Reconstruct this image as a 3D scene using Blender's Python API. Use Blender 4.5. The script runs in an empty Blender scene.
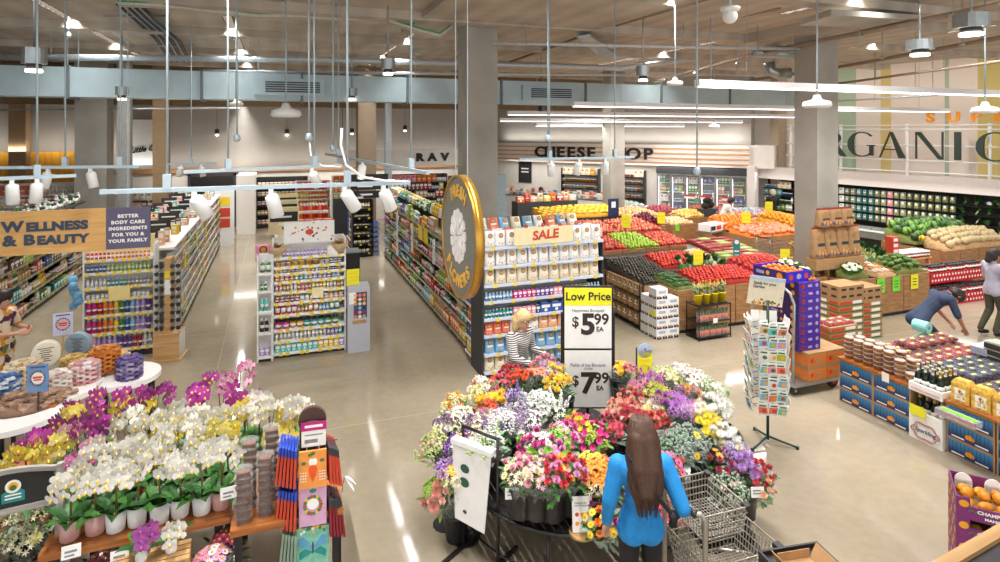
import bpy, math, random
from mathutils import Vector, Matrix
rnd = random.Random(11)
scn = bpy.context.scene
COLL = scn.collection
PI = math.pi
EYE, FOC, HOR, YAW = 3.9, 600.0, 130.0, math.radians(20.5)
SY, CY = math.sin(YAW), math.cos(YAW)
def D(px, py, d):
 """Point of the store seen at pixel (px, py), d metres along the view axis."""
 l = (px - 500) / FOC * d
 return Vector((l * CY + d * SY, d * CY - l * SY, EYE - (py - HOR) / FOC * d))
def P(px, py, z=0.0):
 """Point of the store at height z seen at pixel (px, py)."""
 return D(px, py, FOC * (EYE - z) / (py - HOR))
def lin(c):
 if isinstance(c, str):
  c = [int(c[i:i + 2], 16) for i in (0, 2, 4)]
 return tuple((x / 255 / 12.92) if x / 255 <= .04045 else ((x / 255 + .055) / 1.055) ** 2.4 for x in c)
COL = dict(white='f4f2ee', cream='f0e4c8', yellow='f6cf2c', gold='d79b20', orange='f07d1c', red='d22a2a', crimson='a8142c', pink='f29ab4',
   magenta='d0208c', purple='6a3a9c', lavender='b79be0', blue='2c5cb4', sky='7fb8e0', navy='1f2c56', teal='1c9c9c', aqua='62ccc8', green='3c8c3c',
   lime='a8cc3c', brown='6c4428', tan='c8a272', black='1c1c1e', grey='8c8c8c', silver='c4c6c8', coral='f07c64', peach='f8bc94', olive='6c7434')
CNAME = dict(sky='light blue')
def rgb(c):
 return lin(COL.get(c, c)) if isinstance(c, str) else tuple(c)
def cname(c):
 return CNAME.get(c, c)
def _nt(name):
 m = bpy.data.materials.new(name); m.use_nodes = True
 nt = m.node_tree
 return m, nt, nt.nodes['Principled BSDF']
def mat(name, c, rough=.5, metal=0.0, var=.12, scale=14.0, alpha=1.0, emit=0.0, bump=0.0, spec=.5, stretch=None):
 m, nt, b = _nt(name)
 c = rgb(c)
 b.inputs['Roughness'].default_value = rough
 b.inputs['Metallic'].default_value = metal
 b.inputs['Specular IOR Level'].default_value = spec
 b.inputs['Alpha'].default_value = alpha
 tc = nt.nodes.new('ShaderNodeTexCoord'); n = nt.nodes.new('ShaderNodeTexNoise')
 n.inputs['Scale'].default_value = scale; n.inputs['Detail'].default_value = 3
 if stretch:
  mp = nt.nodes.new('ShaderNodeMapping'); mp.inputs['Scale'].default_value = stretch
  nt.links.new(tc.outputs['Object'], mp.inputs[0]); nt.links.new(mp.outputs[0], n.inputs['Vector'])
 else:
  nt.links.new(tc.outputs['Object'], n.inputs['Vector'])
 r = nt.nodes.new('ShaderNodeValToRGB')
 r.color_ramp.elements[0].position = .3; r.color_ramp.elements[1].position = .7
 r.color_ramp.elements[0].color = (*[x * (1 - var) for x in c], 1)
 r.color_ramp.elements[1].color = (*[min(1, x * (1 + var * .5)) for x in c], 1)
 nt.links.new(n.outputs['Fac'], r.inputs[0]); nt.links.new(r.outputs[0], b.inputs['Base Color'])
 if bump:
  bp = nt.nodes.new('ShaderNodeBump'); bp.inputs['Strength'].default_value = bump; bp.inputs['Distance'].default_value = .02
  nt.links.new(n.outputs['Fac'], bp.inputs['Height']); nt.links.new(bp.outputs[0], b.inputs['Normal'])
 if emit:
  b.inputs['Emission Color'].default_value = (*c, 1); b.inputs['Emission Strength'].default_value = emit
 return m
def omat(name, rough=.4, var=.15, scale=25.0, spec=.5, alpha=1.0, bump=0.0, soft=0.0):
 """A material that takes its colour from each object, mottled by noise."""
 m, nt, b = _nt(name)
 b.inputs['Roughness'].default_value = rough; b.inputs['Specular IOR Level'].default_value = spec
 b.inputs['Alpha'].default_value = alpha
 oi = nt.nodes.new('ShaderNodeObjectInfo'); tc = nt.nodes.new('ShaderNodeTexCoord'); n = nt.nodes.new('ShaderNodeTexNoise')
 n.inputs['Scale'].default_value = scale
 nt.links.new(tc.outputs['Object'], n.inputs['Vector'])
 mx = nt.nodes.new('ShaderNodeMixRGB'); mx.blend_type = 'MULTIPLY'
 mr = nt.nodes.new('ShaderNodeMapRange'); mr.inputs['From Min'].default_value = .35; mr.inputs['From Max'].default_value = .65
 mr.inputs['To Min'].default_value = 1 - var; mr.inputs['To Max'].default_value = 1.0
 nt.links.new(n.outputs['Fac'], mr.inputs['Value'])
 mx.inputs['Fac'].default_value = 1
 nt.links.new(oi.outputs['Color'], mx.inputs['Color1']); nt.links.new(mr.outputs[0], mx.inputs['Color2'])
 nt.links.new(mx.outputs[0], b.inputs['Base Color'])
 if bump:
  bp = nt.nodes.new('ShaderNodeBump'); bp.inputs['Strength'].default_value = bump; bp.inputs['Distance'].default_value = .004
  nt.links.new(n.outputs['Fac'], bp.inputs['Height']); nt.links.new(bp.outputs[0], b.inputs['Normal'])
 if soft:
  b.inputs['Subsurface Weight'].default_value = 0
  b.inputs['Sheen Weight'].default_value = soft
 return m
def wood(name, c1, c2, sc=(1, 12, 12), rough=.5):
 m, nt, b = _nt(name)
 b.inputs['Roughness'].default_value = rough
 tc = nt.nodes.new('ShaderNodeTexCoord'); mp = nt.nodes.new('ShaderNodeMapping'); mp.inputs['Scale'].default_value = sc
 n = nt.nodes.new('ShaderNodeTexNoise'); n.inputs['Scale'].default_value = 2.2; n.inputs['Detail'].default_value = 6
 r = nt.nodes.new('ShaderNodeValToRGB')
 r.color_ramp.elements[0].position = .35; r.color_ramp.elements[1].position = .68
 r.color_ramp.elements[0].color = (*rgb(c1), 1); r.color_ramp.elements[1].color = (*rgb(c2), 1)
 nt.links.new(tc.outputs['Object'], mp.inputs[0]); nt.links.new(mp.outputs[0], n.inputs['Vector'])
 nt.links.new(n.outputs['Fac'], r.inputs[0]); nt.links.new(r.outputs[0], b.inputs['Base Color'])
 return m
OCP = omat('package_plastic', .35, .05)
OCM = omat('package_card', .65, .08)
OCF = omat('petal', .65, .18, 40, soft=.3)
OCR = omat('produce_skin', .38, .3, 22)
OCL = omat('leaf', .5, .35, 18)
OCC = omat('cloth_dyed', .85, .18, 60, bump=.2)
OCS = omat('soap', .55, .3, 30)
WHITE = mat('white_paint', 'f1f0ec', .45, var=.03)
WPLAS = mat('white_plastic', 'f4f4f2', .35, var=.03)
LABEL = mat('paper_label', 'f6f4ee', .6, var=.04)
CREAM = mat('cream_card', 'f2e3b4', .6, var=.05)
BLACK = mat('black_metal', '1d1b1b', .4, var=.15)
DARK = mat('dark_plastic', '2a2828', .45, var=.15)
CHAR = mat('charcoal', '3a3a3e', .6, var=.1)
STEEL = mat('galvanised_steel', 'b4bcbe', .35, .85, var=.18, scale=6)
ROD = mat('painted_rod', 'b9cad2', .4, .3, var=.06)
CHROME = mat('chrome', 'c9c9c6', .22, .95, var=.05)
WIRE = mat('zinc_wire', 'a9a59c', .35, .7, var=.1)
YTAG = mat('yellow_tag', 'f7d530', .6, var=.04)
YELLOW = mat('yellow_card', 'f2ea28', .6, var=.04)
LIME = mat('lime_card', '7be03a', .6, var=.04)
KRAFT = mat('kraft_card', 'b28a5e', .75, var=.14, scale=9)
WOODL = wood('pale_wood', 'b98c58', 'd6ae78')
WOODM = wood('warm_wood', '8e4e22', 'b87438', rough=.4)
WOODB = wood('bin_wood', '8d6440', 'b68a5c', (2, 14, 14))
WOODW = wood('weathered_wood', '8f8a84', 'b9b3aa')
CELLO = mat('cellophane', 'f6f8f8', .12, var=.02, alpha=.16)
CLEAR = mat('clear_plastic', 'eef2f2', .12, var=.02, alpha=.3)
GLASS = mat('door_glass', 'dfe8ea', .05, var=.02, alpha=.06)
STEMG = mat('stem_green', '4f7a34', .6, var=.25)
LEAFG = mat('leaf_green', '3f7a2c', .45, var=.35, scale=30)
LEAFD = mat('dark_leaf', '2a5a26', .4, var=.35, scale=30)
SILVL = mat('eucalyptus', '8ea490', .65, var=.25, scale=30)
INK = mat('ink_black', '262424', .6, var=.05)
INKB = mat('ink_slate', '3c4a5e', .6, var=.05)
SLATE = mat('slate_panel', '605a76', .6, var=.05)
REDI = mat('red_ink', 'd0462c', .6, var=.05)
ORANGEI = mat('orange_ink', 'f49a1e', .55, var=.05)
GOLDM = mat('brass', 'c2923c', .3, .7, var=.1)
SKIN = mat('skin', 'd8a488', .5, var=.06, scale=8)
TAN = mat('tan_skin', 'b98062', .5, var=.06, scale=8)
LAMP = mat('lamp_glow', 'fff2dc', .5, var=0, emit=7)
LEDM = mat('led_glow', 'fbf6ff', .5, var=0, emit=3.2)
class MB:
 def __init__(s):
  s.v, s.f, s.m, s.s, s.mats = [], [], [], [], []
 def mi(s, m):
  if m not in s.mats: s.mats.append(m)
  return s.mats.index(m)
 def add(s, vs, fs, m, smooth=False, M=None):
  o = len(s.v); k = s.mi(m)
  s.v.extend([tuple(M @ Vector(v)) for v in vs] if M is not None else [tuple(v) for v in vs])
  for f in fs:
   s.f.append([i + o for i in f]); s.m.append(k); s.s.append(smooth)
  return s
 def box(s, x0, x1, y0, y1, z0, z1, m, M=None):
  return s.add([(x0, y0, z0), (x1, y0, z0), (x1, y1, z0), (x0, y1, z0), (x0, y0, z1), (x1, y0, z1), (x1, y1, z1), (x0, y1, z1)],
      [(0, 3, 2, 1), (4, 5, 6, 7), (0, 1, 5, 4), (1, 2, 6, 5), (2, 3, 7, 6), (3, 0, 4, 7)], m, False, M)
 def frustum(s, a, b, z0, z1, m, M=None):
  """a, b: half sizes (x, y) at the bottom and the top."""
  vs = [(sx * h[0], sy * h[1], z) for h, z in ((a, z0), (b, z1)) for sx, sy in ((-1, -1), (1, -1), (1, 1), (-1, 1))]
  return s.add(vs, [(0, 3, 2, 1), (4, 5, 6, 7), (0, 1, 5, 4), (1, 2, 6, 5), (2, 3, 7, 6), (3, 0, 4, 7)], m, False, M)
 def lathe(s, prof, n, m, M=None, smooth=True, cap=True):
  """prof: (radius, z) or (radius, z, material of the band below this ring)."""
  base = len(prof)
  vs = []
  for p in prof:
   for k in range(n):
    a = 2 * PI * k / n
    vs.append((p[0] * math.cos(a), p[0] * math.sin(a), p[1]))
  for i in range(base - 1):
   mm = prof[i + 1][2] if len(prof[i + 1]) > 2 else m
   s.add([], [], mm)
  o = len(s.v)
  s.v.extend([tuple(M @ Vector(v)) for v in vs] if M is not None else vs)
  for i in range(base - 1):
   k0 = s.mi(prof[i + 1][2] if len(prof[i + 1]) > 2 else m)
   for k in range(n):
    k2 = (k + 1) % n
    s.f.append([o + i * n + k, o + i * n + k2, o + (i + 1) * n + k2, o + (i + 1) * n + k]); s.m.append(k0); s.s.append(smooth)
  if cap:
   if prof[0][0] > 1e-5:
    s.f.append([o + k for k in reversed(range(n))]); s.m.append(s.mi(prof[1][2] if len(prof[1]) > 2 else m)); s.s.append(False)
   if prof[-1][0] > 1e-5:
    s.f.append([o + (base - 1) * n + k for k in range(n)]); s.m.append(s.mi(prof[-1][2] if len(prof[-1]) > 2 else m)); s.s.append(False)
  return s
 def tube(s, pts, r, n, m, closed=False, smooth=True):
  pts = [Vector(p) for p in pts]; N = len(pts)
  rs = r if isinstance(r, (list, tuple)) else [r] * N
  vs = []; up = None
  for i, p in enumerate(pts):
   if closed: t = pts[(i + 1) % N] - pts[i - 1]
   else: t = pts[min(i + 1, N - 1)] - pts[max(i - 1, 0)]
   t = t.normalized() if t.length > 1e-9 else Vector((0, 0, 1))
   if up is None or abs(up.dot(t)) > .95:
    up = Vector((0, 0, 1)) if abs(t.z) < .9 else Vector((1, 0, 0))
   u = t.cross(up).normalized(); w = u.cross(t).normalized(); up = w
   for k in range(n):
    a = 2 * PI * k / n + PI / n
    vs.append(p + (u * math.cos(a) + w * math.sin(a)) * rs[i])
  fs = []
  for i in range(N if closed else N - 1):
   j = (i + 1) % N
   for k in range(n):
    k2 = (k + 1) % n
    fs.append((i * n + k, i * n + k2, j * n + k2, j * n + k))
  if not closed:
   fs.append(tuple(reversed(range(n)))); fs.append(tuple((N - 1) * n + k for k in range(n)))
  return s.add(vs, fs, m, smooth and n > 4)
 def bar(s, a, b, r, m, n=4):
  return s.tube([a, b], r, n, m)
 def sphere(s, c, r, m, nu=10, nv=6, sc=(1, 1, 1), M=None, jit=0.0):
  vs = [(0, 0, -1)]
  for i in range(1, nv):
   t = -PI / 2 + PI * i / nv
   for k in range(nu):
    a = 2 * PI * k / nu
    vs.append((math.cos(t) * math.cos(a), math.cos(t) * math.sin(a), math.sin(t)))
  vs.append((0, 0, 1))
  fs = []
  for k in range(nu):
   k2 = (k + 1) % nu
   fs.append((0, 1 + k2, 1 + k))
   for i in range(nv - 2):
    a = 1 + i * nu
    fs.append((a + k, a + k2, a + nu + k2, a + nu + k))
   a = 1 + (nv - 2) * nu
   fs.append((a + k, a + k2, len(vs) - 1))
  out = []
  for x, y, z in vs:
   q = r * (1 + (rnd.uniform(-jit, jit) if jit else 0))
   out.append((c[0] + x * q * sc[0], c[1] + y * q * sc[1], c[2] + z * q * sc[2]))
  return s.add(out, fs, m, True, M)
 def prism(s, poly, y0, y1, m, M=None):
  """poly in the XZ plane, counter-clockwise seen from -Y, extruded along Y."""
  n = len(poly)
  vs = [(x, y0, z) for x, z in poly] + [(x, y1, z) for x, z in poly]
  fs = [tuple(range(n)), tuple(reversed(range(n, 2 * n)))]
  fs += [((k + 1) % n, k, n + k, n + (k + 1) % n) for k in range(n)]
  return s.add(vs, fs, m, False, M)
 def disc(s, c, r, m, n=14, M=None, rz=None):
  """A disc in the XZ plane facing -Y."""
  rz = rz or r
  vs = [(c[0] + r * math.cos(2 * PI * k / n), c[1], c[2] + rz * math.sin(2 * PI * k / n)) for k in range(n)]
  return s.add(vs, [tuple(range(n))], m, False, M)
 def leaf(s, base, dirv, length, width, m, droop=.3, cup=.15, n=4):
  d = Vector(dirv).normalized(); b = Vector(base)
  side = d.cross(Vector((0, 0, 1)))
  side = side.normalized() if side.length > .05 else Vector((1, 0, 0))
  nrm = side.cross(d).normalized()
  vs = []
  for i in range(n + 1):
   t = i / n
   w = width * math.sin(PI * min(1, .12 + t * .88)) * .5 if i < n else 0.002
   c = b + d * length * t - Vector((0, 0, 1)) * droop * length * t * t
   vs += [c - side * w + nrm * cup * w, c - nrm * cup * w * .4, c + side * w + nrm * cup * w]
  fs = []
  for i in range(n):
   a = i * 3
   fs += [(a, a + 1, a + 4, a + 3), (a + 1, a + 2, a + 5, a + 4)]
  return s.add(vs, fs, m, True)
 def mesh(s, name):
  me = bpy.data.meshes.new(name)
  me.from_pydata(s.v, [], s.f)
  for m in s.mats: me.materials.append(m)
  me.polygons.foreach_set('material_index', s.m)
  me.polygons.foreach_set('use_smooth', s.s)
  me.update()
  return me
def TR(x=0, y=0, z=0, rz=0, rx=0, ry=0, s=1):
 return Matrix.Translation((x, y, z)) @ Matrix.Rotation(rz, 4, 'Z') @ Matrix.Rotation(ry, 4, 'Y') @ Matrix.Rotation(rx, 4, 'X') @ Matrix.Scale(s, 4)
def ob(name, me, parent=None, M=None, color=None):
 if isinstance(me, MB): me = me.mesh(name)
 o = bpy.data.objects.new(name, me)
 COLL.objects.link(o)
 if parent is not None: o.parent = parent
 if M is not None: o.matrix_basis = M if isinstance(M, Matrix) else TR(*M)
 if color is not None: o.color = (*rgb(color), 1)
 return o
def tag(o, label, cat, group=None, kind=None):
 o['label'] = label; o['category'] = cat
 if group: o['group'] = group
 if kind: o['kind'] = kind
 return o
def thing(name, label, cat, M=(0, 0, 0), group=None):
 o = bpy.data.objects.new(name, None); COLL.objects.link(o)
 o.empty_display_size = .1
 o.matrix_basis = M if isinstance(M, Matrix) else TR(*M)
 return tag(o, label, cat, group)
def one(name, me, label, cat, M=None, group=None, color=None, kind=None):
 return tag(ob(name, me, None, M, color), label, cat, group, kind)
def struct(name, me, label=None, M=None):
 o = ob(name, me, None, M); o['kind'] = 'structure'
 if label: o['label'] = label
 return o
def evaluated(o, name):
 dg = bpy.context.evaluated_depsgraph_get(); dg.update()
 me = bpy.data.meshes.new_from_object(o.evaluated_get(dg)); me.name = name
 data = o.data; isc = o.type == 'FONT'
 bpy.data.objects.remove(o)
 (bpy.data.curves if isc else bpy.data.meshes).remove(data)
 return me
_tx = {}
def text(body, size, m, ext=.003, xs=1.0, bold=0.0, shear=0.0, space=1.0, align='CENTER', line=1.0):
 """A text mesh standing in the XZ plane, facing -Y, its middle at the origin."""
 k = (body, size, m.name, ext, xs, bold, shear, space, align, line)
 if k not in _tx:
  cu = bpy.data.curves.new('lettering', 'FONT')
  cu.body = body; cu.size = size; cu.extrude = ext; cu.offset = bold; cu.shear = shear; cu.space_character = space; cu.space_line = line
  cu.align_x = align; cu.align_y = 'CENTER'; cu.resolution_u = 3
  o = bpy.data.objects.new('lettering', cu); COLL.objects.link(o)
  me = evaluated(o, 'lettering')
  me.transform(Matrix.Rotation(PI / 2, 4, 'X') @ Matrix.Diagonal((xs, 1, 1, 1)))
  me.materials.clear(); me.materials.append(m)
  _tx[k] = me
 return _tx[k]
def blob(cones, balls, m, name, voxel=.012, it=4):
 """One continuous surface grown round tapered limbs (p0, r0, p1, r1) and ellipsoids (centre, radii)."""
 b = MB()
 for p0, r0, p1, r1 in cones:
  b.sphere(p0, r0, m, 12, 8); b.sphere(p1, r1, m, 12, 8)
  if (Vector(p1) - Vector(p0)).length > 1e-4: b.tube([p0, p1], [r0, r1], 12, m)
 for c, r in balls:
  b.sphere(c, 1, m, 14, 10, r)
 o = bpy.data.objects.new(name, b.mesh(name)); COLL.objects.link(o)
 md = o.modifiers.new('r', 'REMESH'); md.mode = 'VOXEL'; md.voxel_size = voxel; md.use_smooth_shade = True
 ms = o.modifiers.new('s', 'SMOOTH'); ms.iterations = it; ms.factor = .5
 me = evaluated(o, name)
 me.materials.clear(); me.materials.append(m)
 return me
ORD = ['top', 'second', 'third', 'fourth', 'fifth', 'sixth', 'seventh', 'eighth', 'ninth', 'tenth', 'eleventh']
NTH = ['first', 'second', 'third', 'fourth', 'fifth', 'sixth', 'seventh', 'eighth', 'ninth', 'tenth', 'eleventh', 'twelfth']
def floor_mat():
 m, nt, b = _nt('polished_concrete')
 tc = nt.nodes.new('ShaderNodeTexCoord')
 n1 = nt.nodes.new('ShaderNodeTexNoise'); n1.inputs['Scale'].default_value = .5; n1.inputs['Detail'].default_value = 7
 n2 = nt.nodes.new('ShaderNodeTexNoise'); n2.inputs['Scale'].default_value = 9; n2.inputs['Detail'].default_value = 5
 add = nt.nodes.new('ShaderNodeMath'); add.operation = 'MULTIPLY_ADD'; add.inputs[1].default_value = .3
 for n in (n1, n2): nt.links.new(tc.outputs['Object'], n.inputs['Vector'])
 nt.links.new(n2.outputs['Fac'], add.inputs[0]); nt.links.new(n1.outputs['Fac'], add.inputs[2])
 r = nt.nodes.new('ShaderNodeValToRGB')
 r.color_ramp.elements[0].position = .45; r.color_ramp.elements[1].position = .9
 r.color_ramp.elements[0].color = (*lin('8f8370'), 1); r.color_ramp.elements[1].color = (*lin('ab9f89'), 1)
 nt.links.new(add.outputs[0], r.inputs[0])
 sp = nt.nodes.new('ShaderNodeSeparateXYZ'); nt.links.new(tc.outputs['Object'], sp.inputs[0])
 fac = None
 for ax, off in (('X', .9), ('Y', 1.1)):
  a = nt.nodes.new('ShaderNodeMath'); a.operation = 'ADD'; a.inputs[1].default_value = off + 46
  w = nt.nodes.new('ShaderNodeMath'); w.operation = 'MODULO'; w.inputs[1].default_value = 4.6
  l = nt.nodes.new('ShaderNodeMath'); l.operation = 'LESS_THAN'; l.inputs[1].default_value = .014
  nt.links.new(sp.outputs[ax], a.inputs[0]); nt.links.new(a.outputs[0], w.inputs[0]); nt.links.new(w.outputs[0], l.inputs[0])
  if fac is None: fac = l
  else:
   mx = nt.nodes.new('ShaderNodeMath'); mx.operation = 'MAXIMUM'
   nt.links.new(fac.outputs[0], mx.inputs[0]); nt.links.new(l.outputs[0], mx.inputs[1]); fac = mx
 mix = nt.nodes.new('ShaderNodeMixRGB'); mix.inputs['Color2'].default_value = (*lin('c0b49c'), 1)
 s = nt.nodes.new('ShaderNodeMath'); s.operation = 'MULTIPLY'; s.inputs[1].default_value = .6
 nt.links.new(fac.outputs[0], s.inputs[0]); nt.links.new(s.outputs[0], mix.inputs['Fac'])
 nt.links.new(r.outputs[0], mix.inputs['Color1']); nt.links.new(mix.outputs[0], b.inputs['Base Color'])
 b.inputs['Roughness'].default_value = .08; b.inputs['Specular IOR Level'].default_value = .5
 return m
def boards(name, c1, c2, width, axis='X', var=.5):
 """Board-marked concrete: stripes of the formwork plus cloudy noise."""
 m, nt, b = _nt(name)
 b.inputs['Roughness'].default_value = .8
 tc = nt.nodes.new('ShaderNodeTexCoord'); n = nt.nodes.new('ShaderNodeTexNoise'); n.inputs['Scale'].default_value = 1.1; n.inputs['Detail'].default_value = 8
 w = nt.nodes.new('ShaderNodeTexWave'); w.bands_direction = axis; w.inputs['Scale'].default_value = width; w.inputs['Distortion'].default_value = .4
 a = nt.nodes.new('ShaderNodeMath'); a.operation = 'MULTIPLY_ADD'; a.inputs[1].default_value = .18
 for q in (n, w): nt.links.new(tc.outputs['Object'], q.inputs['Vector'])
 nt.links.new(w.outputs['Fac'], a.inputs[0]); nt.links.new(n.outputs['Fac'], a.inputs[2])
 r = nt.nodes.new('ShaderNodeValToRGB'); r.color_ramp.elements[0].position = .35; r.color_ramp.elements[1].position = .85
 r.color_ramp.elements[0].color = (*rgb(c1), 1); r.color_ramp.elements[1].color = (*rgb(c2), 1)
 nt.links.new(a.outputs[0], r.inputs[0]); nt.links.new(r.outputs[0], b.inputs['Base Color'])
 return m
FLOORM = floor_mat()
CEILM = boards('ceiling_concrete', 'a79c8e', 'cabeae', .6, 'X')
COLM = boards('column_concrete', '98948a', 'b8b4aa', .35, 'X')
WALLG = mat('grey_wall', 'aca69e', .8, var=.05, scale=2)
WALLW = mat('white_wall', 'eae4dc', .8, var=.04, scale=2)
DUCTM = mat('duct_sheet', 'b4c8ce', .42, .2, var=.14, scale=1.5)
PIPEM = mat('pipe_metal', 'ced4d8', .35, .3, var=.1)
SEAM = mat('duct_seam', '70797c', .5, .4)
BRNP = mat('primed_pipe', '9a8672', .6, var=.1)
struct('floor', MB().box(-13, 25, -7, 30, -.12, 0, FLOORM))
CZ = 6.15
SLOTS = [(-.9, 13, 22, .18), (3.02, 11.2, 21, .1), (-3.9, 10, 21, .18), (6.4, 5, 9, .18), (-.8, 3.5, 8, .18), (2.6, 1.5, 7, .18), (9.2, 3, 9, .18), (14.5, 5, 13, .18), (10.5, 12, 20, .18)]  # ceiling slots made up to sink the added light strips out of view
b = MB().box(-13, 25, -7, 30, CZ + .3, CZ + .4, CEILM)
xe = sorted([-13, 25] + [x + q * w for x, _, _, w in SLOTS for q in (-.5, .5)])
for x0, x1 in zip(xe, xe[1:]):
 y = -7
 for q in sorted((a, c) for x, a, c, w in SLOTS if abs(x - (x0 + x1) / 2) < w / 2):
  b.box(x0, x1, y, q[0], CZ, CZ + .3, CEILM); y = q[1]
 b.box(x0, x1, y, 30, CZ, CZ + .3, CEILM)
struct('ceiling', b)
b = MB()
struct('wall_back', MB().box(-13, 9.4, 26.6, 26.9, 0, CZ, WALLG).box(9.2, 9.4, 26.6, 29, 0, CZ, WALLG).box(9.2, 12, 29, 29.2, 0, CZ, WALLW))
struct('wall_left', MB().box(-13.2, -13, 2, 26.9, 0, CZ, WALLG))
b = MB(); b.box(-6.4, 9.4, 26.52, 26.6, 0, 2.2, WALLW)
struct('baseboard_back', b, 'white lower lining of the back wall')
struct('trim_1', MB().box(-5.2, 9.4, 26.3, 26.6, 2.22, 2.36, mat('wood_ledge', 'c08a58', .5)), 'wood ledge along the back wall')
struct('trim_2', MB().box(-13, 13.6, 23.4, 23.9, 4.75, CZ, mat('brown_beam', '8a7458', .8)), 'brown dropped beam in front of the back wall')
CA, CB = Vector((10.4, 28.2, 0)), Vector((17.75, 18.9, 0))
CL = (CB - CA).length; CANG = math.atan2(CB.y - CA.y, CB.x - CA.x)
CM = TR(CA.x, CA.y, 0, CANG)
struct('wall_cheese', MB().box(0, CL, 0, .9, 0, CZ, WALLG), None, CM)
b = MB().box(-.4, CL, -.06, 0, 0, 2.4, WALLW)
struct('wall_cheese_lining', b, 'white lower wall of the cheese shop', CM)
STRIPE = wood('stripe_wood', 'c98e5c', 'e0ac7c')
b = MB().box(-1.0, CL + .02, -.55, .0, 2.4, 3.28, WALLW)
for z in (2.52, 2.72, 2.92, 3.12): b.box(-1.0, CL + .02, -.575, -.55, z - .03, z + .03, STRIPE)
fascia = struct('trim_3', b, 'white fascia with wood stripes over the cheese shop', CM)
struct('trim_4', MB().box(CL + .02, CL + .9, -.4, 1.2, 2.4, 3.3, WALLW), 'white box end of the cheese shop fascia', CM)
RA = math.atan2(-.982, .19)
RM = TR(18.4, 14.66, 0, RA)
PANW = mat('wall_panel', 'eee2d6', .8, var=.03)
b = MB().box(-9, 24, 1.3, 1.6, 0, CZ, PANW)
struct('wall_right', b, None, RM)
def stripe_at(px0, px1):
 out = []
 for px in (px0, px1):
  dirv = Vector(((px - 500) / FOC * CY + SY, CY - (px - 500) / FOC * SY, 0))
  lm = RM.inverted()
  o, q = lm @ Vector((0, 0, 0)), lm.to_3x3() @ dirv
  t = (1.3 - o.y) / q.y
  out.append(o.x + q.x * t)
 return out
k = 5
for px0, px1, c in ((838, 856, 'b2c6aa'), (881, 891, 'dcc684'), (945, 949, 'b2bfac'), (978, 1040, 'd2c078')):
 x0, x1 = stripe_at(px0, px1)
 struct('trim_%d' % k, MB().box(x0, x1, 1.285, 1.302, 2.2, CZ, mat('wall_stripe_%d' % k, c, .8, var=.03)), 'painted vertical stripe on the right wall', RM); k += 1
def column(x, y, s, label, m=COLM, h=CZ):
 o = struct('column', MB().box(-s / 2, s / 2, -s / 2, s / 2, 0, h, m), label, (x, y, 0))
 return o
column(3.98, 12.0, .66, 'grey concrete column behind the sale shelf')
column(11.1, 9.9, .6, 'concrete column standing among the produce tables')
column(12.0, 19.8, .6, 'concrete column in front of the cheese shop')
column(-5.35, 22.2, .85, 'broad concrete column at the left behind the body care shelves')
column(3.0, 21.6, .62, 'brown concrete column beyond the grocery shelves', mat('brown_column', '94826c', .8, var=.12, scale=3))
column(3.75, 21.4, .22, 'slim grey steel post beside the brown column', mat('grey_post', 'a9b2b6', .6))
column(-3.55, 22.6, .45, 'tan timber-clad post near the black door', mat('tan_post', 'a68a68', .8))
column(-4.4, 21.6, .35, 'slim grey post beside the broad column', mat('dull_post', 'a0a09c', .7))
column(-8.6, 26.2, .5, 'tan column in front of the yellow wall', mat('tan_column', 'ac8f6c', .8))
column(18.75, 18.5, .4, 'beige column beside the box end of the cheese shop', mat('beige_column', 'b5a48e', .8))
b = MB().box(10.3, 13.2, 8.5, 11.2, CZ - .22, CZ, CEILM)
struct('ceiling_drop', b, 'thicker slab round the column top')
struct('ceiling_drop', MB().box(2.6, 6.4, 8.6, 13.2, CZ - .12, CZ, CEILM), 'thicker slab round the nearer column top')
b = MB()
for y in (7.4, 11.2, 14.6, 18.2, 21.8): b.box(-13, 25, y, y + .35, CZ - .16, CZ, CEILM)
struct('ceiling_ribs', b, 'shallow concrete ribs under the ceiling')
YW = wood('yellow_boarding', 'e09a10', 'f6b42a', (6, 1, 1))
tag(ob('wall_panel_board', MB().box(-13, -6.75, 26.5, 26.58, 1.2, 3.1, YW)), 'bright yellow boarded panel on the back wall behind the body care shelves', 'wall panel')
t = thing('script_sign', 'white wall sign with dark handwritten script above the back shelves', 'sign', (-4.95, 26.45, 0))
ob('panel', MB().box(-.3, .75, -.03, .03, 2.55, 4.3, WPLAS), t)
ob('lettering', text('Little C', .3, INK, .01, .85, .009, .45), t, TR(.12, -.05, 3.15, ry=-.12))
b = MB().box(-1.55, 0, -.04, .04, 0, 2.05, BLACK)
d = struct('door_1', b, 'black double door in the back wall', (-1.6, 26.5, 0))
for s in (-.86, -.70): ob('door_handle', MB().bar((s, -.08, .9), (s, -.08, 1.25), .015, CHROME, 6), d)
ob('door_frame', MB().box(-1.65, -1.55, -.06, .05, 0, 2.15, CHAR).box(0, .1, -.06, .05, 0, 2.15, CHAR).box(-1.65, .1, -.06, .05, 2.05, 2.15, CHAR), d)
struct('wall_stub', MB().box(-1.35, -.72, 24.3, 26.55, 0, 2.2, WALLW), 'white end of wall beside the black door')
def along(M, px, y):
 """Position along a wall with frame M, at depth y in front of it, under the view ray of column px."""
 k = (px - 500) / FOC; lm = M.inverted()
 o, q = lm @ Vector((0, 0, 0)), lm.to_3x3() @ Vector((k * CY + SY, CY - k * SY, 0))
 return o.x + q.x * (y - o.y) / q.y
t = thing('shop_sign', 'dark letters spelling CHEESE SHOP on the striped fascia', 'sign', CM @ TR(0, -.6, 2.86))
for ch, px in zip('CHEESESHOP', (540, 550, 560.5, 571, 581, 591, 607, 620, 633.5, 648)):
 ob('letter', text(ch, .66, INK, .03, 1.25, .02), t, (along(CM, px, -.6), 0, 0))
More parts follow.
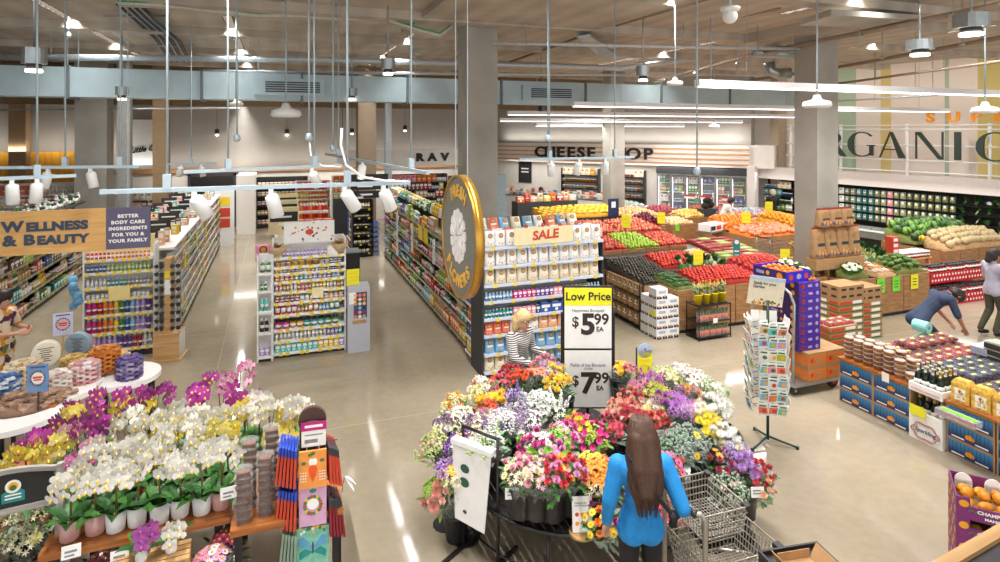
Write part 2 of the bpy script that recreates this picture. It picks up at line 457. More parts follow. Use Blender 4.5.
t = thing('hanging_sign', 'cream strip sign with dark letters between two columns', 'sign', (3.9, 24.6, 2.75))
ob('board', MB().box(-1.6, 3.6, 0, .08, -.34, .34, LABEL), t)
for x, ch in ((1.72, 'R'), (2.25, 'A'), (2.8, 'V')): ob('letter', text(ch, .42, INK, .01, 1.2, .03), t, (x, -.02, 0))
for x in (-1.4, 3.4): ob('hanger', MB().bar((x, .04, .34), (x, .04, CZ - 2.75), .012, BLACK, 4), t)
def thick(poly, m, M=None): return MB().prism(poly, -.04, .04, m, M)
def letter_mesh(ch):
 """High-contrast display capitals, 1 m tall, built from thick and thin strokes."""
 b = MB(); T, t = .2, .045
 def st(x0, z0, x1, z1, w): b.prism([(x0 - w / 2, z0), (x0 + w / 2, z0), (x1 + w / 2, z1), (x1 - w / 2, z1)], -.04, .04, INKG)
 def ring(cx, cz, rx, rz, a0, a1, wmax, wmin, n=22):
  for i in range(n):
   q = []
   for a in (a0 + (a1 - a0) * i / n, a0 + (a1 - a0) * (i + 1) / n):
    w = wmin + (wmax - wmin) * abs(math.cos(a)) ** 1.5 * (1 if math.cos(a) < .3 or ch in 'O' else .45)
    q.append([(cx + rx * math.cos(a), cz + rz * math.sin(a)), (cx + (rx - w) * math.cos(a), cz + (rz - wmin) * math.sin(a))])
   b.prism([q[0][1], q[0][0], q[1][0], q[1][1]], -.04, .04, INKG)
 if ch == 'I': st(.15, 0, .15, 1, T); return b, .3
 if ch == 'N': st(.05, 0, .05, 1, t); st(.9, 0, .9, 1, t); b.prism([(.78, 0), (.92, 0), (.2, 1), (.02, 1)], -.04, .04, INKG); return b, .95
 if ch == 'A': st(.04, 0, .43, 1, t); b.prism([(.72, 0), (.95, 0), (.5, 1), (.40, 1)], -.04, .04, INKG); b.box(.17, .75, -.04, .04, .3, .345, INKG); return b, .95
 if ch == 'R': st(.12, 0, .12, 1, T); ring(.25, .74, .38, .26, -PI / 2, PI / 2, .3, .045); b.prism([(.62, 0), (.85, 0), (.45, .5), (.25, .5)], -.04, .04, INKG); return b, .85
 if ch == 'C' or ch == 'G':
  ring(.55, .5, .55, .5, .75, 2 * PI - .75, .24, .045)
  if ch == 'G': st(.92, .06, .92, .48, .14); b.box(.75, 1.05, -.04, .04, .44, .48, INKG)
  return b, 1.05
 if ch == 'O': ring(.55, .5, .55, .5, 0, 2 * PI, .24, .045); return b, 1.1
 if ch == 'S': ring(.35, .74, .3, .26, .3, PI * 1.5, .12, .05); ring(.35, .26, .34, .26, -PI * .9, PI / 2, .2, .05); return b, .7
INKG = mat('letter_green_black', '2c3a34', .5, var=.05)
def wall_x(px, y):
 dirv = Vector(((px - 500) / FOC * CY + SY, CY - (px - 500) / FOC * SY, 0)); lm = RM.inverted()
 o, q = lm @ Vector((0, 0, 0)), lm.to_3x3() @ dirv
 return o.x + q.x * (y - o.y) / q.y
FY = .62
t = thing('wall_sign', 'big dark serif letters spelling ORGANICS on a rail frame over the greens case', 'sign', RM @ TR(0, FY, 0))
sp = {}
for ch, px, w in (('O', 800, 1), ('R', 827, 1), ('G', 849, 1), ('A', 880, 1), ('N', 916, 1), ('I', 954, 1), ('C', 977, 1), ('S', 1018, 1)):
 me, wd = letter_mesh(ch)
 ob('letter', me, t, TR(wall_x(px, FY), -.08, 2.98, s=.86))
t2 = thing('orange_wall_sign', 'orange spaced letters spelling SUPER above the big dark wall letters', 'sign', RM @ TR(0, FY, 0))
for ch, px in zip('SUPER', (931.5, 954.5, 977, 1000, 1023)):
 ob('letter', text(ch, .42, ORANGEI, .03, 1.2, .016), t2, (wall_x(px, FY), -.08, 4.28))
t = thing('sign_frame', 'white pipe frame of rails carrying the wall letters above the greens case', 'frame', RM @ TR(0, FY, 0))
xa, xb = wall_x(786, FY), wall_x(1060, FY)
for z in (2.55, 2.92, 3.4, 3.92, 4.05): ob('rail', MB().bar((xa, .02, z), (xb, .02, z), .022, WPLAS, 6), t)
for px in (790, 840, 906, 989, 1040): ob('post', MB().bar((wall_x(px, FY), .06, 2.05), (wall_x(px, FY), .06, 4.1), .05, WPLAS, 8), t)
t = thing('air_duct', 'long rectangular sheet metal air duct across the whole ceiling', 'duct', (0, 15.75, 0))
segs = [(-13, -9.5), (-9.5, -6.8), (-6.8, -4.2), (-4.2, -1.6), (-1.6, .6), (.6, 3.2), (3.2, 5.8), (5.8, 8.4), (8.4, 11), (11, 13.6), (13.6, 17)]
for x0, x1 in segs:
 ob('duct_section', MB().box(x0 + .03, x1 - .03, -.35, .35, 4.62, 5.26, DUCTM).box(x1 - .03, x1 + .03, -.39, .39, 4.58, 5.30, SEAM), t)
for px, py in ((290, 90), (553, 91)):
 q = P(px, py, 4.94)
 f = MB().box(-.8, .8, -.08, .0, -.2, .2, DUCTM)
 for i in range(5): f.box(-.55, .7, -.1, -.08, -.13 + i * .055, -.10 + i * .055, CHAR)
 ob('duct_grille', f, t, (D(px, py, 14.2).x if px < 400 else 7.2, -.36, 4.94))
for x in (-8, -4.2, -.4, 3.4, 7.2, 11): [ob('strap', MB().bar((x, q, 5.2), (x, q, CZ), .012, STEEL, 4), t) for q in (-.38, .38)]
def pipe(label, pts, r, m=PIPEM, hang=(), group=None, name='ceiling_pipe'):
 t = thing(name, label, 'pipe', (0, 0, 0), group)
 ob('pipe_run', MB().tube(pts, r, 8, m), t)
 a, c = Vector(pts[0]), Vector(pts[-1])
 for f in hang:
  p = a.lerp(c, f)
  ob('hanger', MB().bar(p, (p.x, p.y, CZ), .008, STEEL, 4).lathe([(r * 1.25, -.02), (r * 1.25, .02)], 8, STEEL, TR(p.x, p.y, p.z)), t)
H5 = (.08, .25, .42, .6, .78, .94)
pipe('thick silver sprinkler main just in front of the air duct', [D(-60, 56, 13.0), D(330, 60, 15.2), D(620, 68, 17.4), D(750, 52, 18.6)], .075, hang=(.1, .3, .5, .7))
pipe('slim silver pipe right above the top of the duct', [D(200, 71, 14.6), D(450, 74, 16.0), D(640, 75, 17.2)], .04, hang=(.2, .6))
pipe('slim pale pipe crossing level from the near column to the right column', [D(493, 43, 11.9), D(640, 46, 12.4), D(800, 49, 13.0)], .035, hang=(.1, .35, .6, .85))
pipe('pale conduit running away to the upper left', [D(62, -6, 10.5), D(142, 53, 17)], .035, hang=(.5,))
pipe('pale conduit running away above the hanging track', [D(392, -8, 10), D(348, 46, 17)], .035, hang=(.5,))
pipe('long primed pipe sweeping from the upper right towards the duct', [D(1010, 3, 8.6), D(750, 55, 15), D(655, 82, 19)], .05, BRNP, hang=H5)
pipe('long thin primed pipe below the sweeping one at right', [D(1010, 36, 9.5), D(840, 67, 14.5), D(700, 88, 20)], .04, BRNP, hang=H5)
pipe('slim brown pipe high over the produce tables', [D(720, -5, 10), D(600, 30, 13.5), D(510, 62, 18)], .035, BRNP, hang=(.3, .7))
pipe('slim brown pipe high beside the metal hood', [D(780, 8, 11), D(640, 36, 15.5), D(560, 58, 19)], .035, BRNP, hang=(.3, .7))
pipe('thin pipe close to the right wall stripes', [D(1010, 60, 13), D(835, 84, 18.5)], .035, BRNP, hang=(.3, .7))
pipe('thin level pipe in front of the back wall at right', [D(838, 101, 18), D(985, 92, 14)], .03, PIPEM, hang=(.3, .7))
pipe('thin level pipe under the duct at left', [D(-20, 110, 18), D(240, 108, 20)], .03, PIPEM, hang=(.3, .7))
cols = ('2f9a5a', 'd8d8d0', 'd8d8d0', 'c4b8a0')
t = thing('cable_bundle', 'sagging bundle of green and white cables under the ceiling', 'cables', (0, 0, 0))
way = [(118, 1, 9.6), (165, 3, 10), (210, 8, 10.4), (255, 13, 10.8), (300, 13.5, 11), (345, 16, 11.2), (385, 17, 11.4), (420, 28, 11.6), (440, 33, 11.8), (452, 24, 12)]
for i, c in enumerate(cols):
 ob('cable', MB().tube([D(px, py + i * 1.6 + (rnd.random() - .5), d + .04 * i) for px, py, d in way], .016, 5, mat('cable_%d' % i, c, .6)), t)
t = thing('cable_tray', 'dark bundle of cables clipped to strut channels under the ceiling', 'cable tray', (0, 0, 0))
for i in range(12):
 o = i * 2.6
 ob('cable', MB().tube([D(112 + o, 2 + i * .2, 10), D(128 + o, 16 + i * .4, 11.5), D(152 + o, 38 + i * .3, 14), D(168 + o * .8, 62, 16.4)], .017, 5, CHAR if i % 3 else STEEL), t)
for py, px0, px1, d in ((16, 104, 170, 11.4), (33, 128, 184, 13.2), (46, 146, 196, 14.6)):
 ob('strut', MB().bar(D(px0, py, d), D(px1, py, d), .03, STEEL), t)
t = thing('exhaust_hood', 'sheet metal duct stub with sloping flap under the ceiling', 'duct', (0, 0, 0))
q = D(588, 36, 13)
ob('riser', MB().lathe([(.13, -.25), (.13, .9)], 12, STEEL, TR(D(582, 26, 13).x, D(582, 26, 13).y, D(582, 26, 13).z)), t)
ob('flap', MB().add([D(578, 36, 12.6), D(590, 34, 12.6), D(620, 56, 15.5), D(600, 56, 15.5), D(578, 38, 12.6), D(590, 36, 12.6), D(620, 58, 15.5), D(600, 58, 15.5)], [(0, 1, 2, 3), (7, 6, 5, 4), (0, 4, 5, 1), (1, 5, 6, 2), (2, 6, 7, 3), (3, 7, 4, 0)], STEEL), t)
ob('bracket', MB().bar(D(572, 26, 13), D(590, 25, 13), .04, STEEL).bar(D(574, 33, 13), D(584, 32, 13), .04, STEEL), t)
t = thing('duct_cluster', 'shiny round duct elbows beside the right column top', 'duct', (0, 0, 0))
for px in (769, 781): ob('riser', MB().bar(D(px, 36, 14.5), D(px, 50, 14.5), .12, STEEL, 10), t)
ob('elbow', MB().tube([D(769, 62, 14), D(771, 71, 14), D(778, 74, 14), D(790, 73, 14)], .13, 10, STEEL), t)
ob('crossbar', MB().bar(D(752, 52, 14.5), D(800, 55, 14.5), .12, STEEL, 10), t)
t = thing('concrete_ledge', 'pale concrete ledge under the ceiling at right', 'ledge', (0, 0, 0))
a, c = D(831, 9, 9.6), D(934, 16, 10.4)
ob('ledge_block', MB().add([a, c, c + Vector((.3, .9, 0)), a + Vector((.3, .9, 0)), a - Vector((0, 0, .1)), c - Vector((0, 0, .07)), c + Vector((.3, .9, -.07)), a + Vector((.3, .9, -.1))], [(0, 1, 2, 3), (7, 6, 5, 4), (0, 4, 5, 1), (1, 5, 6, 2), (2, 6, 7, 3), (3, 7, 4, 0)], COLM), t)
def rod(parent, p, r=.009, m=ROD, name='rod'):
 ob(name, MB().bar(p, (p.x, p.y, CZ), r, m, 6), parent, Matrix.Translation(-parent.location) if parent.location.length else None)
def cyl_light(px, py, d, label, r=.13, h=.19):
 p = D(px, py, d)
 t = thing('pendant_light', label, 'lamp', tuple(p), 'steel cylinder pendant lights')
 ob('lamp_body', MB().lathe([(r * .9, -h / 2), (r, -h / 2), (r, h / 2), (r * .2, h / 2)], 16, STEEL, smooth=False), t)
 ob('lamp_neck', MB().lathe([(r * .55, -h / 2 - .07), (r * .62, -h / 2)], 14, CHAR), t)
 ob('lamp_lens', MB().lathe([(r * .66, -h / 2 - .1), (r * .66, -h / 2 - .065)], 14, LAMP), t)
 ob('stem', MB().bar((0, 0, h / 2), (0, 0, CZ - p.z), .012, STEEL, 6), t)
cyl_light(34, 56, 7.2, 'steel cylinder pendant light at far left, above the wood sign')
cyl_light(122, 91, 13, 'smaller steel cylinder pendant light hanging before the duct at left')
cyl_light(388, 64, 10.8, 'steel cylinder pendant light just left of the near column')
cyl_light(352, 92, 15, 'small steel cylinder pendant light hanging before the duct middle')
cyl_light(643, 71, 11.5, 'steel cylinder pendant light before the duct, right of the grille')
cyl_light(920, 45, 9.6, 'flat steel pendant light above the big wall letters', .2, .15)
cyl_light(971, 21, 7.8, 'nearest flat steel pendant light at upper right', .2, .18)
for px, py, d in ((6, 139, 24), (18, 135, 24), (45, 137, 24), (72, 138, 24), (51, 132, 25), (143, 132, 24), (217, 132, 24), (287, 132, 25), (352, 131, 25), (405, 128, 25), (541, 109, 18)):
 p = D(px, py, d)
 t = thing('small_pendant', 'tiny dark pendant lamp glowing before the back wall', 'lamp', tuple(p), 'tiny pendants at the back wall')
 ob('lamp_shade', MB().lathe([(.08, -.09), (.09, .09), (.02, .12)], 10, CHAR), t)
 ob('bulb', MB().sphere((0, 0, -.1), .06, LAMP, 8, 5), t)
 ob('cord', MB().bar((0, 0, .1), (0, 0, CZ - p.z), .008, CHAR, 4), t)
def bell(px, py, d, label, s=1.0):
 p = D(px, py, d)
 t = thing('ceiling_speaker', label, 'speaker', tuple(p), 'white bell speakers on rods')
 ob('bell_body', MB().lathe([(.2 * s, -.07 * s), (.24 * s, -.03 * s), (.22 * s, .04 * s), (.08 * s, .08 * s), (.05 * s, .16 * s)], 14, WPLAS), t)
 ob('rod', MB().bar((0, 0, .1 * s), (0, 0, CZ - p.z), .012, ROD, 6), t)
bell(286, 113, 9.6, 'broad white bell speaker hanging left of the middle')
bell(236, 104, 12, 'small white bell device left of the broad white speaker', .6)
bell(675, 83, 10.5, 'small white bell device hanging right of the duct grille', .6)
bell(817, 104, 9.0, 'white bell speaker hanging in front of the right column', .85)
bell(985, 110, 9.0, 'white bell speaker hanging before the orange letters', .75)
bell(848 - 137, 82, 12, 'tiny white bell device under the long near tube light', .4)
bell(714, 126, 20, 'tiny white bell device before the back wall at right', .8)
bell(98, 132, 20, 'tiny white bell device left of the script panel', .6)
p = D(730, 14, 8)
t = thing('dome_camera', 'white dome camera hanging from the ceiling at upper right', 'camera', tuple(p))
ob('mount', MB().lathe([(.1, .03), (.13, .06), (.13, .09), (.03, .1)], 14, WPLAS), t)
ob('dome', MB().sphere((0, 0, -.03), .1, WPLAS, 14, 9), t)
ob('rod', MB().bar((0, 0, .1), (0, 0, CZ - p.z), .02, ROD, 6), t)
LEDS = []
def led(px0, py0, px1, py1, d, label, wdt=.13):
 a = D(px0, py0, d); z = a.z
 k = (px1 - 500) / FOC
 c = Vector((a.y * (k * CY + SY) / (CY - k * SY), a.y, z)); mid = (a + c) / 2; L = (c - a).length / 2
 t = thing('linear_pendant', label, 'lamp', TR(mid.x, mid.y, z, math.atan2(c.y - a.y, c.x - a.x)), 'long white tube lights over the produce')
 ob('housing', MB().box(-L, L, -wdt / 2, wdt / 2, 0, .1, WPLAS), t)
 ob('diffuser', MB().box(-L + .02, L - .02, -wdt / 2 + .015, wdt / 2 - .015, -.02, 0, LEDM), t)
 for f in (-.8, 0, .8): ob('cable', MB().bar((L * f, 0, .1), (L * f, 0, CZ - z), .005, STEEL, 4), t)
 LEDS.append((mid, 2 * L, math.atan2(c.y - a.y, c.x - a.x)))
led(697, 86, 1075, 93, 9.3, 'nearest and thickest white tube light at upper right')
led(573, 106, 948, 107, 13.5, 'long white tube light crossing behind the right column')
led(508, 114.5, 800, 115.5, 17, 'third white tube light in front of the back wall')
led(500, 121, 742, 120, 20, 'white tube light lowest of the row before the back wall', .12)
led(536, 126, 684, 123.5, 22, 'short far white tube light before the cheese shop wall', .12)
def track(label, a, c, heads, rods, lamp=False):
 """A rail from a to c; heads: (fraction, tilt sideways, tilt forward)."""
 a, c = Vector(a), Vector(c); mid = (a + c) / 2; L = (c - a).length / 2; rz = math.atan2(c.y - a.y, c.x - a.x)
 t = thing('track_light', label, 'track light', TR(mid.x, mid.y, mid.z, rz))
 ob('rail', MB().box(-L, L, -.02, .02, -.018, .018, ROD), t)
 for f, rx, ry in heads:
  x = -L + 2 * L * f
  h = ob('spot_head', MB().lathe([(.03, .0), (.062, -.02), (.068, -.05), (.068, -.24), (.058, -.245), (.05, -.22), (.0, -.2, LAMP)], 16, WPLAS), t, TR(x, 0, -.06, 0, rx, ry, .88))
  ob('spot_neck', MB().box(-.02, .02, -.018, .018, -.07, 0, WPLAS), t, (x, 0, -.01))
 for f in rods:
  x = -L + 2 * L * f
  ob('rod', MB().bar((x, 0, .0), (x, 0, CZ - mid.z), .011, ROD, 6), t)
  ob('rod_clamp', MB().box(x - .03, x + .03, -.028, .028, .01, .13, ROD), t)
 return t
track('nearest white track rail with three spot heads left of the flower disc', P(100, 192, 3.4), P(410, 182.5, 3.4), [(.27, .2, -.5), (.51, .1, -.25), (.76, .2, -.55), (.90, .15, -.4)], (.19, .77))
track('white track rail with two spot heads at the far left', P(-60, 181, 3.4), P(76, 175.5, 3.4), [(.5, .1, -.05), (.69, .1, .05)], (.69, .2))
track('white track rail behind the nearest one with one spot head', P(183, 172, 3.45), P(342, 165.5, 3.45), [(.78, .15, -.5)], (.8, .25))
track('grey track rail running away beside the tan column', P(428, 173, 3.45), P(326, 154, 3.45), [(.5, .2, .4)], (.1, .8))
track('thin white rail running away before the yellow wall', P(140, 166.5, 3.42), P(-30, 168, 3.42), [(.3, 0, .2), (.55, .1, -.2)], (.45, .12))
track('white track rail with three spot heads before the cheese shop', P(519, 159.5, 3.45), P(634, 157, 3.45), [(.26, .1, -.1), (.5, .1, .2), (.73, .1, -.1)], (.25, .82))
track('short far track rail left of the near column', P(166, 164, 3.2), P(216, 163.5, 3.2), [(.3, 0, .2), (.7, 0, -.2)], (.5,))
for px, py, d, label in ((333, 148, 9, 'thin white hanging rod right of the white bell speaker'), (309, 137, 7.5, 'thin grey hanging rod with a small end clamp'), (237, 138, 8.5, 'thin grey hanging rod left of the white bell speaker'),
     (697, 171, 7.6, 'long hanging rod ending before the freezer doors'), (548, 138, 8.2, 'long pale hanging rod right of the near column'), (69, 35, 12, 'thin rod over the far left of the duct')):
 p = D(px, py, d)
 t = thing('hanging_rod', label, 'rod', tuple(p))
 ob('rod', MB().bar((0, 0, 0), (0, 0, CZ - p.z), .012, ROD, 6), t)
 ob('end_clamp', MB().lathe([(.03, -.05), (.05, -.02), (.03, .05)], 8, ROD), t)
t = thing('flexible_cord', 'grey looping cord from the hanging rod to the near track rail', 'cord', (0, 0, 0))
ob('cord_run', MB().tube([D(342, 128, 5.5), D(341, 145, 5.5), D(346, 165, 5.5), D(362, 177, 5.5), D(385, 181, 5.6), D(408, 181.5, 5.7)], .012, 6, WPLAS), t)
t = thing('flexible_cord', 'grey looping cord behind the near track rail', 'cord', (0, 0, 0))
ob('cord_run', MB().tube([D(309, 137, 7.5), D(311, 156, 7.5), D(322, 166, 7.4), D(340, 167, 7.2)], .012, 6, WPLAS), t)
t = thing('department_sign', 'wide hanging wood sign reading WELLNESS & BEAUTY with a slate end panel', 'sign', (-2.8, 9.5, 2.555))
ob('wood_panel', MB().box(-.72, .65, -.025, .025, -.285, .285, wood('sign_wood', 'd8a25c', 'eaba74', (1, 1, 9), .6)), t)
ob('slate_panel', MB().box(.65, 1.17, -.035, .025, -.275, .285, SLATE), t)
def small_caps(t, items, x, z):
 for body, size in items:
  me = text(body, size, INKB, .004, 1.16, .009, 0, 1.05, 'LEFT')
  ob('lettering', me, t, (x, -.03, z - (.186 - size) * .36)); x += max(v.co.x for v in me.vertices) + .018
small_caps(t, (('W', .186), ('ELLNESS', .154)), -.50, .085)
small_caps(t, (('&', .186),), -.49, -.095)
small_caps(t, (('B', .186), ('EAUTY', .154)), -.27, -.095)
for i, s in enumerate(('BETTER', 'BODY CARE', 'INGREDIENTS', 'FOR YOU &', 'YOUR FAMILY')):
 ob('small_lettering', text(s, .062, LABEL, .003, 1.05, .003, 0, 1.15), t, (.91, -.04, .17 - i * .084))
for x in (-.6, .9): ob('hanger', MB().bar((x, 0, .28), (x, 0, CZ - 2.555), .006, STEEL, 4), t)
GOLDP = mat('gold_paint', 'e8b44c', .5, var=.05)
t = thing('round_sign', 'round hanging grey sign reading FRESH FLOWERS with a thick gold rim', 'sign', TR(1.71, 5.66, 2.86, -PI / 2))
ob('disc', MB().lathe([(.58, -.03), (.58, .03)], 48, mat('disc_grey', '77756c', .6, var=.05), TR(0, 0, 0, 0, PI / 2), smooth=False), t)
b = MB(); b.lathe([(.577, -.04), (.6, -.04), (.6, .045), (.577, .045), (.577, -.04)], 48, GOLDM, TR(0, 0, 0, 0, PI / 2), cap=False)
ob('rim', b, t)
PETW = mat('relief_white', 'e8e4e2', .6, var=.06)
f = MB()
for r0, r1, n, o in ((.1, .27, 13, 0), (.06, .2, 10, .2), (.03, .12, 7, .1)):
 for k in range(n):
  a = 2 * PI * k / n + o
  M = Matrix.Rotation(-a, 4, 'Y')
  w = r1 * .18
  pts = [(-.012, r0), (.012, r0), (w * .9, r1 * .75), (w, r1 * .92), (0, r1), (-w, r1 * .92), (-w * .9, r1 * .75)]
  f.prism(pts, -.04 - o * .05, -.03, PETW, M)
ob('flower_relief', f, t)
for word, a0, st, flip in (('FRESH', 118, -14, 1), ('FLOWERS', 222, 16, -1)):
 for i, ch in enumerate(word):
  a = math.radians(a0 + st * i)
  ob('letter', text(ch, .165, GOLDP, .004, 1.0, .006), t,
   Matrix.Translation((.44 * math.cos(a), -.036, .44 * math.sin(a))) @ Matrix.Rotation(-(a - PI / 2) if flip > 0 else -(a + PI / 2), 4, 'Y'))
for x in (-.2, .2): ob('hanger', MB().bar((x, 0, .56), (x, 0, CZ - 2.86), .005, STEEL, 4), t)
def area(name, loc, sx, sy, power, color=(1, .985, .965), rot=(0, 0, 0), spread=PI):
 l = bpy.data.lights.new(name, 'AREA'); l.shape = 'RECTANGLE'; l.size = sx; l.size_y = sy; l.energy = power; l.color = color; l.spread = spread
 o = bpy.data.objects.new(name, l); o.location = loc; o.rotation_euler = rot; COLL.objects.link(o)
 return o
for mid, L, rz in LEDS:
 area('tube_lamp', (mid.x, mid.y, mid.z - .03), L, .12, 12 * L, (1, .97, .94), (0, 0, rz))
BAFFLE = mat('added_baffle', '2a2520', .95, spec=.05)  # dark baffles made up to keep the added strips from showing
def strip(x, y0, y1, power, label, w=.16, z=CZ + .26, view_baffle=True):  # invented light strips, added to brighten the store and streak the floor
 t = thing('added_strip', label, 'lamp', (x, (y0 + y1) / 2, z - .2))
 L = (y1 - y0) / 2
 ob('housing', MB().box(-w / 2 - .02, w / 2 + .02, -L, L, .06, .08, BAFFLE).box(-w / 2 - .02, -w / 2, -L, L, -.06, .06, BAFFLE).box(w / 2, w / 2 + .02, -L, L, -.06, .06, BAFFLE), t)
 lv = MB(); n = int(2 * L / .27) if view_baffle else 1
 for i in range(n + 1): lv.box(-w / 2, w / 2, -L + 2 * L * i / n - .003, -L + 2 * L * i / n + .003, -.06, .035, BAFFLE)
 ob('view_baffle', lv, t)
 area('added_strip_lamp', (x, (y0 + y1) / 2, z - .155), w, 2 * L, power * 1.0, (1, .985, .965), (0, 0, 0), math.radians(140 if view_baffle else 172))
strip(3.02, 11.2, 21, 420, 'slim added light strip over the main aisle', .07)  # added for the streak on the aisle floor
strip(-.9, 13, 22, 330, 'slim added fill strip over the body care aisle')
strip(-1.25, 19.4, 26.2, 260, 'slim added light strip hidden behind the air duct', .06, 5.35, False)  # added for the second floor streak, tucked out of view
strip(-3.9, 10, 21, 420, 'slim added fill strip at the far left')
strip(6.4, 5.0, 9.0, 300, 'slim added fill strip right of the flower display')
strip(-.8, 3.5, 8.0, 330, 'slim added fill strip over the orchids')
strip(2.6, 1.5, 7.0, 380, 'slim added fill strip over the flower display')
strip(9.2, 3.0, 9.0, 330, 'slim added fill strip over the berry table')
strip(14.5, 5.0, 13.0, 420, 'slim added fill strip over the melons')
strip(10.5, 12, 20, 420, 'slim added fill strip over the apples')
area('case_fill', tuple(RM @ Vector((1.0, -.3, 2.25))), 12, .3, 60, (1, .98, .96), (0, 0, RA))  # added fill light for the greens case, no fixture
area('cheese_fill', tuple(CM @ Vector((6, -.9, 2.5))), 10, .3, 70, (1, .97, .92), (0, 0, CANG))  # added fill light before the cheese shop, no fixture
area('back_fill', (1.5, 25.6, 2.6), 12, .3, 110, (1, .95, .88), (0, 0, 0))  # added fill light at the back of the store, no fixture
area('cove_fill', (1.5, 26.15, 2.45), 15, .12, 55, (1, .95, .88), (math.radians(165), 0, 0))
area('cove_fill', (-9, 25.9, 3.2), 7, .12, 28, (1, .92, .8), (math.radians(120), 0, 0))  # added fill for the yellow panel, with no cove there
area('cheese_wall_fill', tuple(CM @ Vector((6, -.3, 3.4))), 11, .12, 50, (1, .96, .9), (math.radians(165), 0, CANG))  # added fill for the upper cheese shop wall, no fixture
area('wall_fill', tuple(RM @ Vector((2.5, -.4, 5.6))), 12, .3, 55, (1, .96, .9), (math.radians(40), 0, RA))  # added fill for the right wall, no fixture
w = bpy.data.worlds.new('daylight'); scn.world = w; w.use_nodes = True
bg = w.node_tree.nodes['Background']; bg.inputs[0].default_value = (.93, .96, 1, 1); bg.inputs[1].default_value = 1.5
cam = bpy.data.cameras.new('camera'); co = bpy.data.objects.new('camera', cam); COLL.objects.link(co)
co.location = (0, 0, EYE); co.rotation_euler = (PI / 2, 0, -YAW)
cam.sensor_width = 36; cam.lens = FOC / 1000 * 36; cam.shift_y = -(281 - HOR) / 1000; cam.clip_end = 200; cam.clip_start = .05
scn.camera = co
scn.view_settings.view_transform = 'Standard'; scn.view_settings.look = 'None'; scn.view_settings.gamma = 1; scn.view_settings.use_curve_mapping = False
scn.view_settings.exposure = 0.3
scn.cycles.use_denoising = True
scn.cycles.max_bounces = 6; scn.cycles.diffuse_bounces = 4; scn.cycles.transparent_max_bounces = 12; scn.cycles.sample_clamp_indirect = 4
def mk_bottle(h, r, neck=.45, cap=WPLAS, lab=(.3, .54), n=10, body=OCP):
 b = MB()
 p = [(r * .92, 0), (r, h * .03)]
 if lab: p += [(r, h * lab[0]), (r * 1.015, h * lab[0], body), (r * 1.015, h * lab[1], LABEL), (r, h * lab[1], body)]
 p += [(r, h * .66, body), (r * .9, h * .73, body), (r * neck, h * .82, body), (r * neck, h * .86, body), (r * neck * 1.15, h * .86, cap), (r * neck * 1.15, h, cap)]
 b.lathe(p, n, body); return b
def mk_jar(h, r, lid=WPLAS, n=10, lab=True):
 p = [(r * .93, 0), (r, h * .04)]
 if lab: p += [(r, h * .24), (r * 1.015, h * .24, OCP), (r * 1.015, h * .5, LABEL), (r, h * .5, OCP)]
 p += [(r, h * .74, OCP), (r * .9, h * .78, OCP), (r * .97, h * .78, lid), (r * .97, h, lid)]
 return MB().lathe(p, n, OCP)
def mk_carton(w, d, h, lab=LABEL, art=None, base=OCM):
 b = MB().box(-w / 2, w / 2, 0, d, 0, h, base)
 b.box(-w * .4, w * .4, -.003, 0, h * .52, h * .86, lab)
 b.disc((0, -.003, h * .28), min(w, h) * .2, art or lab, 10)
 b.box(-w * .3, w * .3, d * .25, d * .75, h, h + .002, lab)
 return b
def mk_pouch(w, d, h, lab=LABEL, ring=CHAR, body=OCP, art=ORANGEI, nx=6, nz=7):
 """A stand-up bag: full at the foot, pinched flat at the top seam."""
 vs, fs = [], []
 def thick(u, v): return d / 2 * (1 - v ** 2.2) * (1 - .55 * abs(u) ** 3) + .004
 for side in (-1, 1):
  for j in range(nz + 1):
   v = j / nz
   for i in range(nx + 1):
    u = -1 + 2 * i / nx
    vs.append((u * w / 2 * (1 - .05 * math.sin(PI * v)), d / 2 + side * thick(u, v), v * h))
 N = (nx + 1) * (nz + 1)
 for j in range(nz):
  for i in range(nx):
   a = j * (nx + 1) + i
   fs.append((a, a + 1, a + nx + 2, a + nx + 1)); fs.append((N + a + 1, N + a, N + a + nx + 1, N + a + nx + 2))
 for j in range(nz):
  a = j * (nx + 1); c = a + nx
  fs.append((N + a, a, a + nx + 1, N + a + nx + 1)); fs.append((c, N + c, N + c + nx + 1, c + nx + 1))
 for i in range(nx):
  fs.append((N + i, N + i + 1, i + 1, i)); a = nz * (nx + 1) + i; fs.append((a, a + 1, N + a + 1, N + a))
 b = MB().add(vs, fs, body, True)
 def fy(v): return d / 2 - thick(0, v) - .004
 b.disc((0, fy(.58) - .004, h * .71), w * .24, ring, 12); b.disc((0, fy(.58) - .006, h * .71), w * .17, art, 12)
 b.box(-w * .28, w * .28, fy(.5) - .004, fy(.5), h * .42, h * .53, lab)
 for x, z, r in ((-.22, .25, .1), (.05, .2, .12), (.25, .28, .09)):
  b.disc((x * w, fy(.2) - .004, z * h), r * w * .75, GOLDB, 9)
 return b
def mk_tub(h, r, lid=WPLAS): return MB().lathe([(r * .85, 0), (r, h * .85), (r * 1.05, h * .85, lid), (r * 1.05, h, lid)], 12, OCP)
PR = {}
GOLDB = mat('biscuit_print', 'd8ab6a', .6, var=.1)
def product(key, name, phrase, w, d, h, mb):
 me = mb.mesh(name); PR[key] = (me, name, phrase, w, d, h)
product('bottle', 'bottle', 'bottle', .068, .068, .21, mk_bottle(.21, .031))
product('cbottle', 'bottle', 'bottle', .072, .072, .225, mk_bottle(.225, .034, .5, WPLAS, (.28, .42)))
product('sbottle', 'bottle', 'small bottle', .056, .056, .13, mk_bottle(.13, .024))
product('dbottle', 'bottle', 'dark-capped bottle', .07, .07, .2, mk_bottle(.2, .032, .4, DARK))
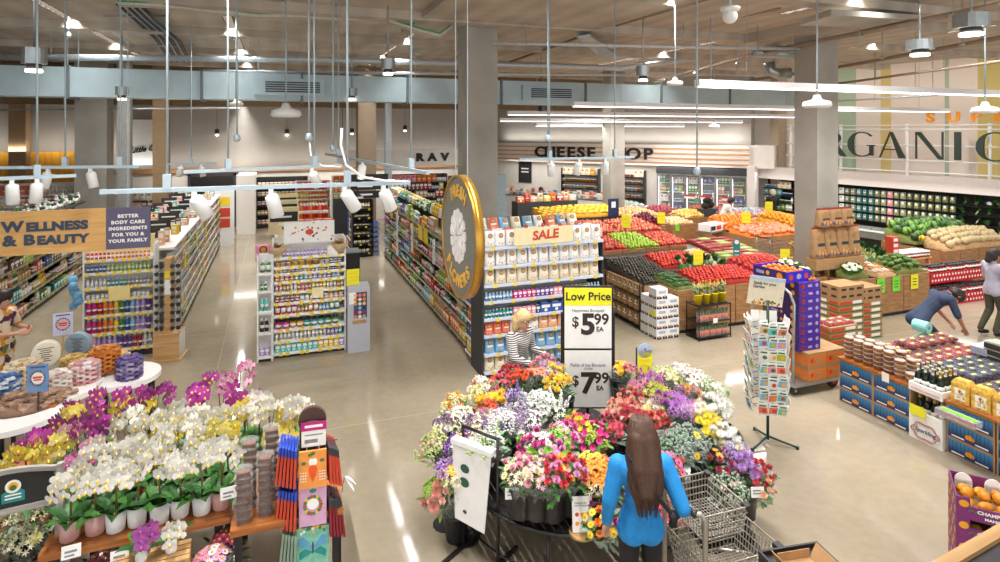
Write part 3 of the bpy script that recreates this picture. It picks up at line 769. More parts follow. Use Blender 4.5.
product('wbottle', 'bottle', 'wide bottle', .088, .088, .19, mk_bottle(.19, .04, .5, WPLAS, (.2, .62)))
product('jar', 'jar', 'white-lidded jar', .09, .09, .11, mk_jar(.11, .042))
product('djar', 'jar', 'dark-lidded jar', .105, .105, .13, mk_jar(.13, .048, DARK))
product('sjar', 'jar', 'small jar', .064, .064, .075, mk_jar(.075, .029))
product('can', 'can', 'can', .078, .078, .12, MB().lathe([(.034, 0), (.036, .004, STEEL), (.036, .03, OCP), (.0362, .03), (.0362, .08, LABEL), (.036, .08), (.036, .115, OCP), (.033, .12, STEEL)], 10, OCP))
product('carton', 'carton', 'carton', .12, .12, .19, mk_carton(.115, .12, .19))
product('wcarton', 'carton', 'wide carton', .19, .14, .14, mk_carton(.185, .14, .14))
product('scarton', 'carton', 'small carton', .075, .08, .12, mk_carton(.07, .08, .12))
product('tcarton', 'carton', 'tall carton', .1, .1, .26, mk_carton(.095, .1, .26))
product('pouch', 'pouch', 'pouch', .15, .1, .21, mk_pouch(.145, .1, .21))
product('spouch', 'pouch', 'small pouch', .1, .07, .14, mk_pouch(.095, .07, .14))
product('tub', 'tub', 'tub', .11, .11, .09, mk_tub(.09, .052))
product('snackbag', 'snack_bag', 'snack bag', .178, .13, .25, mk_pouch(.17, .13, .25, LABEL, mat('grey_ring', '7c7468', .6), OCP, mat('snack_art', 'd89a58', .6, var=.3, scale=60)))
product('cup', 'tub', 'round cup', .085, .085, .07, mk_tub(.07, .04))
def rails(b, W, y, z, m): b.box(0, W, y - .012, y, z - .035, z + .004, m)
def shelf_unit(label, M, W, Dp, H, zs, m=WHITE, railm=None, back=None, tags=4, group=None, sides=True, basem=DARK, over=None, name='shelf_unit', tagm=YTAG, sidem=None):
 """A shop shelf: local x along the front, front edge at y = 0 facing -y. Returns its matrix."""
 global UNIT
 t = UNIT = thing(name, label, 'shelf', M, group)
 ob('base', MB().box(0, W, .03, Dp, 0, max(.05, zs[0] - .03), basem), t)
 ob('back_panel', MB().box(0, W, Dp - .03, Dp, 0, H, back or m), t)
 if sides:
  for x in (-.025, W): ob('side_panel', MB().box(x, x + .025, .02, Dp, 0, H, sidem or m), t)
 for k, z in enumerate(zs):
  sh = ob('shelf', MB().box(0, W, 0, Dp - .03, z - .025, z, m).box(0, W, -.014, 0, z - .04, z + .006, railm or m), t)
  for i in range(tags):
   x = W * (i + .5 + rnd.uniform(-.25, .25)) / tags
   ob('price_tag', TAGME[tagm.name], sh, (x, -.017, z - .02))
 if over: ob('header', over, t)
 return M
TAGME = {}
for m_, c_ in ((YTAG, 0), (LABEL, 0)):
 TAGME[m_.name] = MB().box(-.03, .03, -.002, 0, -.03, .025, m_).mesh('price_tag')
KIND = {}
def put(key, color, M, label, group, s=1.0, jit=.06):
 me, name, phrase, w, d, h = PR[key]
 return one(KIND.get(name, name), me, label, phrase.split()[-1], M @ Matrix.Rotation(rnd.uniform(-jit, jit), 4, 'Z') @ Matrix.Scale(s, 4), group, color)
def stock_row(M, W, z, runs, where, row, y0=.015, s=1.0, back_row=False, x0=.02, sz=1.0):
 """Fill one shelf from the left with runs (product, colour, how many or None)."""
 x = x0
 tot = sum(r[2] or 0 for r in runs)
 for key, c, n in runs:
  me, name, phrase, w, d, h = PR[key]
  ws = w * s
  n = n if n else 99
  lab = f"{cname(c)} {phrase} on the {row} of {where}"
  grp = f"{cname(c)} {phrase}s, {row} of {where}"
  for i in range(n):
   if x + ws > W: return
   put(key, c, M @ TR(x + ws / 2, y0 + (d * s / 2 if me.name.startswith(('bottle', 'jar', 'can', 'tub')) else 0), z + .001), lab, grp, s)
   x += ws * sz + .004
def auto_stock(M, W, zs, H, where, kinds, cols, s=1.0, runlen=(3, 8), top=True, gapmin=.0, dens=1.0):
 """A mixed but plausible shelf: short runs of one product; only what fits under the next shelf."""
 n = len(zs)
 for k, z in enumerate(zs):
  gap = (zs[k + 1] - .05 if k + 1 < n else H + .1) - z
  fit = [q for q in kinds if PR[q][5] * s < gap] or [min(kinds, key=lambda q: PR[q][5])]
  row = ('bottom' if k == 0 else ORD[n - 1 - k]) + ' shelf'
  runs, x = [], .02
  while x < W:
   q = rnd.choice(fit); r = rnd.randint(*runlen); c = rnd.choice(cols)
   runs.append((q, c, r)); x += r * (PR[q][3] * s + .004)
  stock_row(M, W, z, runs, where, row, s=s)
def kinds(**k): KIND.clear(); KIND.update(k)
kinds(bottle='drink_vial', carton='snack_box', pouch='granola_pouch')
SX, SW_, SYF = 3.06, 2.12, 8.89
zs = [.1, .375, .67, .93, 1.2, 1.46, 1.75, 2.05]
PALEB = mat('pale_blue_shelf', 'd4dcec', .45, var=.04)
SALEM = TR(SX, SYF, 0)
shelf_unit('wide white end shelf of snack bags under a yellow SALE sign', SALEM, SW_, .6, 2.0, zs, PALEB, PALEB, WHITE, 6, basem=CHAR, sidem=CHAR)
SAL = 'the sale snack shelf'
stock_row(SALEM, SW_, 2.05, [('snackbag', 'white', 3)], SAL, 'top shelf, left of the sign')
stock_row(SALEM, SW_, 2.05, [('snackbag', 'white', 3)], SAL, 'top shelf, right of the sign', x0=1.56)
stock_row(SALEM, SW_, 1.75, [('snackbag', 'white', 11)], SAL, 'second shelf', sz=1.03)
stock_row(SALEM, SW_, 1.46, [('snackbag', 'cream', 11)], SAL, 'third shelf', sz=1.03)
stock_row(SALEM, SW_, 1.2, [('sbottle', 'sky', 8), ('scarton', 'magenta', 5), ('scarton', 'purple', 4), ('scarton', 'pink', 2), ('scarton', 'crimson', 3), ('scarton', 'olive', 3), ('sbottle', 'sky', 5)], SAL, 'fourth shelf')
stock_row(SALEM, SW_, .93, [('sbottle', 'teal', 8), ('scarton', 'pink', 5), ('scarton', 'navy', 1), ('wcarton', 'blue', 7)], SAL, 'fifth shelf')
stock_row(SALEM, SW_, .67, [('pouch', 'coral', 3), ('snackbag', 'white', 3), ('snackbag', 'peach', 8)], SAL, 'sixth shelf', s=.93)
stock_row(SALEM, SW_, .375, [('snackbag', 'sky', 12)], SAL, 'seventh shelf', s=.97)
stock_row(SALEM, SW_, .1, [('snackbag', 'cream', 4), ('snackbag', 'sky', 8)], SAL, 'bottom shelf', s=.97)
t = thing('sale_sign', 'pale yellow card hand-lettered SALE in red on the snack bag shelf', 'sign', (SX + 1.06, SYF - .02, 2.06))
ob('card', MB().box(-.56, .48, -.008, .008, 0, .27, CREAM), t)
ob('lettering', text('SALE', .2, REDI, .003, 1.1, .006, .1), t, TR(-.02, -.012, .14, ry=-.05))
for k in range(4):
 f = MB()
 for a in range(5): f.disc((.022 * math.cos(a * 1.257), 0, .022 * math.sin(a * 1.257)), .017, REDI, 8)
 ob('paper_flower', f, t, (-.36 + .3 * k, -.006, .285 + .02 * (k % 2)))
for k, (z, y, n) in enumerate(((2.06, .22, 10), (2.232, .42, 9))):
 for i in range(n):
  c = ('sky', 'white', 'coral', 'sky', 'cream')[(i + k) % 5]
  put('snackbag', c, TR(SX + .12 + i * .21, SYF + y, z, rx=-.25 - .2 * k), f'{cname(c)} snack bag heaped on top of the sale shelf, row {"in front" if k == 0 else "behind"}', f'{cname(c)} heaped snack bags, row {k}', 1.0, .25)
b = MB().box(0, 2.0, .1, .38, 2.055, 2.225, WHITE)
one('riser_box', b, 'white riser carrying the rear row of bags on the sale shelf', 'riser', (SX + .06, SYF + .22, 0))
shelf_unit('dark narrow side shelf of orange goods beside the sale shelf', TR(3.08, 9.93, 0, -PI / 2), .4, .3, 1.5, [.12, .4, .68, .96, 1.22], CHAR, WHITE, CHAR, 0)
auto_stock(TR(3.08, 9.93, 0, -PI / 2), .4, [.12, .4, .68, .96, 1.22], 1.5, 'the dark side shelf', ['pouch', 'carton', 'can'], ['orange', 'yellow', 'crimson', 'blue', 'white'])
kinds(bottle='sauce_bottle', carton='cereal_box', jar='food_jar', can='food_can', pouch='grocery_pouch')
GROC = ['white', 'cream', 'red', 'orange', 'yellow', 'green', 'sky', 'blue', 'brown', 'tan', 'lime', 'crimson', 'pink', 'teal']
zs = [.14, .48, .8, 1.12, 1.42, 1.7]
DSH = mat('dark_shelf', '4a4648', .5, var=.05)
for k in range(7):
 y1 = 9.95 + 1.24 * (k + 1)
 M = TR(3.14, y1, 0, -PI / 2)
 shelf_unit(f'grocery shelf bay, {NTH[k]} from the near end of the long aisle run', M, 1.2, .46, 2.0, zs, DSH, STEEL, CHAR, 3 if k < 5 else 2, 'bays of the long grocery run', sides=False)
 auto_stock(M, 1.2, zs, 2.0, f'the {NTH[k]} grocery bay', ['carton', 'wcarton', 'tcarton', 'can', 'pouch', 'bottle', 'jar'], GROC, 1.12, (2, 4))
 cs = [('wcarton', 'yellow'), ('bottle', 'aqua')] if k > 2 else [('pouch', 'yellow'), ('wcarton', 'yellow')]
 for i in range(6):
  q, c = cs[i % 2] if k % 2 else cs[0]
  for j in range(2):
   put(q, c if j else rnd.choice([c, 'white', 'green']), TR(3.3 + .16 * j, y1 - .1 - i * .19, 2.001, -PI / 2), f'overstock {PR[q][2]} lying along the top of the {NTH[k]} grocery bay', f'overstock on top of the {NTH[k]} grocery bay', 1.0)
for k, (y, z0, z1) in enumerate(((12.2, 1.1, 1.62), (14.3, .95, 1.65), (16.2, .5, 1.7))):
 t = thing('clip_strip', f'white hanging strip of packets, {NTH[k]} along the grocery run', 'strip', (3.1, y, 0), 'clip strips of the grocery run')
 ob('strip_backing', MB().box(-.006, .0, -.05, .05, z0, z1, LABEL), t)
 for i in range(5): ob('packet', MB().box(-.03, -.006, -.07, .07, z0 + i * (z1 - z0) / 5 + .01, z0 + (i + .85) * (z1 - z0) / 5, WPLAS), t)
for y, z in ((13.0, 1.55), (13.5, 1.55), (17.2, 1.6)):
 one('shelf_card', MB().box(-.008, .0, -.2, .2, -.16, .16, YTAG), 'bright yellow sale card fixed on the long grocery run', 'card', (3.11, y, z), 'yellow cards on the grocery run')
for i in range(7):
 t = thing('bottle_case', f'translucent blue bottled-water case, {"bottom" if i == 0 else NTH[i]} in the stack at the run end', 'case', (2.86, 18.95, .005 + i * .15), 'stack of blue water cases')
 b = MB()
 for a in range(3):
  for c in range(2): b.lathe([(.05, 0), (.055, .01), (.055, .1), (.02, .135), (.02, .145)], 8, OCP, TR(-.13 + .12 * a, -.06 + .12 * c, 0))
 ob('bottles', b, t, None, 'blue')
 ob('film', MB().box(-.19, .18, -.12, .12, 0, .1, CLEAR), t)
kinds(bottle='serum_bottle', carton='gift_box', jar='scrub_jar', tub='balm_tub')
zs = [.095, .295, .49, .74, .945, 1.13, 1.31, 1.45, 1.56, 1.72]
MIDM = TR(-.03, 10.9, 0)
shelf_unit('white end shelf of colourful body care in the middle of the floor', MIDM, 1.17, .42, 2.0, zs, WHITE, WHITE, WHITE, 7)
MD = 'the middle body care shelf'
rows = [
 [('scarton', 'aqua', 8), ('scarton', 'yellow', 4), ('scarton', 'lavender', 2), ('scarton', 'coral', 3)],
 [('sbottle', 'white', 13), ('sbottle', 'lavender', 3), ('sbottle', 'aqua', 4)],
 [('djar', 'magenta', 2), ('djar', 'gold', 2), ('djar', 'teal', 3), ('djar', 'green', 4)],
 [('wbottle', 'red', 2), ('wbottle', 'magenta', 2), ('sbottle', 'gold', 3), ('wbottle', 'orange', 2), ('sbottle', 'sky', 3), ('wbottle', 'teal', 2), ('wbottle', 'lavender', 2)],
 [('sjar', 'crimson', 5), ('sjar', 'white', 4), ('sjar', 'peach', 5), ('sjar', 'gold', 4)],
 [('sbottle', 'pink', 2), ('sbottle', 'gold', 2), ('sbottle', 'white', 2), ('sbottle', 'coral', 4), ('sbottle', 'yellow', 4), ('sbottle', 'cream', 3), ('sbottle', 'gold', 3)],
 [('sjar', 'orange', 4), ('sjar', 'aqua', 3), ('sjar', 'lavender', 5), ('sjar', 'sky', 3), ('sjar', 'white', 4)],
 [('sjar', 'tan', 3), ('sjar', 'purple', 4), ('sjar', 'yellow', 3), ('sjar', 'grey', 4), ('sjar', 'navy', 4)],
 [('cup', 'peach', 3), ('tub', 'yellow', 2), ('tub', 'gold', 2), ('cup', 'white', 2), ('sjar', 'navy', 4), ('cup', 'teal', 3)],
 [('sbottle', 'white', 2), ('sbottle', 'lavender', 13), ('wcarton', 'white', 1)]]
for k, (z, r) in enumerate(zip(zs, rows)):
 stock_row(MIDM, 1.17, z, r, MD, ('bottom' if k == 0 else ORD[9 - k]) + ' shelf', s=(1.12, 1.1, 1.08, .98, 1.2, 1.0, 1.15, .95, 1.0, .95)[k])
one('shelf_card', MB().box(-.1, .1, -.006, 0, -.09, .09, CREAM), 'pale yellow card in the middle of the middle body care shelf', 'card', (.68, 10.87, 1.08))
t = thing('header_sign', 'white framed header with red and blue floral art on the middle shelf', 'sign', (.55, 10.95, 1.95))
ob('frame', MB().box(-.42, .42, -.02, .02, 0, .36, WHITE), t)
art = MB()
for i in range(34):
 r = rnd.uniform(.008, .022); x = rnd.gauss(0, .17); art.disc((max(-.38, min(.38, x)), -.024 - i * .0001, .18 + rnd.gauss(0, .07)), r, (REDI, INKB, ORANGEI, REDI)[i % 4], 8)
art.box(-.1, .1, -.0285, -.0275, .14, .22, LABEL); art.disc((0, -.03, .18), .07, REDI, 12, None, .05)
ob('artwork', art, t)
for x, n in ((-.5, 'woven straw basket at the left end of the floral header'), (.5, 'woven straw basket at the right end of the floral header')):
 t = thing('straw_basket', n, 'basket', (.55 + x * 1.02, 10.98, 1.76))
 ob('bowl', MB().lathe([(.09, 0), (.14, .08), (.15, .14), (.13, .14), (.12, .08), (.0, .05)], 14, mat('straw', 'd2b48c', .8, var=.3, scale=40)), t)
 f = MB()
 for i in range(14):
  a = rnd.uniform(0, 2 * PI); f.leaf((0, 0, .1), (math.cos(a), math.sin(a), 1.2), .2, .05, KRAFT, .3)
 ob('dried_stems', f, t)
M = TR(-.27, 10.82, 0)
shelf_unit('narrow white framed side shelf left of the middle body care shelf', M, .2, .2, 1.78, [.1, .5, .85, 1.2, 1.5], WHITE, WHITE, WHITE, 0)
for z, r in ((.1, [('scarton', 'lavender', 2)]), (.5, [('bottle', 'black', 2)]), (.85, [('bottle', 'aqua', 2)]), (1.2, [('sbottle', 'green', 2)]), (1.5, [('wbottle', 'green', 2)])):
 stock_row(M, .2, z, r, 'the narrow side shelf', 'level at ' + {.1: 'the foot', .5: 'knee height', .85: 'hip height', 1.2: 'chest height', 1.5: 'eye height'}[z], .03)
t = thing('swatch_stand', 'grey stand with rows of round colour swatches right of the middle shelf', 'display stand', (1.36, 10.74, 0))
GREYM = mat('stand_grey', 'b9bcc6', .5, var=.03)
ob('cabinet', MB().box(-.18, .2, 0, .3, 0, 1.16, GREYM).box(-.1, .14, -.004, 0, .5, .56, KRAFT), t)
ob('chart', MB().box(-.08, .15, -.006, 0, .6, 1.05, INKB).box(-.16, -.04, -.007, 0, .85, 1.05, LABEL), t)
sw = ['peach', 'coral', 'coral', 'orange', 'cream', 'gold', 'gold', 'cream', 'peach', 'blue', 'sky', 'navy', 'crimson', 'pink', 'purple', 'coral', 'white', 'tan']
me = MB().disc((0, 0, 0), .03, OCM, 12).mesh('swatch')
for i in range(18): ob('swatch', me, t, (-.05 + .075 * (i % 3), -.009, 1.0 - .075 * (i // 3)), sw[i])
t = thing('card_holder', 'yellow price card standing on the grey swatch stand', 'card', (1.28, 10.85, 1.16))
ob('card', MB().box(-.11, .11, -.005, .005, 0, .28, YELLOW), t)
for i in range(3): ob('print_line', MB().box(-.08, .08, -.0065, -.005, .07 + .06 * i, .095 + .06 * i, YTAG), t)
kinds(bottle='soap_bottle', jar='cream_jar')
zs = [.16, .45, .76, 1.03, 1.23, 1.48, 1.7]
LFM = TR(-3.02, 11.9, 0)
shelf_unit('white end shelf of rainbow soap bottles under the wellness sign', LFM, 1.02, .42, 1.9, zs, WHITE, WHITE, WHITE, 8)
RB = ['magenta', 'red', 'orange', 'yellow', 'green', 'blue', 'sky', 'lavender', 'purple', 'crimson', 'silver']
LS = 'the rainbow soap shelf'
stock_row(LFM, 1.02, .16, [('cbottle', c, n) for c, n in (('pink', 2), ('lavender', 4), ('purple', 3), ('crimson', 2), ('silver', 3))], LS, 'bottom shelf')
for z, row, o in ((.45, 'second shelf from the floor', 0), (.76, 'third shelf from the floor', 0), (1.03 - .0, 'fourth shelf from the floor', 1)):
 if z == 1.03: stock_row(LFM, 1.02, z, [('sjar', 'white', 6), ('sjar', 'crimson', 4), ('sjar', 'white', 6)], LS, row); continue
 stock_row(LFM, 1.02, z, [('cbottle', c, 2 if c in ('orange', 'magenta', 'lavender') else 1) for c in RB], LS, row, s=1.06)
stock_row(LFM, 1.02, 1.23, [('sbottle', 'white', 5), ('sbottle', 'teal', 5), ('sbottle', 'grey', 7)], LS, 'third shelf from the top')
stock_row(LFM, 1.02, 1.48, [('sbottle', 'blue', 5), ('sbottle', 'lime', 12)], LS, 'second shelf from the top')
stock_row(LFM, 1.02, 1.7, [('sbottle', 'red', 6), ('sbottle', 'orange', 11)], LS, 'top shelf')
t = thing('sale_sign', 'pale yellow SALE card on top of the rainbow soap shelf', 'sign', (-2.5, 12.06, 1.80))
ob('card', MB().box(-.5, .5, -.01, .01, 0, .26, mat('pale_yellow', 'f6e48a', .6, var=.04)), t)
ob('lettering', text('SALE', .17, ORANGEI, .003, 1.5, .004), t, (0, -.014, .13))
one('shelf_card', MB().box(-.16, .16, -.006, 0, -.1, .12, mat('pale_yellow2', 'f8e69a', .6, var=.04)), 'pale yellow card across the fourth shelf of the rainbow soap shelf', 'card', (-2.5, 11.87, 1.1))
t = thing('sponge_bunch', 'bunch of bright blue bath sponges hanging left of the rainbow shelf', 'sponges', (-3.15, 11.95, 0))
for i in range(6): ob('sponge', MB().sphere((0, 0, 0), .075, OCC, 10, 7, jit=.16), t, (rnd.uniform(-.05, .05), rnd.uniform(-.05, .05), .95 + i * .085), 'sky')
ob('hook', MB().bar((0, .06, 1.4), (0, .06, .95), .008, STEEL), t)
t = thing('spinner_stand', 'wood based spinner stand hung with dark glasses beside the rainbow shelf', 'display stand', TR(-1.71, 11.65, 0, -.12))
ob('base', MB().box(-.2, .2, -.2, .2, .03, .45, WOODL).box(-.24, .24, -.24, .24, 0, .03, WOODL).box(.2, .205, -.17, .17, .05, .44, WHITE), t)
ob('post', MB().box(-.055, .055, -.1, .1, .45, 1.72, WOODL).box(-.05, .05, -.104, -.1, 1.1, 1.35, LABEL).box(-.05, .05, -.106, -.1, 1.38, 1.5, YTAG), t)
ob('core', MB().box(-.04, .04, -.08, .16, .45, 1.7, CHAR), t)
gl = MB()
for s in (-1, 1): gl.lathe([(.0, -.003), (.028, -.003), (.028, .003), (0, .003)], 10, DARK, TR(s * .033, 0, 0, 0, PI / 2), smooth=False)
gl.bar((-.01, 0, .012), (.01, 0, .012), .004, DARK); gl.bar((-.06, 0, .01), (-.06, .12, .01), .004, DARK); gl.bar((.06, 0, .01), (.06, .12, .01), .004, DARK)
gm = gl.mesh('glasses_pair')
for r in range(9):
 for s in (-1, 1):
  tag(ob('sunglasses', gm, None, t.matrix_basis @ TR(s * .125, -.13, .53 + r * .132, s * .2, 0, 0, 1.3)), f'dark sunglasses on the {"left" if s < 0 else "right"} of the wooden spinner stand', 'sunglasses', f'sunglasses on the spinner {"left" if s < 0 else "right"} side')
for s in (-1, 1): ob('rack_arm', MB().bar((s * .17, 0, .5), (s * .17, 0, 1.7), .012, STEEL).bar((s * .08, 0, .5), (s * .08, 0, 1.7), .012, STEEL), t)
kinds(bottle='lotion_bottle', carton='remedy_box', jar='lotion_jar', tub='lotion_tub', pouch='refill_pouch')
zs = [.14, .38, .62, .86, 1.1, 1.32, 1.54]
BODY = ['white', 'cream', 'yellow', 'tan', 'peach', 'silver', 'lavender', 'pink', 'sky', 'brown', 'gold', 'green', 'grey', 'olive', 'coral']
for k in range(8):
 M = TR(-1.74, 12.35 + 1.22 * k, 0, PI / 2)
 shelf_unit(f'body care shelf bay, {NTH[k]} from the near end of the left aisle', M, 1.2, .42, 1.76, zs, WHITE, STEEL, CREAM, 5 if k < 5 else 3, 'bays of the body care run', sides=False, basem=CHAR)
 auto_stock(M, 1.2, zs, 1.76, f'the {NTH[k]} body care bay', ['sbottle', 'sjar', 'scarton', 'tub', 'sbottle', 'spouch'], BODY, 1.1, (3, 6))
 ob('top_board', MB().box(0, 1.2, -.01, 1.42, 1.72, 1.76, WHITE), UNIT)
 for i, x in enumerate((-2.75, -2.3)):
  t = thing('aisle_sign', f'black sign plate in the {"outer" if i == 0 else "inner"} row on the body care run, {NTH[k]} from near end', 'sign', (x, 12.8 + 1.22 * k + .3 * i, 1.765), 'black sign plates on the body care run')
  ob('plate', MB().box(-.22, .22, -.01, .01, .06, .24, INK), t)
  ob('print_line', MB().box(-.14, .14, -.013, -.01, .135, .165, LABEL), t)
  ob('foot', MB().box(-.2, .2, -.04, .04, 0, .06, WPLAS), t)
 for i in range(7):
  c = rnd.choice(['white', 'pink', 'cream', 'aqua', 'peach', 'tan', 'brown', 'yellow'])
  put(rnd.choice(['wcarton', 'carton', 'tcarton']), c, TR((-2.52, -2.0)[i % 2] + rnd.uniform(-.12, .12), 12.45 + 1.22 * k + i * .16, 1.765), f'{cname(c)} carton lying on the white top of the {NTH[k]} body care bay', f'{cname(c)} cartons on the {NTH[k]} body care top', 1.0, .3)
t = thing('poster_end', 'narrow poster end of the body care run with yellow and red squares', 'display panel', (-1.66, 22.15, 0))
ob('panel', MB().box(-.35, .35, -.02, .02, 0, 1.95, WPLAS), t)
for z, m_ in ((1.35, YTAG), (.98, REDI), (.62, REDI)): ob('picture', MB().box(-.1, .22, -.03, -.02, z, z + .3, m_), t)
for k, (y, z) in enumerate(((15.5, 1.35), (17.5, 1.2), (13.6, 1.3))):
 one('shelf_card', MB().box(0, .008, -.09, .09, -.16, .16, YELLOW), 'yellow card standing out of the body care run', 'card', (-1.72, y, z), 'yellow cards on the body care run')
kinds(bottle='vitamin_bottle', carton='supplement_box', jar='supplement_jar', tub='powder_tub', pouch='powder_pouch')
zs = [.14, .48, .82, 1.14, 1.46]
for k in range(5):
 M = TR(-4.85, 13.1 + 1.24 * k, 0, PI / 2)
 shelf_unit(f'dark shelf bay, {NTH[k]} from the near end of the far left run', M, 1.22, .46, 1.92, zs, DSH, STEEL, CHAR, 4, 'bays of the far left run', sides=False)
 auto_stock(M, 1.22, zs, 1.92, f'the {NTH[k]} far left bay', ['carton', 'bottle', 'pouch', 'wcarton', 'jar', 'tub'], ['white', 'green', 'lime', 'coral', 'yellow', 'blue', 'pink', 'tan', 'brown', 'silver', 'cream', 'teal'], 1.1, (2, 4))
 ob('top_board', MB().box(0, 1.22, 0, 1.0, 1.93, 1.96, DARK), UNIT)
 for i in range(7):
  for j in range(2):
   c = rnd.choice(['white', 'white', 'silver', 'green'])
   put('djar' if (i + j) % 3 else 'wbottle', c, TR(-5.0 - .3 * j, 13.2 + 1.24 * k + i * .165, 1.962, PI / 2), f'{cname(c)} canister on the top board of the {NTH[k]} far left bay', f'{cname(c)} canisters over the {NTH[k]} far left bay', 1.35)
kinds(bottle='pantry_bottle', carton='pantry_box', jar='pantry_jar', can='pantry_can', pouch='pantry_pouch')
def simple_shelf(label, M, W, H, n, kinds, cols, where, m=WHITE, dp=.4, s=1.25, header=None, tags=2, back=None, run=(3, 6)):
 zs = [.14 + (H - .14) * i / n for i in range(n)]
 shelf_unit(label, M, W, dp, H, zs, m, None, back or m, tags)
 auto_stock(M, W, zs, H, where, kinds, cols, s, run)
simple_shelf('black shelf of red and amber jars on the back wall', TR(-.7, 25.6, 0), 1.9, 2.0, 5, ['jar', 'bottle', 'can'], ['orange', 'brown', 'crimson', 'gold', 'tan'], 'the amber jar shelf', BLACK, .5, 1.6)
simple_shelf('back shelf of bright green and yellow packs behind the middle run', TR(2.1, 24.2, 0), 1.4, 2.1, 6, ['pouch', 'carton'], ['lime', 'yellow', 'green', 'orange', 'white'], 'the green pack shelf', WHITE, .4, 1.5)
simple_shelf('back shelf of red and orange packs behind the middle run', TR(.75, 24.6, 0), 1.25, 1.9, 5, ['bottle', 'pouch'], ['red', 'orange', 'coral', 'white', 'yellow'], 'the red pack shelf', WHITE, .4, 1.5)
simple_shelf('dark end shelf with black bottles beyond the main aisle', TR(2.22, 18.7, 0), .58, 1.75, 6, ['dbottle', 'djar'], ['brown', 'black', 'tan', 'cream', 'olive'], 'the dark end shelf', BLACK, .4, 1.1)
M = TR(2.19, 22.25, 0, -PI / 2)
zs = [.14, .46, .78, 1.1, 1.42]
shelf_unit('dark side shelf of bottles and bags beyond the main aisle', M, 3.0, .4, 1.8, zs, WHITE, LABEL, CHAR, 3)
auto_stock(M, 3.0, zs, 1.8, 'the dark side shelf beyond the aisle', ['dbottle', 'bottle', 'pouch'], ['brown', 'black', 'tan', 'cream', 'red', 'olive'], 1.2, (3, 6))
for i, (x, z) in enumerate(((2.95, 2.3), (2.95, 2.02), (2.95, 1.74))):
 t = thing('aisle_sign', f'black directory plate, {ORD[i]} of three beside the tan back column', 'sign', (x, 20.4, z))
 ob('plate', MB().box(-.62, .62, -.02, .02, -.12, .12, INK), t); ob('print_line', MB().box(-.4, .1, -.025, -.02, -.03, .03, LABEL), t)
 ob('bracket', MB().bar((.5, .03, -.13), (.5, .03, .14), .015, STEEL), t)
simple_shelf('grey shelf of colourful packs behind the brown back column', TR(4.4, 24.6, 0), 2.4, 2.05, 6, ['carton', 'pouch', 'can'], GROC, 'the far grocery shelf', CHAR, .45, 1.4)
simple_shelf('dark shelf of packs under the cream strip sign', TR(7.1, 25.0, 0), 1.9, 1.9, 5, ['carton', 'can', 'jar'], GROC, 'the strip sign shelf', CHAR, .45, 1.4)
simple_shelf('dark shelf behind the left body care run', TR(-5.0, 24.4, 0), 2.1, 1.7, 5, ['pouch', 'carton', 'bottle'], ['white', 'tan', 'peach', 'cream', 'brown'], 'the back left shelf', CHAR, .45, 1.4)
simple_shelf('white shelf of pale packs in front of the yellow wall', TR(-8.2, 22.8, 0), 2.2, 2.2, 6, ['carton', 'pouch', 'bottle'], ['white', 'cream', 'silver', 'coral'], 'the yellow wall shelf', WHITE, .45, 1.4)
simple_shelf('low shelf of tan packs in front of the yellow wall', TR(-10.6, 22.8, 0), 2.2, 2.0, 5, ['pouch', 'carton'], ['tan', 'gold', 'brown', 'cream'], 'the low tan shelf', CHAR, .45, 1.5)
one('gondola_core', MB().box(.02, 1.1, 0, 6.4, 0, 1.7, WHITE).box(-.02, 1.14, -.02, 6.42, 1.7, 1.74, WHITE), 'white body of the middle run behind the floral header', 'shelving', (0, 11.45, 0))
for k in range(3):
 t = thing('aisle_sign', f'black sign plate on a cream stand behind the floral header, {ORD[k] if k else "highest"} of three', 'sign', (.2 - .02 * k, 15.4 - 1.1 * k, 1.745))
 ob('stand', MB().box(-.3, .3, 0, .03, 0, .62 - .03 * k, CREAM), t)
 ob('plate', MB().box(-.27, .27, -.02, 0, .32 - .03 * k, .52 - .03 * k, INK), t); ob('print_line', MB().box(-.15, .15, -.024, -.02, .4 - .03 * k, .44 - .03 * k, LABEL), t)
b = MB()
t = thing('bunting_box', 'cream box with dark triangle bunting behind the floral header', 'display box', (.1, 12.2, 1.745))
ob('box_body', MB().box(-.05, .4, 0, .3, 0, .34, CREAM), t)
for i in range(3): ob('pennant', MB().prism([(.0 + .12 * i, .3), (.06 + .12 * i, .2), (.1 + .12 * i, .3)], -.004, 0, CHAR), t)
one('pink_bag', mk_pouch(.3, .2, .3), 'bright pink bag on the middle run, left of the bunting box', 'bag', (-.22, 12.3, 1.4), None, 'pink')
one('green_mat', MB().lathe([(.14, 0), (.15, .03), (.13, .06)], 14, OCC), 'round green tin on the middle run behind the left basket', 'tin', (.12, 11.75, 1.745), None, 'green')
for i in range(9):
 for j in range(2):
  put('bottle', 'red' if i % 3 else 'orange', TR(.55 + .1 * i * .7, 14.6 + .2 * j, 1.745 + .12), 'red and orange drink bottle crowded behind the floral header', 'red and orange bottles behind the header', 1.5)
one('riser_tray', MB().box(.45, 1.2, -.1, .4, 0, .118, WOODM), 'warm wood tray carrying red bottles behind the floral header', 'tray', (0, 14.6, 1.745))
for i in range(6):
 put('carton', ('lavender', 'purple')[i % 2], TR(.75 + .12 * (i % 3), 13.3 + .2 * (i // 3), 1.745), 'purple carton on the middle run behind the floral header', 'purple cartons behind the header', 1.0)
for i in range(4): put('wcarton', 'coral', TR(.5 + .2 * i, 13.9, 1.745), 'coral carton in the row behind the purple cartons', 'coral cartons behind the header', 1.2)
t = thing('notice_board', 'tall dark board with blue edge standing behind the middle shelf', 'board', (1.72, 17.6, 0))
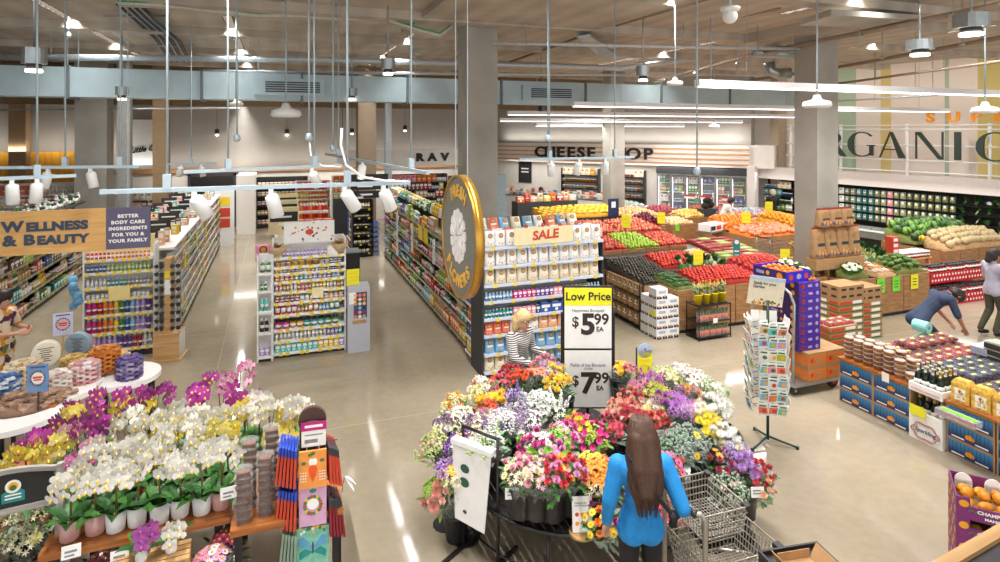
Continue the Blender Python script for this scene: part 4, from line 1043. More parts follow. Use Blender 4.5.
ob('panel', MB().box(-.2, .2, -.015, .015, .9, 1.95, CHAR), t); ob('edge', MB().box(.2, .24, -.02, .02, .9, 1.95, mat('blue_edge', '2a5cc0', .5)), t)
ob('foot', MB().box(-.2, .2, -.15, .15, 0, .03, CHAR).bar((0, 0, 0), (0, 0, .9), .02, CHAR), t)
one('side_cart', MB().box(-.18, .18, -.25, .25, .1, .9, CHAR).box(-.2, .2, -.27, .27, .9, .93, STEEL), 'dark trolley with a green bundle in the aisle right of the middle run', 'trolley', (1.75, 15.2, 0))
def lathe_mesh(name, prof, n, m, extra=None, jit=0, sc=(1, 1, 1)):
 b = MB().lathe(prof, n, m)
 if extra: extra(b)
 if jit or sc != (1, 1, 1): b.v = [(x * sc[0] * (1 + rnd.uniform(-jit, jit)), y * sc[1] * (1 + rnd.uniform(-jit, jit)), z * sc[2]) for x, y, z in b.v]
 return b.mesh(name)
def round_prof(r, n=7, dim=.0, top=.0):
 out = []
 for i in range(n + 1):
  t = -PI / 2 + PI * i / n
  rr = r * math.cos(t); z = r * math.sin(t)
  if dim and i >= n - 1: z -= dim * r * (1 if i == n else .3)
  out.append((max(rr, 0.0005), z + r))
 return out
def tom_top(b):
 for k in range(5):
  a = k * 2 * PI / 5; b.leaf((0, 0, .064), (math.cos(a), math.sin(a), .3), .025, .012, LEAFG, .3, n=2)
def stem_top(b, z): b.bar((0, 0, z - .01), (.004, 0, z + .018), .003, STEMG, 5)
GR = {}
GR['apple'] = lathe_mesh('apple', round_prof(.04, 7, .35), 9, OCR, lambda b: stem_top(b, .072), .02)
GR['tomato'] = lathe_mesh('tomato', round_prof(.04, 6, .2), 9, OCR, tom_top, .02, (1, 1, .85))
GR['orange'] = lathe_mesh('orange', round_prof(.042, 6), 9, OCR)
GR['potato'] = MB().sphere((0, 0, .03), .04, OCM, 9, 6, (1.3, .95, .8), None, .09).mesh('potato')
GR['onion'] = lathe_mesh('onion', round_prof(.038, 6)[:-1] + [(.012, .078), (.004, .095)], 9, OCR)
GR['avocado'] = lathe_mesh('avocado', [(.001, 0), (.024, .008), (.034, .03), (.032, .05), (.02, .075), (.012, .09), (.001, .096)], 8, OCR)
GR['cucumber'] = lathe_mesh('cucumber', [(.001, 0), (.014, .01), (.021, .05), (.022, .13), (.017, .19), (.001, .21)], 8, OCR)
GR['carrot'] = lathe_mesh('carrot', [(.001, 0), (.007, .03), (.014, .12), (.018, .17), (.006, .18)], 7, OCR, lambda b: [b.leaf((0, 0, .175), (math.cos(a), math.sin(a), 2), .08, .02, LEAFG, .1, n=2) for a in (0, 2, 4)])
GR['squash'] = GR['cucumber']
def caul(b):
 for k in range(7):
  a = k * 2 * PI / 7; b.leaf((.05 * math.cos(a), .05 * math.sin(a), .0), (math.cos(a) * .5, math.sin(a) * .5, 1), .12, .09, LEAFG, .2, n=3)
b = MB().sphere((0, 0, .06), .065, OCM, 10, 7, (1, 1, .8), None, .1); caul(b); GR['cauliflower'] = b.mesh('cauliflower')
b = MB().sphere((0, 0, .07), .05, OCM, 9, 6, (1.2, 1.2, .8), None, .16).lathe([(.016, -.02), (.02, .06)], 7, STEMG); GR['broccoli'] = b.mesh('broccoli')
b = MB().sphere((0, 0, .075), .075, OCR, 10, 7, (1, 1, .95), None, .04)
for k in range(6):
 a = k * PI / 3; b.leaf((.05 * math.cos(a), .05 * math.sin(a), 0), (math.cos(a) * .6, math.sin(a) * .6, 1), .15, .12, LEAFD, .1, n=3)
GR['cabbage'] = b.mesh('cabbage')
STRP = mat('melon_stripe', '2e4a24', .4, var=.3)
b = MB(); b.lathe(round_prof(.13, 9), 16, OCR)
for i, k in enumerate(b.s): 
 if (i % 16) % 4 == 0: b.m[i] = b.mi(STRP)
b.v = [(x, y, z * .95) for x, y, z in b.v]; GR['watermelon'] = b.mesh('watermelon')
GR['cantaloupe'] = lathe_mesh('cantaloupe', round_prof(.085, 8, .12), 12, mat('melon_net', 'd2bd90', .8, var=.3, scale=90, bump=.4), lambda b: stem_top(b, .165))
def bunch(name, n, h, r, stalk, leafm, lw):
 b = MB()
 for k in range(n):
  a = rnd.uniform(0, 2 * PI); q = rnd.uniform(.2, 1) * r
  x, y = q * math.cos(a), q * math.sin(a)
  b.tube([(x * .7, y * .7, 0), (x, y, h * .55)], [.012, .007], 5, stalk)
  b.leaf((x, y, h * .5), (x * 2, y * 2, .12), h * .6, lw, leafm, .25, n=3)
 return b.mesh(name)
STALKW = mat('pale_stalk', 'dfe6c4', .5, var=.15)
GR['bok_choy'] = bunch('bok_choy', 8, .26, .045, STALKW, LEAFD, .09)
GR['kale'] = bunch('kale', 9, .26, .05, STEMG, LEAFD, .11)
GR['fennel'] = bunch('fennel', 7, .2, .05, STALKW, mat('pale_leaf', 'b9c07c', .5, var=.3, scale=30), .06)
GR['leek'] = bunch('leek', 6, .24, .03, STALKW, LEAFG, .045)
b = MB()
for k in range(5):
 a = -.5 + k * .25
 b.tube([(.09 * math.sin(a * 1.2), .0, .02), (.1 * a, .05, .05), (.12 * a, .1, .055), (.1 * a, .15, .035)], [.006, .017, .018, .006], 6, OCR)
GR['banana_bunch'] = b.mesh('banana_bunch')
b = MB()
for k in range(9): b.sphere((rnd.uniform(-.07, .07), rnd.uniform(-.045, .045), rnd.uniform(.025, .06)), .036, OCR, 7, 5)
b.sphere((0, 0, .045), .06, CELLO, 9, 6, (1.7, 1.2, 1)); GR['mandarin_bag'] = b.mesh('mandarin_bag')
b = MB().box(-.09, .09, -.06, .06, 0, .03, OCR)
for k in range(8): b.sphere((rnd.uniform(-.07, .07), rnd.uniform(-.045, .045), .032), .022, OCR, 6, 4)
b.box(-.095, .095, -.065, .065, 0, .055, mat('thin_film', 'f4f6f6', .15, var=.02, alpha=.09)).box(-.035, .035, -.02, .02, .055, .058, mat('berry_label', 'd2d86a', .5)); GR['berry_pack'] = b.mesh('berry_pack')
b = MB().box(-.11, .11, -.075, .075, 0, .05, OCM)
for k in range(10): b.tube([(-.1, -.065 + k * .014, .055), (.1, -.065 + k * .014, .058)], .009, 5, OCR)
GR['veg_tray'] = b.mesh('veg_tray')
GR['garlic'] = lathe_mesh('garlic', round_prof(.03, 5)[:-1] + [(.006, .066)], 8, OCM)
UNITS = dict(apple=.078, tomato=.078, orange=.08, potato=.08, onion=.074, avocado=.066, cucumber=.048, carrot=.045, squash=.05, cauliflower=.14, broccoli=.12, cabbage=.16, watermelon=.25, cantaloupe=.165, bok_choy=.14, kale=.15,
    fennel=.14, leek=.1, banana_bunch=.17, mandarin_bag=.17, berry_pack=.185, veg_tray=.2, garlic=.06)
LYING = ('avocado', 'cucumber', 'carrot', 'squash')
BEDM = {}
def bedmat(c):
 if c not in BEDM: BEDM[c] = mat('bin_liner_' + c, c if c not in COL else COL[c], .8, var=.3, scale=20)
 return BEDM[c]
def heap(kind, cols, label, group, x0, x1, y0, y1, z0, z1, dome=.06, owner=None, bed='brown', name=None, s=1.0, cover=1.06, zlift=0.0):
 """Goods laid close together over a bed that rises from z0 (front) to z1 (back) and bulges by dome; the bed belongs to owner."""
 me = GR[kind]; u = UNITS[kind] * s
 def hz(x, y):
  tx = (x - x0) / (x1 - x0); ty = (y - y0) / (y1 - y0)
  return z0 + (z1 - z0) * ty + dome * 4 * max(0, tx * (1 - tx)) * (.4 + .6 * 4 * max(0, ty * (1 - ty)))
 nx, ny = 7, 6
 if owner is not None:
  vs = [(x0 + (x1 - x0) * i / nx, y0 + (y1 - y0) * j / ny, hz(x0 + (x1 - x0) * i / nx, y0 + (y1 - y0) * j / ny)) for j in range(ny + 1) for i in range(nx + 1)]
  lo = [(x, y, min(z0, z1) - .06) for x, y, z in vs]; N = len(vs)
  fs = [(j * (nx + 1) + i, j * (nx + 1) + i + 1, (j + 1) * (nx + 1) + i + 1, (j + 1) * (nx + 1) + i) for j in range(ny) for i in range(nx)]
  ring = [i for i in range(nx + 1)] + [j * (nx + 1) + nx for j in range(1, ny + 1)] + [ny * (nx + 1) + i for i in range(nx - 1, -1, -1)] + [j * (nx + 1) for j in range(ny - 1, 0, -1)]
  fs += [(ring[(k + 1) % len(ring)], ring[k], N + ring[k], N + ring[(k + 1) % len(ring)]) for k in range(len(ring))]
  o = ob('bed', MB().add(vs + lo, fs, bedmat(bed), True), owner)
  o.matrix_basis = owner.matrix_basis.inverted()
 lx = u * (2.6 if kind in ('avocado', ) else 1.0) ; ly = u
 if kind in ('cucumber', 'squash'): ly = .2 * s
 if kind == 'carrot': ly = .17 * s
 if kind == 'avocado': lx, ly = u, .09 * s
 if kind in ('berry_pack', 'mandarin_bag', 'veg_tray'): ly = .135 * s
 if kind == 'banana_bunch': ly = .15
 y, j = y0 + ly / 2, 0
 while y <= y1 - ly * .3:
  x = x0 + lx / 2 + (lx / 2 if j % 2 and kind not in ('berry_pack', 'veg_tray') else 0)
  while x <= x1 - lx * .3:
   z = hz(x, y) + rnd.uniform(-.004, .008) + zlift
   ss = s * rnd.uniform(.92, 1.06); c = rnd.choice(cols)
   if kind in LYING:
    M = TR(x, y - (.08 if kind != 'avocado' else .04) * s, z + .018 * s, rnd.uniform(-.2, .2), -PI / 2 + rnd.uniform(-.1, .1), 0, ss)
   elif kind in ('berry_pack', 'veg_tray'):
    M = TR(x, y, z, rnd.uniform(-.06, .06), rnd.uniform(-.03, .03), rnd.uniform(-.03, .03), ss)
   elif kind in ('bok_choy', 'kale', 'leek', 'fennel'):
    M = TR(x, y, z, rnd.uniform(0, 6), rnd.uniform(.3, .8), rnd.uniform(-.4, .4), ss)
   elif kind == 'banana_bunch': M = TR(x, y, z, rnd.uniform(-.3, .3), .1, 0, ss)
   else:
    M = TR(x, y, z - .008, rnd.uniform(0, 6.28), rnd.uniform(-.4, .4), rnd.uniform(-.4, .4), ss)
   one(name or kind, me, label, (name or kind).replace('_', ' '), M, group, c)
   x += lx * cover
  y += ly * cover * (.9 if kind not in ('berry_pack', 'veg_tray') else 1); j += 1
def table(label, x0, x1, y0, y1, h, m=None, group=None, name='produce_bin', lip=.05, legs=True):
 m = m or WOODB
 t = thing(name, label, 'produce table', (x0, y0, 0), group)
 W, L = x1 - x0, y1 - y0
 n = max(1, round(W / .75))
 for i in range(n):
  ob('front_panel', MB().box(W * i / n + .01, W * (i + 1) / n - .01, 0, .03, .08, h + lip, m), t)
 n2 = max(1, round(L / .75))
 for x in (0, W - .03):
  for i in range(n2): ob('side_panel', MB().box(x, x + .03, .03 + (L - .06) * i / n2, .03 + (L - .06) * (i + 1) / n2 - .01, .08, h + lip, m), t)
 ob('back_panel', MB().box(0, W, L - .03, L, .08, h + lip, m), t)
 ob('deck', MB().box(.03, W - .03, .03, L - .03, h - .05, h - .02, m), t)
 ob('plinth', MB().box(.06, W - .06, .06, L - .06, 0, .08, CHAR), t)
 return t
def price_flag(x, y, z, h, label, m=YELLOW, w=.16, hh=.2, rz=-.35, pole=True):
 t = thing('price_flag', label, 'price card', TR(x, y, z, rz))
 ob('pole', MB().bar((0, .004, 0), (0, .004, h), .006, CHAR), t)
 ob('card', MB().box(-w / 2, w / 2, -.004, .003, h, h + hh, m), t)
 for i in range(2): ob('print_line', MB().box(-w * .36, w * .36, -.0055, -.004, h + hh * (.3 + .3 * i), h + hh * (.4 + .3 * i), YTAG if m is YELLOW else STEMG), t)
 return t
K = table('wood fronted produce island of avocados, tomatoes and greens', 7.16, 9.25, 9.52, 11.5, .78)
K2 = table('side bin of dark avocados at the left end of the tomato island', 6.72, 7.14, 9.98, 11.5, .8)
heap('cucumber', ['3c6a2c', '4a7a34', '2e5624'], 'dark green cucumber in front of the avocados on the tomato island', 'cucumbers on the tomato island', 7.2, 7.68, 9.58, 10.35, .86, .95, .03, K, 'olive')
heap('avocado', ['3a3226', '2c2a20', '4a3c2a'], 'dark avocado on the left end of the tomato island', 'avocados on the tomato island', 6.76, 7.66, 10.38, 11.45, .9, 1.06, .03, K, '3a3226')
heap('avocado', ['3a3226', '2c2a20', '4a3c2a'], 'dark avocado in the side bin behind the white cartons', 'avocados in the side bin', 6.76, 7.1, 10.02, 10.36, .86, .9, .02, K2, '3a3226')
heap('tomato', ['d8301c', 'e03a1e', 'c42818'], 'bright red tomato in the front heap by the yellow plant pots', 'tomatoes in the front heap', 7.72, 9.2, 9.58, 10.3, .88, 1.0, .06, K, 'a02818')
heap('bok_choy', ['green'], 'leafy bok choy head between the two tomato heaps', 'bok choy between the tomatoes', 8.1, 9.0, 10.34, 10.74, .93, 1.0, .03, K, 'green')
heap('tomato', ['e0381e', 'd03018', 'e84a28'], 'red tomato in the rear heap right of the avocados', 'tomatoes in the rear heap', 7.7, 8.75, 10.74, 11.45, .98, 1.1, .04, K, 'a02818')
heap('potato', ['ecc890', 'e8bc7c', 'f2d6a4'], 'pale yellow potato behind the bok choy', 'pale potatoes behind the bok choy', 8.78, 9.22, 10.9, 11.45, 1.0, 1.1, .04, K, 'tan')
price_flag(8.3, 10.33, .95, .12, 'tall yellow price card standing between the two tomato heaps', YELLOW, .2, .3)
def printed_carton(w, d, h, base, marks):
 b = MB().box(0, w, 0, d, 0, h, base)
 return b
NAVY = mat('navy_print', '1f2c56', .6, var=.05); LEMON = mat('lemon_print', 'f0b428', .6, var=.05)
CARTW = mat('white_card', 'eef0f4', .65, var=.05)
b = MB().box(0, .25, 0, .25, 0, .185, CARTW)
for o in (0, .125): 
 b.prism([(.01 + o, .0), (.115 + o, .0), (.115 + o, .03), (.09 + o, .05), (.05 + o, .035), (.01 + o, .06)], -.003, 0, NAVY); b.disc((.06 + o, -.004, .045), .022, LEMON, 10)
 b.add([(-.003, .01 + o, 0), (-.003, .115 + o, 0), (-.003, .115 + o, .05), (-.003, .05 + o, .035), (-.003, .01 + o, .06)], [(4, 3, 2, 1, 0)], NAVY)
 b.box(-.004, -.003, .05 + o, .09 + o, .02, .055, LEMON)
b.box(.05, .2, -.002, 0, .1, .15, mat('grey_print', 'b4bcc8', .6)); wc = b.mesh('white_carton')
for lv in range(5):
 for i in range(2):
  for j in range(2):
   if lv == 4 and (i or j): continue
   if lv == 3 and j and i: continue
   one('white_carton', wc, f'white carton with navy and yellow print, {"bottom" if lv == 0 else NTH[lv]} layer of the corner stack', 'carton', TR(6.62 + .255 * i + rnd.uniform(-.006, .006), 9.42 + .255 * j, lv * .187 + .002, rnd.uniform(-.02, .02)), f'white cartons, layer {lv} of the corner stack')
one('price_card', MB().box(-.006, 0, 0, .14, 0, .1, YELLOW), 'yellow card on the white carton stack', 'card', (6.614, 9.45, .42))
t = thing('bag_rack', 'dark three-tier rack of brown paper bags left of the avocados', 'rack', (6.62, 9.96, 0))
for x in (0, .08):
 for y in (0, 1.3): ob('post', MB().box(x, x + .02, y, y + .02, 0, .98, BLACK), t)
for z in (.1, .38, .66): ob('tier', MB().box(-.005, .1, 0, 1.32, z - .02, z, BLACK), t)
KB = mk_pouch(.2, .1, .23, LABEL, CHAR, KRAFT, CREAM).mesh('paper_bag')
for k, z in enumerate((.1, .38, .66)):
 for i in range(6): one('paper_bag', KB, f'brown paper snack bag on the {("bottom", "middle", "top")[k]} tier of the dark rack', 'bag', TR(6.618, 10.1 + .205 * i, z + .002, -PI / 2), f'brown bags on the {("bottom", "middle", "top")[k]} rack tier')
t = thing('wire_stand', 'black two-tier wire stand carrying yellow plant pots and carrot bags', 'stand', (7.3, 9.06, 0))
for x in (0, .72):
 for y in (0, .36): ob('post', MB().box(x, x + .015, y, y + .015, 0, .66, BLACK), t)
for z in (.06, .34, .64): ob('tier', MB().box(0, .735, 0, .375, z - .012, z, BLACK), t)
cb = MB()
for k in range(9): cb.tube([(-.05 + .0125 * k, -.01 + .012 * (k % 3), .0), (-.05 + .0125 * k, 0, .11)], [.006, .012], 6, mat('carrot_orange', 'ea5f14', .5))
for k in range(9): cb.leaf((-.05 + .0125 * k, 0, .1), (rnd.uniform(-.4, .4), rnd.uniform(-.3, .3), 1), .13, .05, LEAFG, .1, n=3)
cb.box(-.065, .065, -.02, .04, 0, .2, CELLO); cb = cb.mesh('carrot_bag')
for k, z in enumerate((.06, .34)):
 for i in range(5): one('carrot_bag', cb, f'clear bag of orange carrots on the {("lower", "upper")[k]} tier of the wire stand', 'bag', TR(7.38 + .14 * i, 9.12, z + .002), f'carrot bags on the {("lower", "upper")[k]} tier')
YPOT = mat('yellow_pot', 'f4d416', .4, var=.05)
for i in range(4):
 t = thing('potted_herb', f'leafy plant in a yellow pot, {("leftmost", "second from left", "third from left", "rightmost")[i]} on the wire stand', 'plant', (7.4 + .185 * i, 9.22, .642))
 ob('pot', MB().lathe([(.06, 0), (.085, .17), (.09, .17), (.09, .19), (.08, .19), (.0, .16, DARK)], 12, YPOT), t)
 f = MB()
 for k in range(26):
  a = rnd.uniform(0, 6.28); f.leaf((.03 * math.cos(a), .03 * math.sin(a), .16 + rnd.uniform(0, .16)), (math.cos(a), math.sin(a), rnd.uniform(.5, 1.6)), rnd.uniform(.08, .15), .05, SILVL if k % 3 else LEAFG, .25, n=3)
 ob('foliage', f, t)
 for k in range(3):
  a = k * 2.1 + i; ob('cane', MB().bar((.06 * math.cos(a), .06 * math.sin(a), .17), (.07 * math.cos(a), .07 * math.sin(a), .42), .006, YPOT), t)
 ob('ring', MB().tube([(.075 * math.cos(a * .524), .075 * math.sin(a * .524), .34) for a in range(12)], .005, 4, YPOT, True), t)
one('price_card', MB().box(-.05, .05, -.004, 0, 0, .09, LABEL), 'white card on the front of the black wire stand', 'card', (7.66, 9.05, .31))
A = table('low island of red and green apples beyond the tomato island', 7.5, 10.3, 13.1, 15.6, .82)
A.matrix_basis = TR(7.5, 13.1, 0)
APR = ['d8402c', 'e0603a', 'c8342c', 'e88050']
heap('apple', APR, 'red apple in the near left heap of the apple island', 'apples in the near left heap', 7.55, 8.4, 13.15, 14.1, .86, 1.0, .05, A, 'crimson', s=1.15, name='red_apple')
heap('apple', ['a8cc30', 'b8d83c', '9cc02c'], 'green apple in the middle of the apple island', 'green apples', 8.42, 9.38, 13.15, 14.3, .86, 1.03, .03, A, 'olive', s=1.15, name='green_apple')
heap('apple', APR, 'red apple in the near right heap of the apple island', 'apples in the near right heap', 9.4, 10.26, 13.15, 14.1, .86, 1.0, .05, A, 'crimson', s=1.15, name='red_apple')
heap('apple', ['e8704a', 'e05a38', 'f09468'], 'orange-red apple in the far left heap behind the green apples', 'apples in the far left heap', 7.6, 8.9, 14.3, 15.5, 1.05, 1.2, .04, A, 'crimson', s=1.3, name='orange_red_apple')
heap('apple', ['e8704a', 'd85030', 'f09468'], 'orange-red apple in the far right heap behind the green apples', 'apples in the far right heap', 8.95, 10.26, 14.3, 15.5, 1.05, 1.2, .04, A, 'crimson', s=1.3, name='orange_red_apple')
price_flag(9.0, 14.2, 1.05, .18, 'yellow price card standing among the far apples', YELLOW, .24, .34)
t = thing('bottle_shelf', 'dark low shelf of pale-labelled bottles in front of the apples', 'shelf', (7.5, 12.7, 0))
for z in (.5, .78): ob('tier', MB().box(0, 2.8, 0, .36, z - .03, z, BLACK), t)
for x in (0, .93, 1.87, 2.78): ob('upright', MB().box(x, x + .02, 0, .36, 0, .78, BLACK), t)
kinds(bottle='condiment_bottle', jar='condiment_jar', can='condiment_can')
for i in range(30): put('bottle', ('brown', 'black')[i > 17], TR(7.58 + .091 * i, 12.74, .501), 'dark bottle with a pale label under the apples, upper row', 'bottles under the apples', 1.15)
BOXB = mat('blue_box', '3f76ae', .6, var=.06)
for i in range(3):
 b = MB().box(0, .5, 0, .3, 0, .22, KRAFT).box(.02, .48, -.003, 0, .02, .19, BOXB).disc((.25, -.004, .1), .055, ORANGEI, 12)
 one('fruit_carton', b, f'blue printed carton on the floor under the apple bottles, {("left", "middle", "right")[i]} one', 'carton', (7.6 + .62 * i, 12.74, .02))
t = thing('sauce_rack', 'black rack of red sauce bottles and jars right of the snack bags', 'rack', (7.62, 12.05, 0))
for x in (0, .68):
 for y in (0, .3): ob('post', MB().box(x, x + .02, y, y + .02, 0, .9, BLACK), t)
for z in (.12, .42, .76): ob('tier', MB().box(0, .7, 0, .32, z - .02, z, BLACK), t)
for k, z in enumerate((.12, .42)):
 for i in range(7): put('bottle', 'orange' if (i + k) % 3 else 'red', TR(7.69 + .092 * i, 12.09, z + .001), f'red sauce bottle on the {("lower", "upper")[k]} tier of the black sauce rack', f'sauce bottles, {("lower", "upper")[k]} tier', 1.15)
for i in range(6): put('jar', ('silver', 'purple')[i % 2], TR(7.69 + .105 * i, 12.09, .761), 'pale lidded jar on the top tier of the black sauce rack', 'jars on the sauce rack', 1.1)
one('sample_box', MB().box(0, .55, 0, .3, 0, .2, CARTW).box(.2, .36, -.002, 0, .03, .17, KRAFT), 'white tray carton lying on the far left apples', 'carton', (7.6, 14.02, 1.08))
def crate(label, x0, x1, y0, y1, h, kind, cols, what, dome=.16, s=1.3, bed='tan', name=None):
 t = table(label, x0, x1, y0, y1, h)
 heap(kind, cols, what, what + 's', x0 + .04, x1 - .04, y0 + .04, y1 - .04, h, h + .08, dome, t, bed, s=s, name=name)
 return t
crate('wood bin of pale potatoes at the left of the back produce', 11.2, 12.7, 17.4, 18.9, .85, 'potato', ['d8a870', 'e0b884', 'c89860'], 'pale potato in the left back bin', .2, 1.5)
crate('low bin heaped with red onions in front of the pale potatoes', 10.9, 11.75, 16.2, 17.2, .78, 'onion', ['7a2038', '8c2c48', '6a1c34'], 'red onion in the low back bin', .3, 1.5, 'crimson')
crate('square wood bin with pale potatoes nearest the steel trolley', 11.9, 12.9, 16.1, 17.1, .8, 'potato', ['e4c494', 'd8b480'], 'pale potato in the square near bin', .06, 1.5)
crate('wood bin of dark red potatoes in the middle of the back produce', 12.9, 14.0, 18.2, 19.3, .85, 'potato', ['9c4050', 'a84c58'], 'dark red potato in the middle back bin', .12, 1.6, 'crimson', 'red_potato')
crate('wood bin of yellow potatoes right of the square bin', 13.1, 14.3, 16.9, 18.0, .85, 'potato', ['e8c060', 'e0b450', 'f0cc78'], 'yellow potato in the right back bin', .12, 1.6, 'tan', 'yellow_potato')
crate('wood bin of reddish sweet potatoes before the freezers', 14.4, 15.8, 17.6, 18.8, .85, 'potato', ['a85c3c', '9c5034', 'b46848'], 'reddish sweet potato before the freezers', .1, 1.7, 'brown', 'sweet_potato')
crate('wood bin of bagged potatoes before the freezers', 12.3, 13.6, 19.6, 20.8, .85, 'mandarin_bag', ['e8e0d0', 'c8d8c0', '9cc0c8'], 'bagged white produce before the freezers', .1, 1.3, 'silver')
t = thing('pumpkin_mark', 'orange pumpkin shape on the front of the left potato bin', 'picture', (11.7, 17.39, .5)); ob('picture', MB().disc((0, 0, 0), .2, ORANGEI, 14).disc((0, -.004, 0), .1, KRAFT, 10), t)
t = thing('lime_tag', 'lime green price tag on the square near potato bin', 'card', (12.1, 16.08, .78)); ob('card', MB().box(-.08, .08, -.005, 0, -.12, .06, LIME), t)
price_flag(11.5, 16.1, .8, .12, 'yellow price card before the red onions', YELLOW, .24, .36)
t = thing('basket_display', 'pile of brown woven baskets before the cheese shop', 'baskets', (13.3, 21.6, 0))
ob('stand', MB().box(-.5, .5, -.4, .4, 0, .9, WOODB), t)
for i in range(5): ob('basket', MB().lathe([(.1, 0), (.15, .1), (.16, .14), (.14, .14), (.0, .04)], 12, mat('wicker', 'a8743c', .7, var=.35, scale=50)), t, TR(-.3 + .25 * i * .6, rnd.uniform(-.2, .2), .9 + .12 * (i % 3), 0, rnd.uniform(-.5, .5), .3))
O = table('long wood table of oranges and bagged mandarins left of the right column', 12.6, 15.6, 13.4, 15.4, .8)
heap('orange', ['f28a1a', 'f49a28', 'ea7a12'], 'orange in the left heap beyond the wire cart', 'oranges in the left heap', 12.7, 14.0, 14.4, 15.35, .95, 1.1, .12, O, 'orange', s=1.4)
heap('mandarin_bag', ['ee7a22', 'f0882c'], 'mesh bag of mandarins at the front of the orange table', 'mandarin bags', 12.65, 14.6, 13.45, 14.35, .86, .96, .05, O, 'orange', s=1.3)
heap('orange', ['f6a81c', 'f8b428', 'f09c18'], 'yellow-orange citrus piled beside the right column', 'citrus beside the right column', 14.62, 15.55, 13.45, 15.3, .9, 1.1, .15, O, 'gold', s=1.4)
O2 = table('wood table of red apples and packs before the dairy case', 14.2, 16.6, 15.9, 17.3, .85)
heap('mandarin_bag', ['d84a3c', 'c8d4dc', '9cb8c8', 'e87838'], 'bagged fruit before the dairy case', 'bagged fruit before the dairy case', 14.25, 16.55, 15.95, 17.2, .9, 1.0, .06, O2, 'silver', s=1.3)
price_flag(13.3, 14.36, .95, .14, 'yellow price card standing among the oranges', YELLOW, .26, .34)
price_flag(15.6, 15.8, .9, .2, 'yellow price card beside the citrus and the right column', YELLOW, .26, .38)
R1 = table('produce island of flat trays and tomatoes left of the right column', 9.42, 10.75, 9.3, 12.3, .8)
R2 = table('wood fronted produce island of roots and greens right of the column', 10.85, 13.25, 8.9, 9.55, .78)
R3 = table('rear half of the root and greens island behind the right column', 11.45, 13.25, 9.6, 11.4, .8)
heap('tomato', ['dc3420', 'e8442a', 'c82c1c'], 'red tomato in the heap behind the purple cartons', 'tomatoes behind the purple cartons', 9.45, 10.7, 10.05, 10.8, .9, 1.0, .08, R1, 'crimson', s=1.1)
heap('leek', ['green'], 'green leek bundle before the tomatoes behind the purple cartons', 'leeks behind the purple cartons', 9.45, 9.88, 9.35, 9.95, .86, .9, .03, R1, 'olive')
heap('cauliflower', ['f2eeda', 'ece6cc', 'f6f2e4'], 'white cauliflower in the heap right of the purple cartons', 'cauliflowers', 9.9, 10.38, 9.33, 10.0, .9, 1.0, .1, R1, 'olive', s=1.1)
heap('veg_tray', ['b8c878', 'a83c30', 'c8cc94', '9c2e2c'], 'flat tray of red and pale green vegetables behind the tomatoes', 'flat vegetable trays', 9.46, 10.7, 10.85, 12.2, .96, 1.14, .02, R1, 'silver', s=1.35)
heap('cauliflower', ['f2eeda', 'ece6cc', 'f6f2e4'], 'white cauliflower in front of the right column', 'cauliflowers before the column', 10.9, 11.5, 8.95, 9.24, .9, .98, .08, R2, 'olive', s=1.1)
heap('carrot', ['ee7a1c', 'f4f0e6', 'f08a28'], 'orange or white carrot between the cauliflower and the broccoli', 'carrots on the greens island', 11.78, 12.28, 8.95, 9.5, .86, .98, .05, R2, 'tan', s=1.15)
heap('broccoli', ['5a7c34', '4a6c2c', '6c8c40'], 'green broccoli crown in the right wood bin', 'broccoli crowns', 12.3, 13.2, 8.95, 9.5, .86, 1.0, .12, R2, 'olive', s=1.05)
heap('fennel', ['green'], 'pale green fennel bunch in the heap behind the carrots', 'fennel bunches', 11.5, 12.75, 9.65, 10.9, .9, 1.1, .12, R3, 'olive', s=1.05)
heap('kale', ['green'], 'dark kale bunch right of the fennel', 'kale bunches', 12.77, 13.2, 9.65, 10.8, .88, 1.0, .1, R3, 'green')
for x, y, c, l in ((11.75, 8.885, LIME, 'lime green price card hanging on the wood bin under the carrots, left one'), (12.2, 8.885, LIME, 'lime green price card hanging on the wood bin under the carrots, right one'), (12.75, 8.885, YELLOW, 'yellow price card hanging on the wood bin of broccoli')):
 t = thing('price_card', l, 'card', (x, y, .8)); ob('card', MB().box(-.11, .11, -.006, 0, -.28, .02, c), t)
 for i in range(3): ob('print_line', MB().box(-.06, .06, -.008, -.006, -.2 + .06 * i, -.18 + .06 * i, STEMG), t)
price_flag(10.3, 9.98, .95, .12, 'yellow price card between the flat trays and the cauliflower', YELLOW, .2, .26)
t = thing('blade_sign', 'teal rounded blade sign standing among the flat trays', 'sign', TR(9.75, 10.82, .95, -.4))
TEAL = mat('teal_sign', '1c8c8a', .5, var=.04)
ob('blade', MB().box(-.075, .075, -.006, .006, 0, .42, TEAL).lathe([(.075, -.006), (.075, .006)], 16, TEAL, TR(0, 0, .42, 0, PI / 2), smooth=False), t)
ob('emblem', MB().disc((0, -.008, .42), .05, LABEL, 14).box(-.05, .05, -.008, -.006, .2, .23, LABEL).box(-.04, .04, -.008, -.006, .12, .14, LABEL), t)
t = thing('sack_stand', 'brown crate stand carrying brown paper sacks against the right column', 'stand', (10.42, 9.28, 0))
ob('crate_body', MB().box(0, 1.36, 0, .29, 1.0, 1.22, KRAFT), t)
for x in (.0, .42, .86, 1.3): ob('leg', MB().box(x, x + .06, .1, .18, 0, 1.0, WOODL), t)
REDTOP = mat('sack_top', '9a3c30', .7); BLUEP = mat('sack_print', '5a6a9c', .7)
def sack(h):
 b = mk_pouch(.33, .24, h, CHAR, KRAFT, KRAFT, KRAFT)
 b.box(-.16, .16, .11, .13, h - .01, h + .03, REDTOP)
 for i in range(6): b.box(-.13 + .045 * i, -.10 + .045 * i, -.006, .05, .05 + .03 * (i % 2), .1 + .03 * (i % 2), (BLUEP, ORANGEI)[i % 2])
 return b.mesh('paper_sack')
